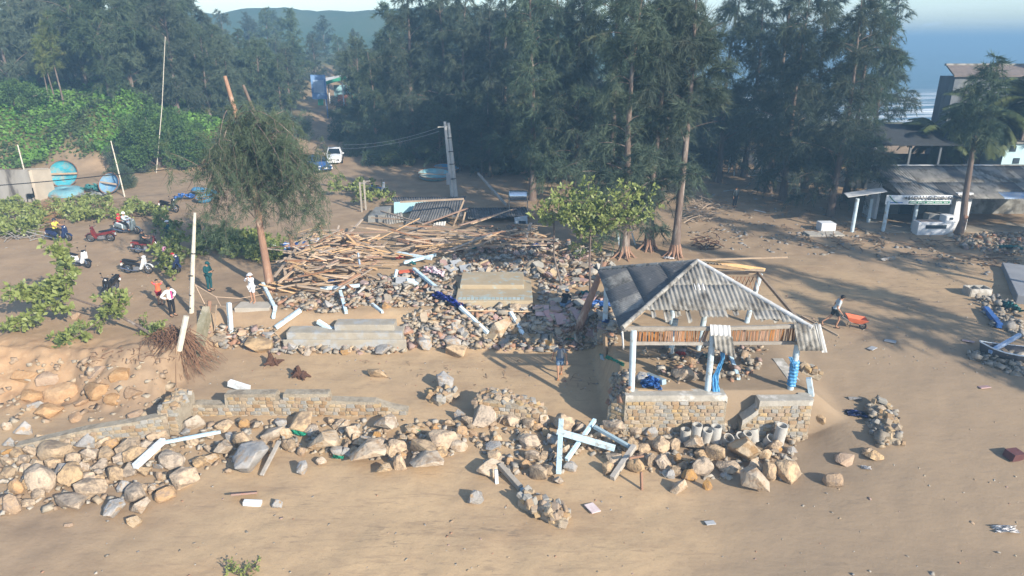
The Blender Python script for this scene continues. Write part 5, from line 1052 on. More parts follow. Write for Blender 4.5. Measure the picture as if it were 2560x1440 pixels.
def person(label, loc, rz, j, sc=1.0, top=None, sleeves='short', legs=None, leglen='long', hat=None, hatm=None, hair=True, shoes=None, jacket=False, hood=None, group=None, skirt=0):
    t = thing('person', label, 'person', loc, rz, group); t.scale = (sc, sc, sc)
    names = list(j); idx_ = {n: i for i, n in enumerate(names)}; V = [j[n] for n in names]; E = [(idx_[a], idx_[b]) for a, b in CHAIN]; Rr = [rad(n) for n in names]
    for s in 'lr':                                                        # five fingers on each hand
        h = j['h'+s]; d = (h-j['w'+s]).normalized(); sd = d.cross(Vector((0, 1, .2))).normalized(); nn = sd.cross(d)
        for q, (o_, l) in enumerate(((-.028, .07), (-.010, .08), (.009, .077), (.026, .06))):
            a = h+sd*o_+d*.02; b = h+sd*o_*1.25+d*(.02+l*.55)+nn*.008; c = h+sd*o_*1.3+d*(.02+l*.9)+nn*.03
            k = len(V); V += [a, b, c]; Rr += [.011, .010, .008]; E += [(idx_['h'+s], k), (k, k+1), (k+1, k+2)]
        k = len(V); V += [h+sd*.045-d*.01, h+sd*.06+d*.03+nn*.015]; Rr += [.012, .009]; E += [(idx_['h'+s], k), (k, k+1)]
    skin_obj('body', V, E, Rr, m_skin, t, idx_['pel'])
    hd = j['hd']; up = (j['ht']-j['hd']).normalized(); fw = Vector((0, -1, 0)); fw = (fw-up*fw.dot(up)).normalized(); rt = fw.cross(up)
    yaw = j.get('face'); 
    if yaw is not None: fw = (fw*math.cos(yaw[0])+rt*math.sin(yaw[0])).normalized() if hasattr(yaw, '__len__') else fw; rt = fw.cross(up)
    fc = MB()
    for s in (-1, 1): fc.sph(hd+fw*.083+rt*.032*s+up*.012, .011, 6, 5)
    fc.box(hd+fw*.083-up*.050, (.045, .012, .008)); fc.build('face_features', m_eye, t)
    MB().sph(hd+fw*.092-up*.015, .017, 8, 6, (1, 1.1, 1.4)).build('nose', m_skin, t, smooth=True)
    er_ = MB()
    for s in (-1, 1): er_.sph(hd+rt*.086*s-up*.005, .022, 6, 5, (.5, 1, 1.3))
    er_.build('ears', m_skin, t, smooth=True)
    if hair:
        hb = MB().sph(hd+up*.035-fw*.012, .102, 12, 8, (1, 1.08, 1.02)); hb.v = [v for v in hb.v]
        keep = []
        for f in hb.f:
            c = sum((Vector(hb.v[i]) for i in f), Vector())/4-hd
            if c.dot(up) > .045 or (c.dot(fw) < .02 and c.dot(up) > -.06): keep.append(f)
        hb.f = keep; hb.build('hair', m_hair, t, smooth='all')
    if top:
        ks = ['pel', 'wai', 'che', 'nb', 'sl', 'el', 'sr', 'er']; VV = [j[k] for k in ks]; VV[0] = j['pel'].lerp(j['wai'], .25); EE = [(0, 1), (1, 2), (2, 3), (3, 4), (4, 5), (3, 6), (6, 7)]; q = .018 if not jacket else .03
        RR = [(.158+q, .125+q), (.142+q, .112+q), (.158+q*.8, .118+q), .085, .072+q*.5, .05+q, .072+q*.5, .05+q]
        for a, s in ((5, 'l'), (7, 'r')):
            if sleeves == 'short': VV[a] = j['s'+s].lerp(j['e'+s], .7)
            else: VV.append(j['e'+s].lerp(j['w'+s], .92)); RR.append(.045+q*.4); EE.append((a, len(VV)-1))
        if skirt: VV.append(j['pel']+Vector((0, 0, -skirt))); RR.append((.17, .14)); EE.append((0, len(VV)-1))
        skin_obj('jacket' if jacket else 'shirt', VV, EE, RR, top, t, 1)
    if legs:
        ks = ['pel', 'pl', 'kl', 'pr', 'kr']; VV = [j['pel'].lerp(j['wai'], .15)]+[j[k] for k in ks[1:]]; EE = [(0, 1), (1, 2), (0, 3), (3, 4)]; RR = [(.158, .12), .105, .078, .105, .078]
        for a, s in ((2, 'l'), (4, 'r')):
            if leglen == 'short': VV[a] = j['p'+s].lerp(j['k'+s], .8); RR[a] = .095
            else: VV.append(j['k'+s].lerp(j['a'+s], .93)); RR.append(.060); EE.append((a, len(VV)-1))
        skin_obj('trousers' if leglen != 'short' else 'shorts', VV, EE, RR, legs, t, 0)
    if shoes:
        for s in 'lr':
            a, b = j['a'+s], j['t'+s]; mb = MB().beam(Vector((a.x, a.y+.03, min(a.z, b.z)+.0)), b+Vector((0, -.04, 0)), .09, .05); mb.build('shoe', shoes, t, bev=.015)
    if hat:
        rot = Matrix((rt, -fw, up)).transposed().to_4x4(); M4 = Matrix.Translation(hd+up*.035) @ rot
        if hat == 'helmet': MB().lathe([(.128, -.015), (.125, .02), (.11, .07), (.07, .11), (.001, .125)], 16, M4).build('helmet', hatm, t, smooth=True)
        if hat in ('cap', 'hardhat'):
            MB().lathe([(.112, .0), (.112, .04), (.095, .08), (.05, .105), (.001, .11)], 16, M4).build('cap', hatm, t, smooth=True)
            MB().prism([Vector((-.09, -.09, .005)), Vector((.09, -.09, .005)), Vector((.06, -.185, -.005)), Vector((-.06, -.185, -.005))], (0, 0, 0), (0, 0, .012)); b = MB().prism([M4 @ Vector(p) for p in ((-.09, -.08, .005), (.09, -.08, .005), (.065, -.18, -.005), (-.065, -.18, -.005))], (0, 0, 0), up*.014); b.build('peak', hatm, t)
            if hat == 'hardhat': MB().lathe([(.11, .0), (.155, -.008), (.155, .006), (.11, .02)], 18, M4).build('brim', hatm, t, smooth=True)
    if hood is not None:
        MB().lathe([(.20, -.24), (.15, -.15), (.115, -.03), (.118, .05), (.08, .11), (.001, .125)], 14, Matrix.Translation(hd-fw*.03+up*.02)).build('headscarf', hood, t, smooth=True)
    return t
C_white = M('cloth_white', (.78, .78, .78), (.70, .71, .73), rough=.9); C_black = M('cloth_black', (.02, .02, .024), rough=.9); C_orange = M('cloth_orange', (.75, .16, .06), (.66, .13, .06), sc=5, c3=(.35, .12, .30), sc3=4, t3=.60); C_maroon = M('cloth_maroon', (.18, .015, .03), rough=.9)
C_green = M('cloth_green', (.012, .075, .085), (.010, .06, .07), rough=.9); C_grey = M('cloth_grey', (.19, .21, .24), (.16, .18, .21), rough=.9); C_denim = M('cloth_denim', (.13, .20, .30), (.10, .16, .25), rough=.9); C_lt = M('cloth_lightgrey', (.46, .52, .55), (.40, .46, .50), rough=.9)
C_dk = M('cloth_charcoal', (.035, .045, .05), rough=.9); C_yel = M('cloth_yellow', (.78, .68, .10), (.70, .62, .10), rough=.9); C_red = M('cloth_red', (.60, .04, .05), rough=.9); C_blue = M('cloth_blue', (.30, .40, .55), rough=.9); C_pink = M('cloth_pink', (.62, .28, .42), (.55, .25, .38), rough=.9)
C_sand = M('sandal', (.10, .06, .04), rough=.8); C_boot = M('mud_boots', (.45, .22, .09), (.38, .18, .08), rough=.7); C_helm = M('helmet_white', (.82, .82, .84), rough=.35); C_helmd = M('helmet_dark', (.03, .035, .05), rough=.3); C_helmr = M('helmet_red', (.45, .03, .04), rough=.3)
def feet(px, py, Y=None): return gt(px, py)
# man with hands on hips, seen turned to the right
person('man with hands on hips in white shirt, magenta tie and black trousers', feet(433, 790), R(62), J(el=(-.42, .12, 1.15), wl=(-.20, -.02, 1.00), hl=(-.15, -.05, .98), er=(.42, .12, 1.15), wr=(.20, -.02, 1.00), hr=(.15, -.05, .98)), 1.0, C_white, 'long', C_black, 'long', shoes=C_sand)
tm = [o for o in bpy.data.objects if o.name.startswith('person') and o.type == 'EMPTY'][-1]; MB().prism([Vector(p) for p in ((-.035, -.15, 1.42), (.035, -.15, 1.42), (.05, -.165, 1.02), (0, -.165, .97), (-.05, -.165, 1.02))], (0, 0, 0), (0, -.02, 0)).build('tie', M('cloth_magenta', (.5, .06, .22)), tm)
person('boy in orange shirt and maroon shorts with hands behind his head', feet(402, 763), R(175), J(el=(-.40, -.02, 1.56), wl=(-.18, .06, 1.64), hl=(-.08, .10, 1.60), er=(.40, -.02, 1.56), wr=(.18, .06, 1.64), hr=(.08, .10, 1.60)), .86, C_orange, 'short', C_maroon, 'short', shoes=C_sand)
person('person in dark green uniform and cap looking down at a phone', feet(526, 727), R(70), J(hd=(0, -.05, 1.56), ht=(0, -.07, 1.63), el=(-.24, -.02, 1.13), wl=(-.12, -.24, 1.14), hl=(-.07, -.32, 1.17), er=(.24, -.02, 1.13), wr=(.12, -.24, 1.14), hr=(.07, -.32, 1.17)), 1.02, C_green, 'long', C_green, 'long', hat='cap', hatm=C_green, shoes=C_black)
tm = [o for o in bpy.data.objects if o.name.startswith('person') and o.type == 'EMPTY'][-1]; MB().box((0, -.40, 1.2), (.075, .012, .15), Euler((.9, 0, 0))).build('phone', M('phone_black', (.01, .01, .012), rough=.2), tm); MB().box((0, .135, 1.27), (.2, .02, .13)).build('badge', M('badge_yellow', (.45, .5, .08)), tm)
pp = gz(634, 757, 2.0); person('person in white clothes and white hard hat holding a phone up', (pp.x, pp.y, 2.005), R(-25), J(el=(-.22, -.18, 1.30), wl=(-.02, -.30, 1.38), hl=(.06, -.33, 1.42), er=(.24, -.22, 1.32), wr=(.20, -.34, 1.50), hr=(.18, -.38, 1.58)), .98, C_white, 'long', C_white, 'short', hat='hardhat', hatm=C_helm, jacket=True, shoes=None, hair=True)
person('man in grey T-shirt and denim shorts walking barefoot over sand', feet(1399, 943), R(-8), J(el=(-.30, .10, 1.13), wl=(-.34, .16, .89), hl=(-.35, .16, .80), er=(.27, -.06, 1.13), wr=(.31, -.16, .90), hr=(.32, -.20, .82), kl=(-.08, -.14, .52), al=(-.05, -.16, .08), tl=(-.05, -.32, .03), kr=(.09, .02, .50), ar=(.05, .30, .16), tr=(.05, .20, .06)), 1.04, C_grey, 'short', C_denim, 'short', shoes=C_boot)
# man pushing the wheelbarrow
wb = feet(2082, 818); yaw = R(90-12)
person('man in pale vest and dark shorts pushing an orange wheelbarrow', wb, yaw, J(che=(0, -.10, 1.26), wai=(0, -.04, 1.07), nb=(0, -.14, 1.39), nk=(0, -.18, 1.46), hd=(0, -.22, 1.53), ht=(0, -.24, 1.60), sl=(-.19, -.11, 1.36), sr=(.19, -.11, 1.36), el=(-.26, .02, 1.10), wl=(-.26, -.20, .86), hl=(-.26, -.27, .78), er=(.26, .02, 1.10), wr=(.26, -.20, .86), hr=(.26, -.27, .78), kl=(-.10, -.20, .52), al=(-.10, -.10, .09), tl=(-.10, -.26, .03), kr=(.10, .16, .50), ar=(.10, .50, .22), tr=(.10, .44, .04)), 1.03, C_lt, 'short', C_dk, 'short', shoes=C_sand)
w = thing('wheelbarrow', 'orange wheelbarrow pushed across the open sand', 'wheelbarrow', wb, yaw-math.pi/2); fwd = -1
m_orb = M('barrow_orange', (.66, .17, .08), (.55, .14, .07), sc=4, rough=.6); m_rub = M('rubber', (.02, .02, .022), rough=.85); m_dkm = M('dark_metal', (.10, .10, .105), rough=.5, metal=.6)
xw = 1.62
def tray():
    a = [(.62, -.34, .78), (1.72, -.36, .62), (1.72, .36, .62), (.62, .34, .78)]; b = [(.80, -.22, .46), (1.40, -.24, .40), (1.40, .24, .40), (.80, .22, .46)]; mb = MB(); mb.add(a+b, [(0, 1, 5, 4), (1, 2, 6, 5), (2, 3, 7, 6), (3, 0, 4, 7), (4, 5, 6, 7)]); return mb
w.rotation_euler = (0, 0, R(-12)); w.scale = (.86, .86, .9); o = tray().build('tray', m_orb, w); o.modifiers.new('t', 'SOLIDIFY').thickness = .02
for s in (-1, 1): MB().tube([(.27, .26*s, .80), (.85, .24*s, .44), (1.55, .06*s, .26)], .018, 6).build('handle', m_dkm, w, smooth=True); MB().tube([(.85, .22*s, .44), (.80, .24*s, .12)], .016, 6).build('leg', m_dkm, w)
def wheel_mesh(R_, wdt, rimr=None):
    mb = MB(); n = 22; k = 8
    for i in range(n):
        a = 2*math.pi*i/n
        for q in range(k): b = 2*math.pi*q/k; rr = R_-wdt/2+wdt/2*math.cos(b); mb.v.append((rr*math.cos(a), wdt/2*math.sin(b), rr*math.sin(a)))
    for i in range(n):
        for q in range(k): mb.f.append((i*k+q, ((i+1) % n)*k+q, ((i+1) % n)*k+(q+1) % k, i*k+(q+1) % k))
    return mb
def wheel(par, x, z, R_, wdt, mrim, y=0, spokes=6, nm='wheel'):
    wo = wheel_mesh(R_, wdt).build(nm, m_rub, par, smooth=True); wo.location = (x, y, z)
    MX = Matrix.Rotation(math.pi/2, 4, 'X'); rb_ = MB().lathe([(R_-wdt*.95, -wdt*.3), (R_-wdt*.8, -wdt*.3), (R_-wdt*.8, wdt*.3), (R_-wdt*.95, wdt*.3), (R_-wdt*.95, -wdt*.3)], 22, MX)
    for i in range(spokes):
        a = 2*math.pi*i/spokes; rb_.beam((.02*math.cos(a), 0, .02*math.sin(a)), ((R_-wdt*.9)*math.cos(a), 0, (R_-wdt*.9)*math.sin(a)), .022, .03)
    rb_.lathe([(.001, -.06), (.05, -.05), (.05, .05), (.001, .06)], 10, MX); rb_.build('rim', mrim, wo); return wo
wheel(w, xw-.05, .2, .2, .09, m_dkm)
# crouching / distant people
person('person in black shirt crouching in the shade beside the leaning trunk', feet(1413, 775), R(150), J(pel=(0, .2, .42), wai=(0, .12, .55), che=(0, -.02, .74), nb=(0, -.08, .86), nk=(0, -.12, .92), hd=(0, -.16, .98), ht=(0, -.19, 1.05), sl=(-.18, -.06, .83), sr=(.18, -.06, .83), el=(-.25, -.2, .62), wl=(-.14, -.36, .50), hl=(-.1, -.42, .46), er=(.25, -.2, .62), wr=(.14, -.36, .50), hr=(.1, -.42, .46), pl=(-.1, .18, .4), pr=(.1, .18, .4), kl=(-.16, -.22, .50), kr=(.16, -.22, .50), al=(-.14, .05, .08), ar=(.14, .05, .08), tl=(-.15, -.12, .03), tr=(.15, -.12, .03)), 1.0, C_black, 'short', C_denim, 'long', hat='helmet', hatm=C_lt)
person('distant person in dark clothes standing among debris in the clearing', feet(1836, 518), R(20), J(), 1.0, C_dk, 'long', C_black, 'long', shoes=C_black)
person('person in dark blue uniform and white cap standing by parked motorbikes', feet(428, 612), R(-60), J(el=(-.2, -.12, 1.14), wl=(-.1, -.3, 1.16), hl=(-.05, -.37, 1.18)), 1.0, C_green, 'long', M('cloth_navy', (.02, .05, .09)), 'long', hat='cap', hatm=C_helm, shoes=C_black)
# ================================================================== motorbikes
m_chr = M('chrome', (.62, .63, .65), rough=.22, metal=1.0); m_eng = M('engine_grey', (.28, .28, .29), rough=.5, metal=.5); m_seat = M('seat_black', (.018, .018, .02), rough=.6); m_lamp = M('lamp_glass', (.72, .74, .76), rough=.1, spec=.6); m_tail = M('tail_red', (.4, .02, .02), rough=.3)
def panel(par, nm, prof, half, mat, taper=.8, bev=.02):
    mb = MB(); n = len(prof); mb.add([(x, -half*taper, z) for x, z in prof]+[(x, half*taper, z) for x, z in prof], [tuple(range(n)), tuple(range(2*n-1, n-1, -1))]+[(i, n+i, n+(i+1) % n, (i+1) % n) for i in range(n)]); return mb.build(nm, mat, par, bev=bev)
def motorbike(label, loc, rz, col, style, name='motorbike', seatm=m_seat, accent=None, lean=-.12, rack=False):
    t = thing(name, label, 'motorbike', loc, rot=(lean, 0, rz), group=None); R_ = .27 if style == 'scooter' else .30; acc = accent or col
    xr, xf = -.62, .66
    wheel(t, xr, R_, R_, .10, m_dkm if style == 'scooter' else m_chr, spokes=8); wheel(t, xf, R_, R_, .085, m_dkm if style == 'scooter' else m_chr, spokes=8)
    for s in (-1, 1): MB().tube([(xf, .07*s, R_), (.50, .07*s, .66), (.42, .06*s, .90)], .022, 6).build('fork', m_chr, t, smooth=True)
    ar = [(xf+(R_+.04)*math.cos(a), (R_+.04)*math.sin(a)+R_) for a in np.linspace(R(20), R(150), 9)]+[(xf+(R_+.015)*math.cos(a), (R_+.015)*math.sin(a)+R_) for a in np.linspace(R(150), R(20), 9)]; panel(t, 'front_fender', ar, .075, acc, 1, .01)
    if style == 'scooter':
        panel(t, 'leg_shield', [(.30, .28), (.42, .26), (.56, .62), (.52, .98), (.42, 1.0), (.36, .66), (.24, .36)], .20, col, 1, .05)
        panel(t, 'floorboard', [(-.18, .24), (.36, .22), (.36, .32), (-.18, .34)], .16, m_seat, 1)
        panel(t, 'rear_body', [(-.95, .74), (-.90, .56), (-.55, .44), (-.12, .30), (-.06, .50), (-.16, .70), (-.6, .76)], .17, col, .9, .05)
        panel(t, 'seat', [(-.92, .76), (-.55, .75), (-.08, .72), (-.02, .79), (-.45, .85), (-.75, .90), (-.95, .86)], .15, seatm, .9, .04)
    else:
        panel(t, 'leg_shield', [(.18, .30), (.30, .26), (.50, .62), (.48, .94), (.40, .96), (.34, .68)], .20, acc, 1, .04)
        panel(t, 'rear_body', [(-.95, .72), (-.72, .60), (-.30, .52), (.12, .46), (.30, .54), (.08, .62), (-.5, .74), (-.85, .82)], .11, col, .9, .03)
        panel(t, 'seat', [(-.90, .82), (-.4, .74), (.0, .70), (.06, .76), (-.3, .82), (-.85, .90)], .13, seatm, .9, .04)
        a2 = [(xr+(R_+.05)*math.cos(a), (R_+.05)*math.sin(a)+R_) for a in np.linspace(R(30), R(165), 9)]+[(xr+(R_+.02)*math.cos(a), (R_+.02)*math.sin(a)+R_) for a in np.linspace(R(165), R(30), 9)]; panel(t, 'rear_fender', a2, .07, col, 1, .01)
    panel(t, 'engine', [(-.25, .22), (.12, .20), (.22, .34), (.05, .44), (-.22, .42)], .12, m_eng, 1, .03)
    MB().tube([(.05, -.14, .22), (-.3, -.17, .22), (-.95, -.17, .36)], [.025, .04, .05], 8).build('exhaust', m_chr, t, smooth=True)
    panel(t, 'headlight_shell', [(.36, .98), (.50, .94), (.54, 1.04), (.44, 1.12), (.34, 1.08)], .12, acc, 1, .04); MB().sph((.50, 0, 1.0), .075, sc=(.5, 1.1, .8)).build('headlight', m_lamp, t, smooth=True)
    MB().tube([(.30, -.34, 1.06), (.38, -.12, 1.04), (.38, .12, 1.04), (.30, .34, 1.06)], .016, 6).build('handlebar', m_dkm, t, smooth=True)
    for s in (-1, 1): MB().tube([(.34, .22*s, 1.05), (.34, .30*s, 1.26)], .008, 5).sph((.34, .31*s, 1.29), .055, 8, 6, (.35, 1, .8)).build('mirror', m_seat, t)
    MB().box((-.97, 0, .72), (.05, .16, .07)).build('tail_light', m_tail, t); MB().box((-.99, 0, .55), (.01, .19, .14)).build('number_plate', C_helm, t)
    MB().tube([(-.12, .12, .24), (-.2, .25, .0)], .014, 5).build('side_stand', m_dkm, t)
    if rack: MB().tube([(-.6, .1, .88), (-1.0, .1, .92), (-1.0, -.1, .92), (-.6, -.1, .88)], .012, 5).build('rack', m_chr, t)
    return t
B_navy = M('bike_navy', (.02, .035, .10), rough=.25, spec=.5); B_red = M('bike_red', (.17, .025, .025), rough=.3, spec=.5); B_silver = M('bike_silver', (.50, .53, .55), rough=.3, metal=.4); B_white = M('bike_white', (.70, .71, .72), rough=.25, spec=.5); B_black = M('bike_black', (.02, .02, .022), rough=.25, spec=.5); B_grey = M('bike_greygreen', (.24, .30, .32), rough=.3, metal=.4); B_blue = M('bike_blue', (.05, .14, .40), rough=.3)
def bk(px, py, rz, *a, **k): return motorbike(a[0], gt(px, py), rz, *a[1:], **k)
b1 = bk(152, 602, R(-8), 'dark blue scooter ridden by the yellow-shirted rider', B_navy, 'scooter', lean=0)
b2 = bk(255, 604, R(186), 'old red moped with black seat parked on the dirt', B_red, 'under', rack=True)
b3 = bk(322, 584, R(-6), 'grey-green scooter carrying three riders', B_grey, 'scooter', lean=0)
b4 = bk(198, 668, R(-14), 'white and black scooter parked beside the fallen sea almond', B_white, 'scooter', accent=B_black)
b5 = bk(346, 684, R(-4), 'black motorbike with white leg shields parked near the concrete pole', B_black, 'under', accent=B_white)
b6 = bk(372, 632, R(10), 'dark red motorbike half hidden behind hanging leaves', B_red, 'under')
b7 = bk(424, 530, R(-20), 'black motorbike with a cloth over its seat near the blue boats', B_black, 'under')
b8 = bk(278, 735, R(-86), 'small black motorbike seen head-on at the terrace edge', B_black, 'under', accent=B_black)
b9 = bk(948, 486, R(-12), 'blue and white motorbike parked near the utility poles', B_blue, 'under', accent=B_white)
b10 = bk(428, 678, R(-30), 'motorbike with red helmet on its mirror under hanging leaves', B_navy, 'scooter')
hm_ = thing('motorbike_helmet', 'red and white helmet hung on the motorbike under the leaves', 'helmet', b10.location+Vector((.35, -.25, 1.12))); MB().lathe([(.13, -.06), (.135, .02), (.115, .08), (.07, .12), (.001, .135)], 16).build('shell', C_helmr, hm_, smooth=True); MB().lathe([(.137, -.02), (.139, .02)], 16).build('band', C_helm, hm_)
SIT = dict(pel=(0, .0, .80), wai=(0, -.02, .95), che=(0, -.04, 1.15), nb=(0, -.05, 1.29), nk=(0, -.06, 1.36), hd=(0, -.08, 1.44), ht=(0, -.08, 1.515), sl=(-.18, -.04, 1.255), sr=(.18, -.04, 1.255), el=(-.24, -.22, 1.08), wl=(-.24, -.46, 1.06), hl=(-.25, -.54, 1.06), er=(.24, -.22, 1.08), wr=(.24, -.46, 1.06), hr=(.25, -.54, 1.06), pl=(-.1, -.02, .80), pr=(.1, -.02, .80), kl=(-.16, -.40, .72), kr=(.16, -.40, .72), al=(-.17, -.36, .34), ar=(.17, -.36, .34), tl=(-.17, -.50, .30), tr=(.17, -.50, .30))
def rider(label, b, along, j, sc=1.0, dz=0, **k):
    a = b.rotation_euler.z; p = b.location+Vector((math.cos(a)*along, math.sin(a)*along, dz)); return person(label, p, a+math.pi/2, j, sc, **k)
rider('rider in bright yellow shirt and dark helmet on the blue scooter', b1, -.25, J(**SIT), 1.0, top=C_yel, sleeves='short', legs=C_black, hat='helmet', hatm=C_helmd, shoes=C_sand)
rider('adult rider in grey top and white helmet driving the loaded scooter', b3, -.22, J(**SIT), 1.0, top=C_lt, sleeves='long', legs=C_black, hat='helmet', hatm=C_helm, shoes=C_sand)
rider('child in red shirt and red helmet riding pillion on the loaded scooter', b3, -.62, J(**SIT), .88, .06, top=C_red, sleeves='short', legs=C_lt, hat='helmet', hatm=C_helmr)
stf = dict(SIT); rider('small child in pale blue standing in front on the loaded scooter', b3, .12, J(), .58, .30, top=C_blue, sleeves='long', legs=C_lt, hat='helmet', hatm=C_helm)
rider('rider in dark helmet and pale backpack on the dark red motorbike', b6, -.28, J(**SIT), 1.0, top=C_dk, sleeves='short', legs=C_black, hat='helmet', hatm=C_helmd, shoes=C_sand)
rider('person in pink headscarf sitting on a motorbike behind leaves', b10, -.35, J(**SIT), .95, top=M('cloth_navy', (.02, .05, .09)), sleeves='long', legs=C_black, hood=C_pink)
# ================================================================== cars
m_cw = M('car_white', (.74, .76, .78), (.72, .74, .76), rough=.2, spec=.6); m_cb = M('car_blue', (.03, .10, .28), (.03, .09, .26), rough=.2, spec=.6); m_gl = M('car_glass', (.012, .018, .025), rough=.06, spec=.8); m_blk = M('trim_black', (.015, .015, .017), rough=.5)
def car(label, loc, rz, col):
    t = thing('parked_car', label, 'car', loc, rz); Ln, Wd = 4.3, 1.68
    # body shell lofted from cross sections along x (front is +x): (x, half width, sill z, shoulder z, bonnet/deck z)
    ST = [(2.15, .55, .34, .52, .60), (2.08, .70, .24, .60, .70), (1.85, .80, .20, .68, .80), (1.2, .83, .19, .82, .93), (.75, .84, .19, .88, .98), (-.3, .84, .19, .90, .98), (-1.2, .84, .19, .92, 1.0), (-1.75, .82, .22, .92, 1.02), (-2.05, .75, .28, .84, .98), (-2.13, .62, .38, .70, .86)]
    mb = MB(); V_ = []
    for x, w_, z0, z1, z2 in ST: V_ += [(x, -w_*.9, z0), (x, -w_, (z0+z1)/2), (x, -w_*.98, z1), (x, -w_*.80, z2), (x, 0, z2+.03), (x, w_*.80, z2), (x, w_*.98, z1), (x, w_, (z0+z1)/2), (x, w_*.9, z0)]
    k = 9; fs = [(i*k+q, i*k+q+1, (i+1)*k+q+1, (i+1)*k+q) for i in range(len(ST)-1) for q in range(k-1)]+[(i*k+8, i*k, (i+1)*k, (i+1)*k+8) for i in range(len(ST)-1)]+[tuple(range(k)), tuple(range((len(ST)-1)*k, len(ST)*k))[::-1]]
    mb.add(V_, fs); o = mb.build('body', col, t, smooth='all'); sd = o.modifiers.new('s', 'SUBSURF'); sd.levels = 1; sd.render_levels = 2
    # cabin
    cb = [(.85, .70, .97), (.15, .56, 1.44), (-.75, .56, 1.46), (-1.55, .66, 1.02)]
    V_ = []
    for x, w_, z in cb: V_ += [(x, -w_, z), (x, w_, z)]
    rf = MB(); rf.add([(.15, -.57, 1.44), (.15, .57, 1.44), (-.75, .57, 1.46), (-.75, -.57, 1.46), (.08, 0, 1.475), (-.72, 0, 1.495)], [(0, 1, 4), (1, 2, 5, 4), (2, 3, 5), (3, 0, 4, 5)]); o = rf.build('roof', col, t, smooth='all'); o.modifiers.new('t', 'SOLIDIFY').thickness = .05
    MB().add([(.86, -.70, .96), (.86, .70, .96), (.17, .55, 1.435), (.17, -.55, 1.435)], [(0, 1, 2, 3)]).build('windscreen', m_gl, t)
    MB().add([(-1.56, -.64, 1.01), (-1.56, .64, 1.01), (-.77, .55, 1.45), (-.77, -.55, 1.45)], [(3, 2, 1, 0)]).build('rear_window', m_gl, t)
    for s in (-1, 1):
        for x0, x1, x2, x3 in ((.80, .16, -.28, -.28), (-.34, -.34, -.75, -1.45)):
            MB().add([(x0, .73*s, .97), (x1, .575*s, 1.42), (x2, .575*s, 1.43), (x3, .735*s, .99)], [(0, 1, 2, 3)]).build('side_window', m_gl, t)
        for a, b in (((.86, .715*s, .96), (.17, .57*s, 1.44)), ((-.31, .75*s, .96), (-.31, .585*s, 1.44)), ((-1.52, .70*s, 1.0), (-.76, .57*s, 1.455))): MB().beam(a, b, .06, .06).build('pillar', col, t)
        MB().sph((.72, .93*s, 1.0), .11, 10, 8, (.6, 1, .7)).build('mirror', col, t, smooth=True)
        MB().sph((2.0, .60*s, .66), .2, 10, 7, (.45, .75, .38)).build('headlight', m_lamp, t, smooth=True)
        MB().box((2.02, .62*s, .40), (.14, .22, .16)).build('fog_light', m_lamp, t); MB().box((-2.08, .62*s, .78), (.1, .24, .16)).build('tail_light', m_tail, t)
        for x in (1.35, -1.3): wheel(t, x, .31, .31, .2, m_chr, .78*s, 7)
    MB().box((2.12, 0, .50), (.06, 1.0, .22)).build('grille', m_blk, t); MB().box((2.16, 0, .47), (.02, .42, .13)).build('number_plate', C_helm, t); MB().box((2.10, 0, .28), (.08, 1.25, .09)).build('bumper', m_cw if col is m_cw else m_blk, t)
    return t
cp = gt(826, 412); car('white sedan parked nose-on on the dirt road', (cp.x, cp.y+2.0, cp.z), R(-78), m_cw)
cp = gt(782, 432); car('dark blue car half hidden by the snapped casuarina', (cp.x, cp.y+1.6, cp.z), R(-50), m_cb)
# ================================================================== timber of the collapsed house
dr = random.Random(404)
m_pl = [M('plank_raw', (.55, .40, .26), (.46, .32, .20), sc=3, rough=.85, bump=.2, rnd=.2), M('plank_aged', (.40, .32, .245), (.31, .24, .18), sc=3, rough=.9, bump=.2, rnd=.2), M('plank_red', (.38, .235, .155), (.30, .17, .11), sc=3, rough=.9, bump=.2, rnd=.2)]
PLK = []
for i in range(9):
    b = MB(); rsq = random.Random(i); b.add([(x+rsq.uniform(-.015, .015), y*(1+rsq.uniform(-.1, .1)), z) for x in (-.5, -.1, .3, .5) for y, z in ((-.5, -.5), (.5, -.5), (.5, .5), (-.5, .5))], [(0, 3, 2, 1), (12, 13, 14, 15)]+[(k*4+q, k*4+(q+1) % 4, (k+1)*4+(q+1) % 4, (k+1)*4+q) for k in range(3) for q in range(4)])
    for q in range(4, 12): v = b.v[q]; b.v[q] = (v[0], v[1], v[2]+rsq.uniform(-.3, .3))
    PLK.append(b.mesh('plank', m_pl[(0, 0, 0, 1, 1, 1, 0, 2, 2)[i]]))
HG = 'planks of the timber heap'
def plank(a, b, w, h, mi=None, label=None, group=HG, name='plank'):
    a, b = Vector(a), Vector(b); d, s, u = frame_of(b-a); mi = mi if mi is not None else dr.randrange(9); o = mobj(name, PLK[mi])
    if label is None: label = ('long ' if (b-a).length > 2 else 'short ')+('raw pale', 'raw pale', 'raw pale', 'weathered grey', 'weathered grey', 'weathered grey', 'raw pale', 'reddish', 'reddish')[mi]+' plank in the '+('timber heap beside the snapped casuarina' if a.x < -8 else 'timber spread before the collapsed house')
    group = 'planks beside the snapped casuarina' if a.x < -8 else 'planks before the collapsed house'; o.matrix_world = Matrix.Translation((a+b)/2) @ Matrix((d, s, u)).transposed().to_4x4() @ Matrix.Diagonal(((b-a).length, w, h, 1)); return tag(o, label, 'plank', group)
def heap(px, py): return max(0, 1-((px-800)/110)**2)*.75*(1 if 610 < py < 740 else .4)+max(0, 1-((px-1120)/250)**2)*.55*(1 if py > 600 else .35)
def gh(px, py, dz): return gt(px, py)+Vector((0, 0, dz+heap(px, py)*.8))
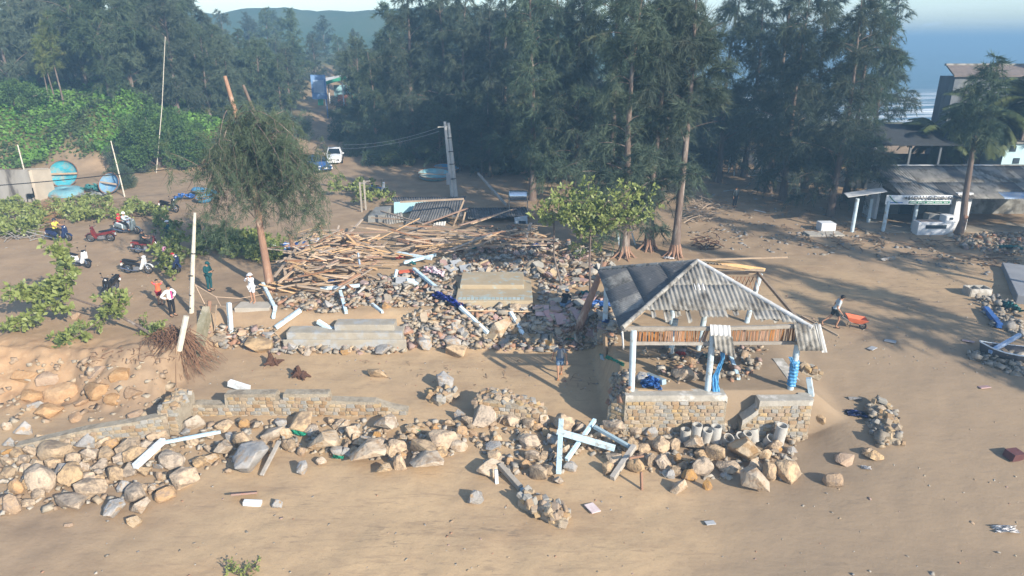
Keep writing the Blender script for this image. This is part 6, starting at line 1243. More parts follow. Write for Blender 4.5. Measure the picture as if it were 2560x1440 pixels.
for a, b, dz in (((705, 640), (800, 600), .5), ((770, 670), (860, 600), .8), ((700, 740), (820, 655), .9), ((690, 720), (770, 640), .8), ((760, 665), (850, 690), .5), ((860, 695), (950, 720), .4), ((775, 668), (860, 680), .7), ((640, 735), (770, 722), .3), ((820, 660), (880, 610), .7), ((950, 570), (1130, 600), .9), ((930, 568), (1010, 580), .8), ((955, 560), (1060, 600), 1.0), ((860, 620), (970, 610), .7), ((1030, 630), (1250, 600), .5), ((1030, 622), (1230, 618), .6), ((1035, 635), (1140, 632), .4), ((1050, 645), (1210, 635), .3), ((1180, 590), (1280, 550), .9), ((1150, 600), (1290, 545), 1.0), ((1060, 600), (1170, 560), 1.1), ((1110, 660), (1210, 635), .3), ((1000, 590), (1180, 625), .7), ((870, 695), (915, 675), .5), ((715, 700), (720, 735), .6), ((760, 660), (762, 735), .3), ((905, 690), (940, 730), .3)):
    plank(gh(*a, dz*dr.uniform(.8, 1)), gh(*b, dz*dr.uniform(.6, 1)), dr.uniform(.10, .18), dr.uniform(.04, .07))
HA = [(690, 735), (685, 705), (735, 650), (800, 600), (880, 585), (950, 620), (945, 690), (870, 735), (800, 745)]
HB = [(850, 612), (960, 596), (1130, 594), (1330, 586), (1375, 600), (1360, 625), (1200, 648), (950, 660), (870, 650)]
for i in range(262):
    Pl = HA if i % 5 < 3 else HB; x, y = rpoly(Pl, dr); p = gh(x, y, dr.random()**1.4*.75)
    a = dr.gauss(.6, .8) if Pl is HA else dr.gauss(0, .4)+(dr.random() < .25)*dr.uniform(-1.3, 1.3)
    l = dr.uniform(.7, 2.4) if i % 3 else dr.uniform(1.6, 3.4); d = Vector((math.cos(a), math.sin(a)*.9, dr.gauss(0, .2)))*l/2
    plank(p-d, p+d, dr.uniform(.08, .2), dr.uniform(.04, .08))
# a red fallen gate and a hammock-like basket
g0_ = gt(1060, 640); fg = thing('slatted_panel', 'red-brown slatted panel propped up in the timber heap', 'panel', g0_)
for i in range(8): MB().beam((-.7+i*.2, 0, .05), (-.35+i*.1, .25, 1.0), .06, .02).build('slat', m_pl[2], fg)
# ================================================================== rubble
m_rub_ = bpy.data.materials.new('rubble_mix'); m_rub_.use_nodes = True; N = m_rub_.node_tree.nodes; LK = m_rub_.node_tree.links.new; P = N['Principled BSDF']; P.inputs['Roughness'].default_value = .92; P.inputs['Specular IOR Level'].default_value = .15
a_ = N.new('ShaderNodeAttribute'); a_.attribute_name = 'tint'; r_ = N.new('ShaderNodeValToRGB'); r_.color_ramp.interpolation = 'CONSTANT'
cols = [(.34, .31, .265), (.40, .32, .225), (.27, .235, .19), (.44, .40, .34), (.35, .26, .18), (.36, .26, .225), (.27, .26, .245), (.38, .22, .145), (.31, .275, .225), (.39, .34, .265)]
while len(r_.color_ramp.elements) < len(cols): r_.color_ramp.elements.new(.5)
for i, c in enumerate(cols): r_.color_ramp.elements[i].position = i/len(cols); r_.color_ramp.elements[i].color = (*c, 1)
LK(a_.outputs['Fac'], r_.inputs[0]); gp = N.new('ShaderNodeNewGeometry'); nn_ = N.new('ShaderNodeTexNoise'); nn_.inputs['Scale'].default_value = 9; nn_.inputs['Detail'].default_value = 5; LK(gp.outputs['Position'], nn_.inputs['Vector'])
mx_ = N.new('ShaderNodeMix'); mx_.data_type = 'RGBA'; mx_.blend_type = 'MULTIPLY'; mx_.inputs[0].default_value = .55; LK(r_.outputs[0], mx_.inputs[6]); r2 = N.new('ShaderNodeValToRGB'); r2.color_ramp.elements[0].position = .3; r2.color_ramp.elements[0].color = (.5, .48, .45, 1); r2.color_ramp.elements[1].position = .65; LK(nn_.outputs[0], r2.inputs[0]); LK(r2.outputs[0], mx_.inputs[7]); LK(mx_.outputs[2], P.inputs['Base Color'])
cube = np.array([(x, y, z) for x in (-.5, .5) for y in (-.5, .5) for z in (-.5, .5)]); cf = np.array([(0, 1, 3, 2), (4, 6, 7, 5), (0, 4, 5, 1), (2, 3, 7, 6), (0, 2, 6, 4), (1, 5, 7, 3)])
def rubble_stuff(name, label, polys, ns, seed, smin=.06, smax=.24, hh=.25, flat=.75, tints=None):
    nr = np.random.RandomState(seed); rs_ = random.Random(seed); Vs, T = [], []
    for poly, n in zip(polys, ns):
        for i in range(n):
            x, y = rpoly(poly, rs_); p = gt(x, y); s = rs_.uniform(smin, smax)*(1 if rs_.random() < .85 else 1.5); q = cube+nr.uniform(-.2, .2, (8, 3)); q = q*np.array((s, s*rs_.uniform(.55, .95), s*rs_.uniform(.25, flat)))
            m = np.array(Euler((rs_.gauss(0, .35), rs_.gauss(0, .35), rs_.uniform(0, 6.3))).to_matrix()); Vs.append(q @ m.T+np.array((p.x, p.y, p.z+rs_.random()**2*hh))); T.append(rs_.choice(tints) if tints else rs_.random())
    V = np.concatenate(Vs); n = len(Vs); F_ = (cf[None]+8*np.arange(n)[:, None, None]).reshape(-1, 4); c = V.mean(0); me = np_mesh(name, V-c, F_, m_rub_, 4)
    at = me.attributes.new('tint', 'FLOAT', 'POINT'); at.data.foreach_set('value', np.repeat(np.array(T, np.float32)*.999, 8)); o = mobj(name, me); o.location = c; return tag(o, label, 'rubble', kind='stuff')
R1 = [(870, 725), (1000, 690), (1130, 650), (1140, 760), (1010, 770), (880, 765)]; R2 = [(1120, 640), (1400, 605), (1530, 640), (1545, 700), (1350, 740), (1335, 690), (1140, 690)]; R3 = [(1010, 800), (1100, 765), (1340, 770), (1540, 800), (1540, 865), (1400, 880), (1200, 875), (1020, 865)]
R4 = [(520, 825), (690, 825), (720, 858), (1000, 858), (1010, 882), (700, 888), (540, 868)]; R5 = [(1345, 745), (1530, 735), (1530, 860), (1350, 830)]; R6 = [(1600, 880), (1720, 850), (1930, 880), (1870, 950), (1660, 960)]; R7 = [(1530, 950), (1585, 930), (1575, 985), (1545, 1030), (1525, 1010)]
R8 = [(2360, 590), (2560, 580), (2560, 640), (2400, 622)]; R9 = [(2420, 720), (2540, 760), (2560, 850), (2480, 820)]; R10 = [(2410, 890), (2470, 870), (2560, 895), (2560, 945), (2480, 920)]; R11 = [(2165, 1015), (2215, 1010), (2240, 1050), (2250, 1115), (2195, 1120), (2170, 1060)]; R12 = [(690, 740), (880, 735), (900, 775), (800, 785), (690, 770)]
R13 = [(1200, 570), (1330, 560), (1400, 620), (1330, 650), (1200, 640)]
rubble_stuff('rubble', 'broken stone, brick and tile rubble strewn over the terrace edge', [R1, R2, R3, R4, R5, R12, R13], [800, 850, 1350, 360, 580, 220, 280], 1, .05, .32, .28, .5)
rubble_stuff('rubble', 'broken masonry and sand clods inside the wrecked shelter', [R6, R7], [260, 220], 2, .06, .26, .3)
rubble_stuff('rubble', 'red and grey debris scattered before the shop', [R8], [320], 3, .06, .28, .2)
rubble_stuff('rubble', 'broken masonry strewn along the edge of the far slab', [R9, R10], [170, 170], 4, .08, .3, .25, tints=[.05, .65, .85, .25])
rubble_stuff('rubble', 'toppled stone footing lying on the damp sand', [R11], [120], 5, .1, .34, .35, tints=[.05, .65, .85, .25, .15])
rubble_stuff('rubble', 'small stones between the beach boulders', BANK+[[(1535, 1050), (1830, 1060), (2020, 1075), (2010, 1105), (1800, 1105), (1540, 1080)]], [420, 260, 520, 320], 6, .06, .24, .12, tints=[.15, .35, .45, .05, .95])
rubble_stuff('rubble', 'loose clods and stones on the eroded red slope', [[(0, 900), (200, 890), (420, 900), (440, 1000), (380, 1045), (0, 1060)]], [160], 7, .06, .3, .0, tints=[.45, .15, .95, .45, .15])
rubble_stuff('litter', 'fine litter and pebbles scattered over the open sand', [[(420, 890), (1500, 900), (1500, 980), (1300, 990), (1000, 970), (500, 960)], [(300, 1200), (1200, 1230), (2000, 1260), (2560, 1000), (2560, 1440), (0, 1440)], [(1950, 620), (2400, 640), (2560, 700), (2500, 950), (2050, 900), (1950, 760)], [(0, 600), (640, 600), (480, 760), (200, 760), (0, 680)], [(1700, 450), (2100, 480), (2150, 610), (1700, 640)]], [130, 190, 260, 150, 380], 8, .02, .09, .0, .5)
rubble_stuff('litter', 'dark splinters and scraps strewn over the shaded clearing', [[(1700, 450), (2100, 480), (2350, 600), (2560, 640), (2560, 700), (2100, 640), (1720, 620)]], [420], 9, .06, .3, .03, .3, tints=[.25, .65, .85, .65])
# broken flat slabs lying tilted in the rubble
SLB = []
for i in range(8):
    rq = random.Random(900+i); n = rq.randint(4, 6); pg = [Vector((math.cos(2*math.pi*k/n+rq.uniform(-.3, .3))*rq.uniform(.35, .55), math.sin(2*math.pi*k/n+rq.uniform(-.3, .3))*rq.uniform(.35, .55), 0)) for k in range(n)]
    SLB.append(MB().prism(pg, (0, 0, -.06), (0, 0, .06)).mesh('concrete_fragment', (M('slab_grey_mix', (.39, .37, .33), (.30, .285, .25), sc=3, rough=.9, rnd=.15), M('slab_tan_mix', (.43, .35, .25), (.34, .27, .19), sc=3, rough=.9, rnd=.15), M('slab_pink_mix', (.42, .30, .275), (.34, .24, .215), sc=3, rough=.85, rnd=.15))[i % 3]))
for i in range(210):
    Pl, wh = ((R1, 'between the timber and the tiled platform'), (R2, 'around the sea almond'), (R5, 'in the shade beside the shelter'), (R3, 'on the slope below the tiled platform'), (R2, 'around the sea almond'))[i % 5]; x, y = rpoly(Pl, dr); p = gt(x, y); s_ = dr.uniform(.35, .85); mi = dr.randrange(8)
    o = mobj('concrete_fragment', SLB[mi]); o.location = p+Vector((0, 0, .12+dr.random()*.25)); o.scale = (s_, s_*dr.uniform(.6, 1), dr.uniform(.5, 1.1)); o.rotation_euler = (dr.gauss(.1, .35), dr.gauss(0, .35), dr.uniform(0, 6.3)); c_n = ('grey', 'tan', 'pinkish')[mi % 3]; tag(o, f'{c_n} broken floor slab lying tilted {wh}', 'slab', 'broken slabs '+wh)
# larger single pieces of rubble
for i in range(210):
    Pl = (R3, R1, R3, R2, R5, R4, R3)[i % 7]; x, y = rpoly(Pl, dr); p = gt(x, y); k = dr.choice('ttpggor' if Pl is not R2 else 'ggpr'); s = dr.uniform(.14, .34)
    o = mobj('rubble_stone', ROCK[k, 1, dr.randrange(4)]); o.location = (p.x, p.y, p.z+s*.25); o.scale = (s*dr.uniform(.8, 1.3), s*.8, s*dr.uniform(.45, .75)); o.rotation_euler = (dr.uniform(-.4, .4), dr.uniform(-.4, .4), dr.uniform(0, 6.3))
    wh = {id(R3): 'on the slope below the tiled floor platform', id(R1): 'between the timber heap and the platform', id(R2): 'around the foot of the sea almond', id(R5): 'in the shade beside the shelter', id(R4): 'at the foot of the wide lower steps'}[id(Pl)]
    tag(o, f'{CN[k]} broken stone {wh}', 'stone', 'stones '+wh)
for px, py, w_, h_, k in ((1250, 830, 62, 48, 'p'), (1140, 880, 56, 36, 't'), (1290, 775, 40, 26, 't'), (650, 868, 80, 26, 't'), (545, 848, 52, 24, 't'), (730, 868, 50, 26, 'g'), (960, 880, 50, 26, 'g'), (1060, 862, 40, 30, 'g'), (1370, 865, 36, 26, 'o'), (1715, 940, 62, 44, 't'), (1725, 905, 34, 22, 'o'), (1605, 950, 30, 28, 'g'), (780, 765, 40, 20, 't'), (820, 765, 30, 24, 'g'), (885, 758, 26, 20, 't'), (1110, 960, 50, 44, 'g'), (2225, 650, 44, 14, 'g'), (1265, 690, 40, 20, 'g'), (1130, 860, 50, 30, 'g')):
    o = boulder(px, py, w_, h_, k, 1); o.name = 'rubble_block'; tag(o, f'{CN[k]} fallen masonry block '+{62: 'by the tiled platform' if k == 'p' else 'inside the shelter'}.get(w_, 'among the terrace rubble'), 'block', 'fallen masonry blocks')
# wall fragments lying on the beach
def fragment(label, px0, py0, px1, py1, wpx, n, seed, hh=.4):
    rs_ = random.Random(seed); a, b = gt(px0, py0), gt(px1, py1); t = thing('wall_fragment', label, 'wall fragment', (a+b)/2); d = (b-a); L_ = d.length; d.normalize(); s = Vector((-d.y, d.x, 0)); w = wpx/ppm(a)
    mb = MB(); mb.beam((a-t.location)+Vector((0, 0, hh*.3)), (b-t.location)+Vector((0, 0, hh*.3)), w*.8, hh*.8); mb.build('mortar', m_mortar, t, bev=.05)
    for i in range(n): p = a+d*(rs_.random()*L_)+s*rs_.uniform(-.5, .5)*w+Vector((0, 0, rs_.uniform(.1, 1)*hh)); mobj('stone', rs_.choice(STONE), t, p-t.location, (rs_.uniform(-.6, .6), rs_.uniform(-.6, .6), rs_.uniform(0, 6)), (rs_.uniform(.18, .38), rs_.uniform(.16, .28), rs_.uniform(.14, .26)))
    return t
fragment('toppled mortared stone wall fragment lying alone on the beach', 1305, 1255, 1412, 1312, 50, 70, 1, .45)
fragment('toppled stone footing with blue tarp shreds on damp sand', 2190, 1020, 2232, 1112, 45, 60, 2, .4)
fragment('collapsed stone ledge beside the tarp-wrapped post', 2000, 925, 2045, 945, 40, 40, 3, .35)
fragment('loose masonry lump before the long broken wall end', 1085, 1010, 1130, 985, 46, 36, 4, .4)
# ================================================================== painted posts and beams
def post(label, a, b, w=.17, h=None, mat=m_bluep, dz=.12, group=None, up=False, name='fallen_post', cat='post', bev=.012, dz2=None):
    A = gt(*a)
    if up: B_ = gy(b[0], b[1], A.y+.1); A.z -= .1
    else: B_ = gt(*b)+Vector((0, 0, dz if dz2 is None else dz2)); A = A+Vector((0, 0, dz))
    o = MB().beam(A, B_, w, h or w).build(name, mat, None, origin=(A+B_)/2, bev=bev); return tag(o, label, cat, group)
m_white2 = M('white_post', (.70, .74, .76), (.62, .66, .68), sc=3, rough=.7, c3=(.5, .5, .48), sc3=3, t3=.6)
post('pale blue post leaning upright against the mossy steps', (577, 832), (572, 757), up=True, w=.2); post('pale blue post slanting beside the landing slab', (688, 775), (660, 730), dz2=.5)
post('white-blue post end lying at the landing corner', (684, 800), (690, 770), w=.16); post('thick pale post slanting down onto the lower steps', (690, 828), (752, 784), w=.2, dz=.2)
post('pale blue post lying level under the timber heap', (802, 732), (900, 724), dz=.25); post('short pale blue post standing out of the sand slope', (866, 787), (852, 745), dz2=.4); post('broken pale blue post stub with bare rods', (957, 786), (922, 758), w=.14)
post('long pale blue post crossing the white one', (878, 868), (797, 826), w=.2, dz=.3, dz2=.5); post('white post lying along the foot of the steps', (752, 866), (880, 858), mat=m_white2, w=.19); post('white-blue post lying right of the crossed posts', (897, 866), (1002, 876), mat=m_white2, w=.17)
post('pale blue post slanting beside the striped cloth', (1093, 733), (1035, 692), dz=.3, dz2=.5); post('pale blue post running down from the crumpled tarp', (1220, 846), (1150, 785), dz=.3, dz2=.4); post('cracked pale blue post beside a big pale block', (1312, 853), (1276, 798), dz=.2, dz2=.4)
post('pale blue post crossing behind the striped cloth', (990, 646), (1080, 662), dz=.4); post('pale blue post lying across the timber edge', (1010, 672), (1090, 652), dz=.4); post('bright blue upright rail stuck in the timber heap', (903, 692), (895, 632), up=True, w=.1, mat=m_tin); post('short pale blue piece standing in the timber heap', (984, 704), (992, 674), up=True, w=.16)
post('long pale blue timber lying steeply over the boulders', (1396, 1198), (1402, 1080), dz=.3, dz2=.55, w=.2); post('pale blue timber lying level across the steep one', (1392, 1112), (1536, 1140), dz=.62, dz2=.35, w=.2); post('pale blue timber propped under the crossing one', (1416, 1158), (1486, 1076), dz=.15, dz2=.5, w=.15)
post('blue-grey pipe sloping down to a grey beam', (1484, 1096), (1580, 1140), dz=.55, dz2=.35, w=.14, mat=M('pipe_bluegrey', (.32, .42, .47), (.27, .36, .41), rough=.6)); post('grey timber beam standing against the blue-grey pipe', (1530, 1202), (1584, 1140), dz=.1, dz2=.45, w=.2, mat=m_woodg)
post('white concrete beam lying among boulders by the slanting wall', (343, 1192), (414, 1128), dz=.45, dz2=.5, w=.22, mat=m_white2); post('light blue pipe resting on boulders', (412, 1134), (556, 1106), dz=.5, dz2=.5, w=.12); post('grey weathered plank leaning on the split grey boulder', (655, 1194), (702, 1130), dz=.1, dz2=.5, w=.16, h=.08, mat=m_woodg)
post('grey timber lying down toward the wall fragment', (1250, 1182), (1302, 1228), dz=.35, dz2=.12, w=.2, mat=m_woodg); post('blue-grey pointed end of the fallen timber', (1302, 1229), (1322, 1242), dz=.12, dz2=.05, w=.14, mat=M('pipe_bluegrey', (.32, .42, .47))); post('short white peg standing before a pale boulder', (1242, 1208), (1240, 1174), up=True, w=.12, mat=m_white2)
post('rusty bent pipe standing in the beach sand', (1605, 1224), (1603, 1180), up=True, w=.09, mat=m_barkr, name='bent_pipe', cat='pipe'); post('rusty cross piece of the bent pipe', (1570, 1188), (1606, 1182), dz=.75, w=.08, mat=m_barkr, name='bent_pipe', cat='pipe')
post('slim blue-grey post stub slanting inside the shelter', (1846, 952), (1824, 904), dz=.1, dz2=.3, w=.15); post('long dark blue pipe lying on the far sand', (2497, 824), (2462, 780), dz=.2, w=.24, mat=B_blue, name='pipe', cat='pipe')
post('white triangular beam end resting on the long wall', (575, 974), (624, 980), dz=.35, dz2=.15, w=.26, mat=m_white2); post('long blue-grey pipe lying half buried beside the shelter', (1505, 897), (1660, 962), dz=.12, w=.22, mat=M('pipe_bluegrey', (.32, .42, .47)), name='pipe', cat='pipe'); post('short pale column stub leaning beside the wrapped post', (2030, 985), (2022, 945), up=True, w=.2, mat=m_col)
post('leaning blue pole propped against the flaring casuarina', (1552, 628), (1537, 532), up=True, w=.11, mat=m_col, name='leaning_pole', cat='pole'); post('second blue pole slanting beyond the flaring casuarina', (1590, 612), (1568, 545), up=True, w=.1, mat=m_col, name='leaning_pole', cat='pole')
post('blue and white painted boat plank over the far rubble', (2470, 897), (2542, 866), dz=.35, dz2=.6, w=.16, mat=M('boat_plank', (.16, .28, .50), (.62, .66, .70), sc=1.2, rough=.6), name='boat_plank', cat='plank'); post('thin bleached log lying beyond the terrace', (1196, 478), (1265, 540), dz=1.6, dz2=.9, w=.16, mat=m_woodg, name='log', cat='log')
post('brown log resting against the shelter terrace', (1510, 640), (1512, 640), dz=.2) if False else None
post('weathered stake standing in the rubble before the shelter', (1515, 892), (1512, 832), up=True, w=.16, mat=m_wood, name='stake', cat='stake'); post('thin stake standing by the mossy steps', (535, 830), (541, 762), up=True, w=.07, mat=m_wood, name='stake', cat='stake'); post('short red-brown stump stake behind the mossy steps', (520, 790), (524, 752), up=True, w=.16, mat=m_barkr, name='stake', cat='stake')
post('long bamboo lying across the stone rubble', (1170, 792), (1330, 795), dz=.35, w=.06, mat=m_pl[0], name='bamboo', cat='bamboo')
# slabs, tiles and other flat debris
m_tile = M('pink_tile', (.46, .30, .29), (.38, .25, .24), sc=3, rough=.6, rnd=.15); m_tilew = M('pale_tile', (.62, .55, .54), (.5, .4, .4), sc=6, rough=.5); m_slab = M('grey_slab', (.37, .385, .40), (.30, .31, .32), sc=2, rough=.85)
def flat(label, px, py, w, h, mat, rz=None, tilt=None, dz=.05, name='broken_tile', cat='tile', group=None, th=.04):
    p = gt(px, py); q = dep(p)/FPX; o = MB().box((0, 0, 0), (w*q, h*q*2.0, th)).build(name, mat, None, origin=(0, 0, 0), bev=.008); o.location = p+Vector((0, 0, dz)); o.rotation_euler = (tilt if tilt is not None else dr.uniform(-.15, .15), dr.uniform(-.15, .15), rz if rz is not None else dr.uniform(-.8, .8)); return tag(o, label, cat, group)
flat('pale square patterned tile lying alone on the beach sand', 1481, 1273, 28, 17, m_tilew, .55, .1)
for px, py in ((1300, 705), (1290, 715), (1410, 690), (1440, 680), (1390, 720), (1355, 640), (1330, 620), (1460, 660), (1370, 675), (1420, 640)): flat('broken pink floor tile by the foot of the sea almond', px, py, dr.uniform(18, 30), dr.uniform(8, 14), m_tile, group='pink tiles by the sea almond')
for px, py, r_z in ((1143, 668, .5), (1165, 680, .2), (1005, 712, .1), (1128, 680, .9)): flat('grey concrete slab piece beside the striped cloth', px, py, 30, 13, m_slab, r_z, .35, .25, 'slab_piece', 'slab', 'slab pieces by the cloth', .07)
for px, py in ((1355, 790), (1380, 800), (1405, 810), (1450, 800), (1470, 760)): flat('tilted pinkish floor slab in the shade beside the shelter', px, py, 34, 16, m_tile, None, .6, .3, 'floor_slab', 'slab', 'tilted slabs beside the shelter', .07)
for px, py, mt in ((2225, 855, m_slab), (2420, 855, m_tile), (2180, 873, m_slab), (2460, 970, m_tile), (1775, 1310, m_slab)): flat('flat broken tile lying on open sand', px, py, 26, 7, mt, group='tiles on open sand')
flat('red brick lying on the terrace edge', 905, 745, 34, 8, m_pl[2], .05, 0, .12, 'brick', 'brick', None, .12); flat('orange-red timber offcut beside the striped cloth', 1020, 690, 50, 6, M('paint_red', (.55, .13, .07), rough=.6), .5, .2, .3, 'offcut', 'timber', None, .08); flat('dark red box half sunk in wet sand', 2533, 1145, 38, 14, M('box_red', (.12, .05, .05), rough=.6), .3, .1, .15, 'box', 'box', None, .3)
flat('pale blue slab fragment beside the slanting post', 1032, 714, 30, 10, m_bluep, 0, .5, .2, 'slab_piece', 'slab', None, .12); flat('red-edged tilted boat board on the beach', 612, 1245, 60, 16, M('board_red', (.30, .15, .11), (.25, .20, .17), sc=5, rough=.8), .35, -.5, .2, 'boat_board', 'board', None, .06); flat('white concrete strip under the tilted boat board', 632, 1262, 44, 7, m_white2, .05, 0, .08, 'concrete_strip', 'concrete', None, .16)
flat('grey rusty sheet on the boulder by the shelter', 1958, 1195, 28, 22, m_slab, .1, 1.2, .25, 'metal_sheet', 'sheet', None, .02)
# low concrete slab terrace and block on the right
p = gz(2465, 690, 2.05); slab('concrete_platform', 'long low grey concrete platform at the edge of the sand', p.x, p.x+9, p.y-6.5, p.y, 1.7, 2.35, M('platform_grey', (.27, .28, .30), (.22, .23, .25), sc=1, rough=.9), .03, R(-28)); 
bp_ = gt(2440, 738); hb = thing('hollow_block', 'hollow concrete block sunk in the sand by the platform', 'block', bp_); 
for a, b_ in (((-.55, 0), (.08, .7)), ((.55, 0), (.08, .7)), ((0, -.33), (1.1, .08)), ((0, .33), (1.1, .08)), ((0, 0), (.08, .6))): MB().box((a[0], a[1], .2), (b_[0], b_[1], .55)).build('side', m_conc, hb)
# concrete pipe rings
m_ring = M('ring_concrete', (.47, .45, .41), (.38, .36, .32), sc=3, rough=.9, bump=.3, rnd=.12)
for px, py, w_, hh, tl in ((1712, 1104, 26, .55, 0), (1738, 1102, 26, .75, .05), (1762, 1104, 25, .6, .2), (1787, 1104, 27, .7, 0), (1814, 1106, 27, .35, .5), (1845, 1105, 27, .4, .4), (1885, 1104, 27, .5, -.35), (1918, 1108, 25, .4, .5), (1943, 1112, 28, .95, .12), (1862, 1104, 24, .45, .25)):
    p = gt(px, py); r = w_/2/ppm(p); o = MB().lathe([(r, 0), (r, hh), (r*.8, hh), (r*.8, 0), (r, 0)], 20).build('concrete_ring', m_ring, None, smooth=True, origin=(0, 0, 0)); o.location = p+Vector((0, 0, .02)); o.rotation_euler = (tl, tl*.4, 0); tag(o, 'short concrete pipe ring standing at the foot of the shelter wall' if abs(tl) < .3 else 'tilted open concrete pipe ring beside the shelter boulders', 'pipe ring', 'concrete rings below the shelter')
# ================================================================== boats
m_turq = M('boat_turquoise', (.13, .36, .41), (.09, .28, .34), sc=3, rough=.85, spec=.1, bump=.5, bsc=16, c3=(.24, .28, .26), sc3=1.4, t3=.54, rnd=.08); m_bb = M('boat_blue', (.06, .28, .48), (.06, .21, .38), sc=3, rough=.85, spec=.1, bump=.5, bsc=16, rnd=.08, c3=(.22, .30, .32), sc3=1.4, t3=.58); m_rim = M('boat_rim', (.24, .13, .08), (.18, .10, .07), sc=4)
def coracle(label, loc, rot, R_=1.15, mat=m_turq, inner=None):
    t = thing('coracle_boat', label, 'boat', loc, rot=rot); pr = [(.02, 0), (R_*.6, .02), (R_*.86, .12), (R_*.97, .30), (R_, .46)]
    o = MB().lathe(pr, 28).build('hull', mat, t, smooth='all'); o.modifiers.new('t', 'SOLIDIFY').thickness = .03
    MB().tube([(R_*math.cos(a), R_*math.sin(a), .46) for a in np.linspace(0, 2*math.pi, 30)], .045, 6).build('rim', m_rim, t, smooth=True); MB().beam((-R_*.95, 0, .38), (R_*.95, 0, .38), .16, .04).build('thwart', m_wood, t); return t
p = gt(154, 492); coracle('turquoise basket boat lying upside down below the concrete wall', p+Vector((0, .6, .62)), (math.pi+.12, .05, 0), 1.45)
p = gt(145, 468); coracle('turquoise basket boat propped on edge against the concrete wall', p+Vector((0, 1.4, .9)), (R(68), 0, .2), 1.25); p = gt(272, 486); coracle('bright blue basket boat tilted on its side among nets', p+Vector((0, .8, .7)), (R(60), .1, -.2), .95, m_bb)
p = gt(508, 490); coracle('bright blue basket boat overturned beside the road', p+Vector((0, .6, .6)), (math.pi-.25, .15, 0), 1.1, m_bb); p = gt(512, 507); coracle('red-rimmed blue basket boat lying upright beside the overturned one', p+Vector((0, .3, .1)), (.25, -.1, 0), .75, m_bb)
p = gt(1085, 448); coracle('large pale-rimmed basket boat lying under the trees', p+Vector((0, .4, .05)), (.15, .05, 0), 1.6, m_turq); p = gt(1115, 432); coracle('dark blue basket boat behind the pale-rimmed one', p+Vector((0, .4, .05)), (.1, .1, 0), 1.3, m_bb)
def rowboat(label, loc, rz, L_=3.4, mat=m_bb, rot=None):
    t = thing('rowing_boat', label, 'boat', loc, rz); 
    if rot: t.rotation_euler = rot
    mb = MB(); n = 9; V_ = []
    for i in range(n):
        u = i/(n-1)*2-1; w = .55*(1-abs(u)**2.6)+.05; z = .55+.25*abs(u)**3; V_ += [(u*L_/2, -w, z), (u*L_/2*.95, -w*.75, .18+.1*abs(u)), (u*L_/2*.9, 0, .04+.12*abs(u)**2), (u*L_/2*.95, w*.75, .18+.1*abs(u)), (u*L_/2, w, z)]
    mb.add(V_, [(i*5+q, i*5+q+1, (i+1)*5+q+1, (i+1)*5+q) for i in range(n-1) for q in range(4)]); o = mb.build('hull', mat, t, smooth='all'); o.modifiers.new('t', 'SOLIDIFY').thickness = .04
    for s in (-1, 1): MB().tube([V_[i*5+(0 if s < 0 else 4)] for i in range(n)], .035, 5).build('gunwale', m_white2, t)
    for u in (-.4, .3): MB().beam((u*L_/2, -.48, .45), (u*L_/2, .48, .45), .18, .04).build('thwart', m_wood, t)
    return t
rowboat('battered blue boat wreck lying behind the tree stump', gt(740, 640)+Vector((0, .3, .1)), .5, 3.0, B_blue); rowboat('dark boat hull wreck sunk in the far rubble', gt(2535, 915)+Vector((.6, .4, 0)), -.3, 3.6, M('hull_dark', (.09, .085, .09), rough=.8))
# ================================================================== tarps, nets and cloth
m_net = M('green_net', (.02, .24, .15), (.03, .32, .2), sc=6, rough=.8); m_netd = M('teal_net', (.05, .22, .22), (.04, .16, .17), sc=6, rough=.8); m_plas = M('white_plastic', (.75, .75, .76), (.6, .6, .62), sc=5, rough=.5); m_bplas = M('black_plastic', (.02, .022, .03), rough=.35, spec=.6)
def heapcloth(label, px0, py0, px1, py1, wpx, mat, seed, fold=.12, dz=.12, cat='tarpaulin', name='tarpaulin', pts=None, group=None):
    a, b = gt(px0, py0), gt(px1, py1); q = wpx/ppm(a); mid = (a+b)/2; s = Vector((0, 1, 0))*q
    A_ = [a+Vector((0, 0, dz)), mid+Vector((0, -.1, dz+fold)), b+Vector((0, 0, dz))]; return cloth(name, label, A_, [p+s+Vector((0, 0, fold*.5)) for p in A_], mat, fold, 30, seed, group, cat)
heapcloth('crumpled dark blue tarp trailing down the rubble slope', 1080, 752, 1155, 785, 26, M('deep_blue_tarp', (.025, .05, .30), (.015, .03, .22), sc=3, rough=.45, spec=.5), 3, .18, .25); heapcloth('bright blue tarp hung beside the shelter roof', 1480, 782, 1538, 782, 34, m_tarp, 4, .08, .35); heapcloth('crumpled dark blue tarp inside the shelter', 1608, 975, 1652, 982, 52, m_tarp, 5, .16, .12)
heapcloth('white cloth with red and blue stripes on the rubble', 1058, 692, 1110, 706, 30, M('striped_cloth', (.70, .68, .70), (.62, .60, .64), sc=3, rough=.9, st=(6, .5, .5), c3=(.42, .12, .20), sc3=4, t3=.54), 6, .12, .35, 'cloth', 'striped_cloth'); heapcloth('white plastic bag lying on the beach sand', 2490, 1333, 2545, 1335, 22, m_plas, 7, .1, .04, 'bag', 'plastic_bag'); heapcloth('small crumpled foil scrap on the damp sand', 2155, 1172, 2178, 1175, 10, m_plas, 8, .05, .03, 'foil', 'foil_scrap')
heapcloth('blue and black tarp shred beside the toppled footing', 2120, 1042, 2170, 1048, 24, M('blue_black_tarp', (.02, .05, .22), (.01, .012, .02), sc=4, rough=.4, spec=.6), 9, .1, .06); heapcloth('black plastic flap right of the toppled footing', 2212, 1045, 2248, 1052, 22, m_bplas, 10, .08, .06); heapcloth('green net snagged at the torn root mass', 1415, 852, 1468, 850, 16, m_net, 11, .12, .05, 'net', 'fishing_net')
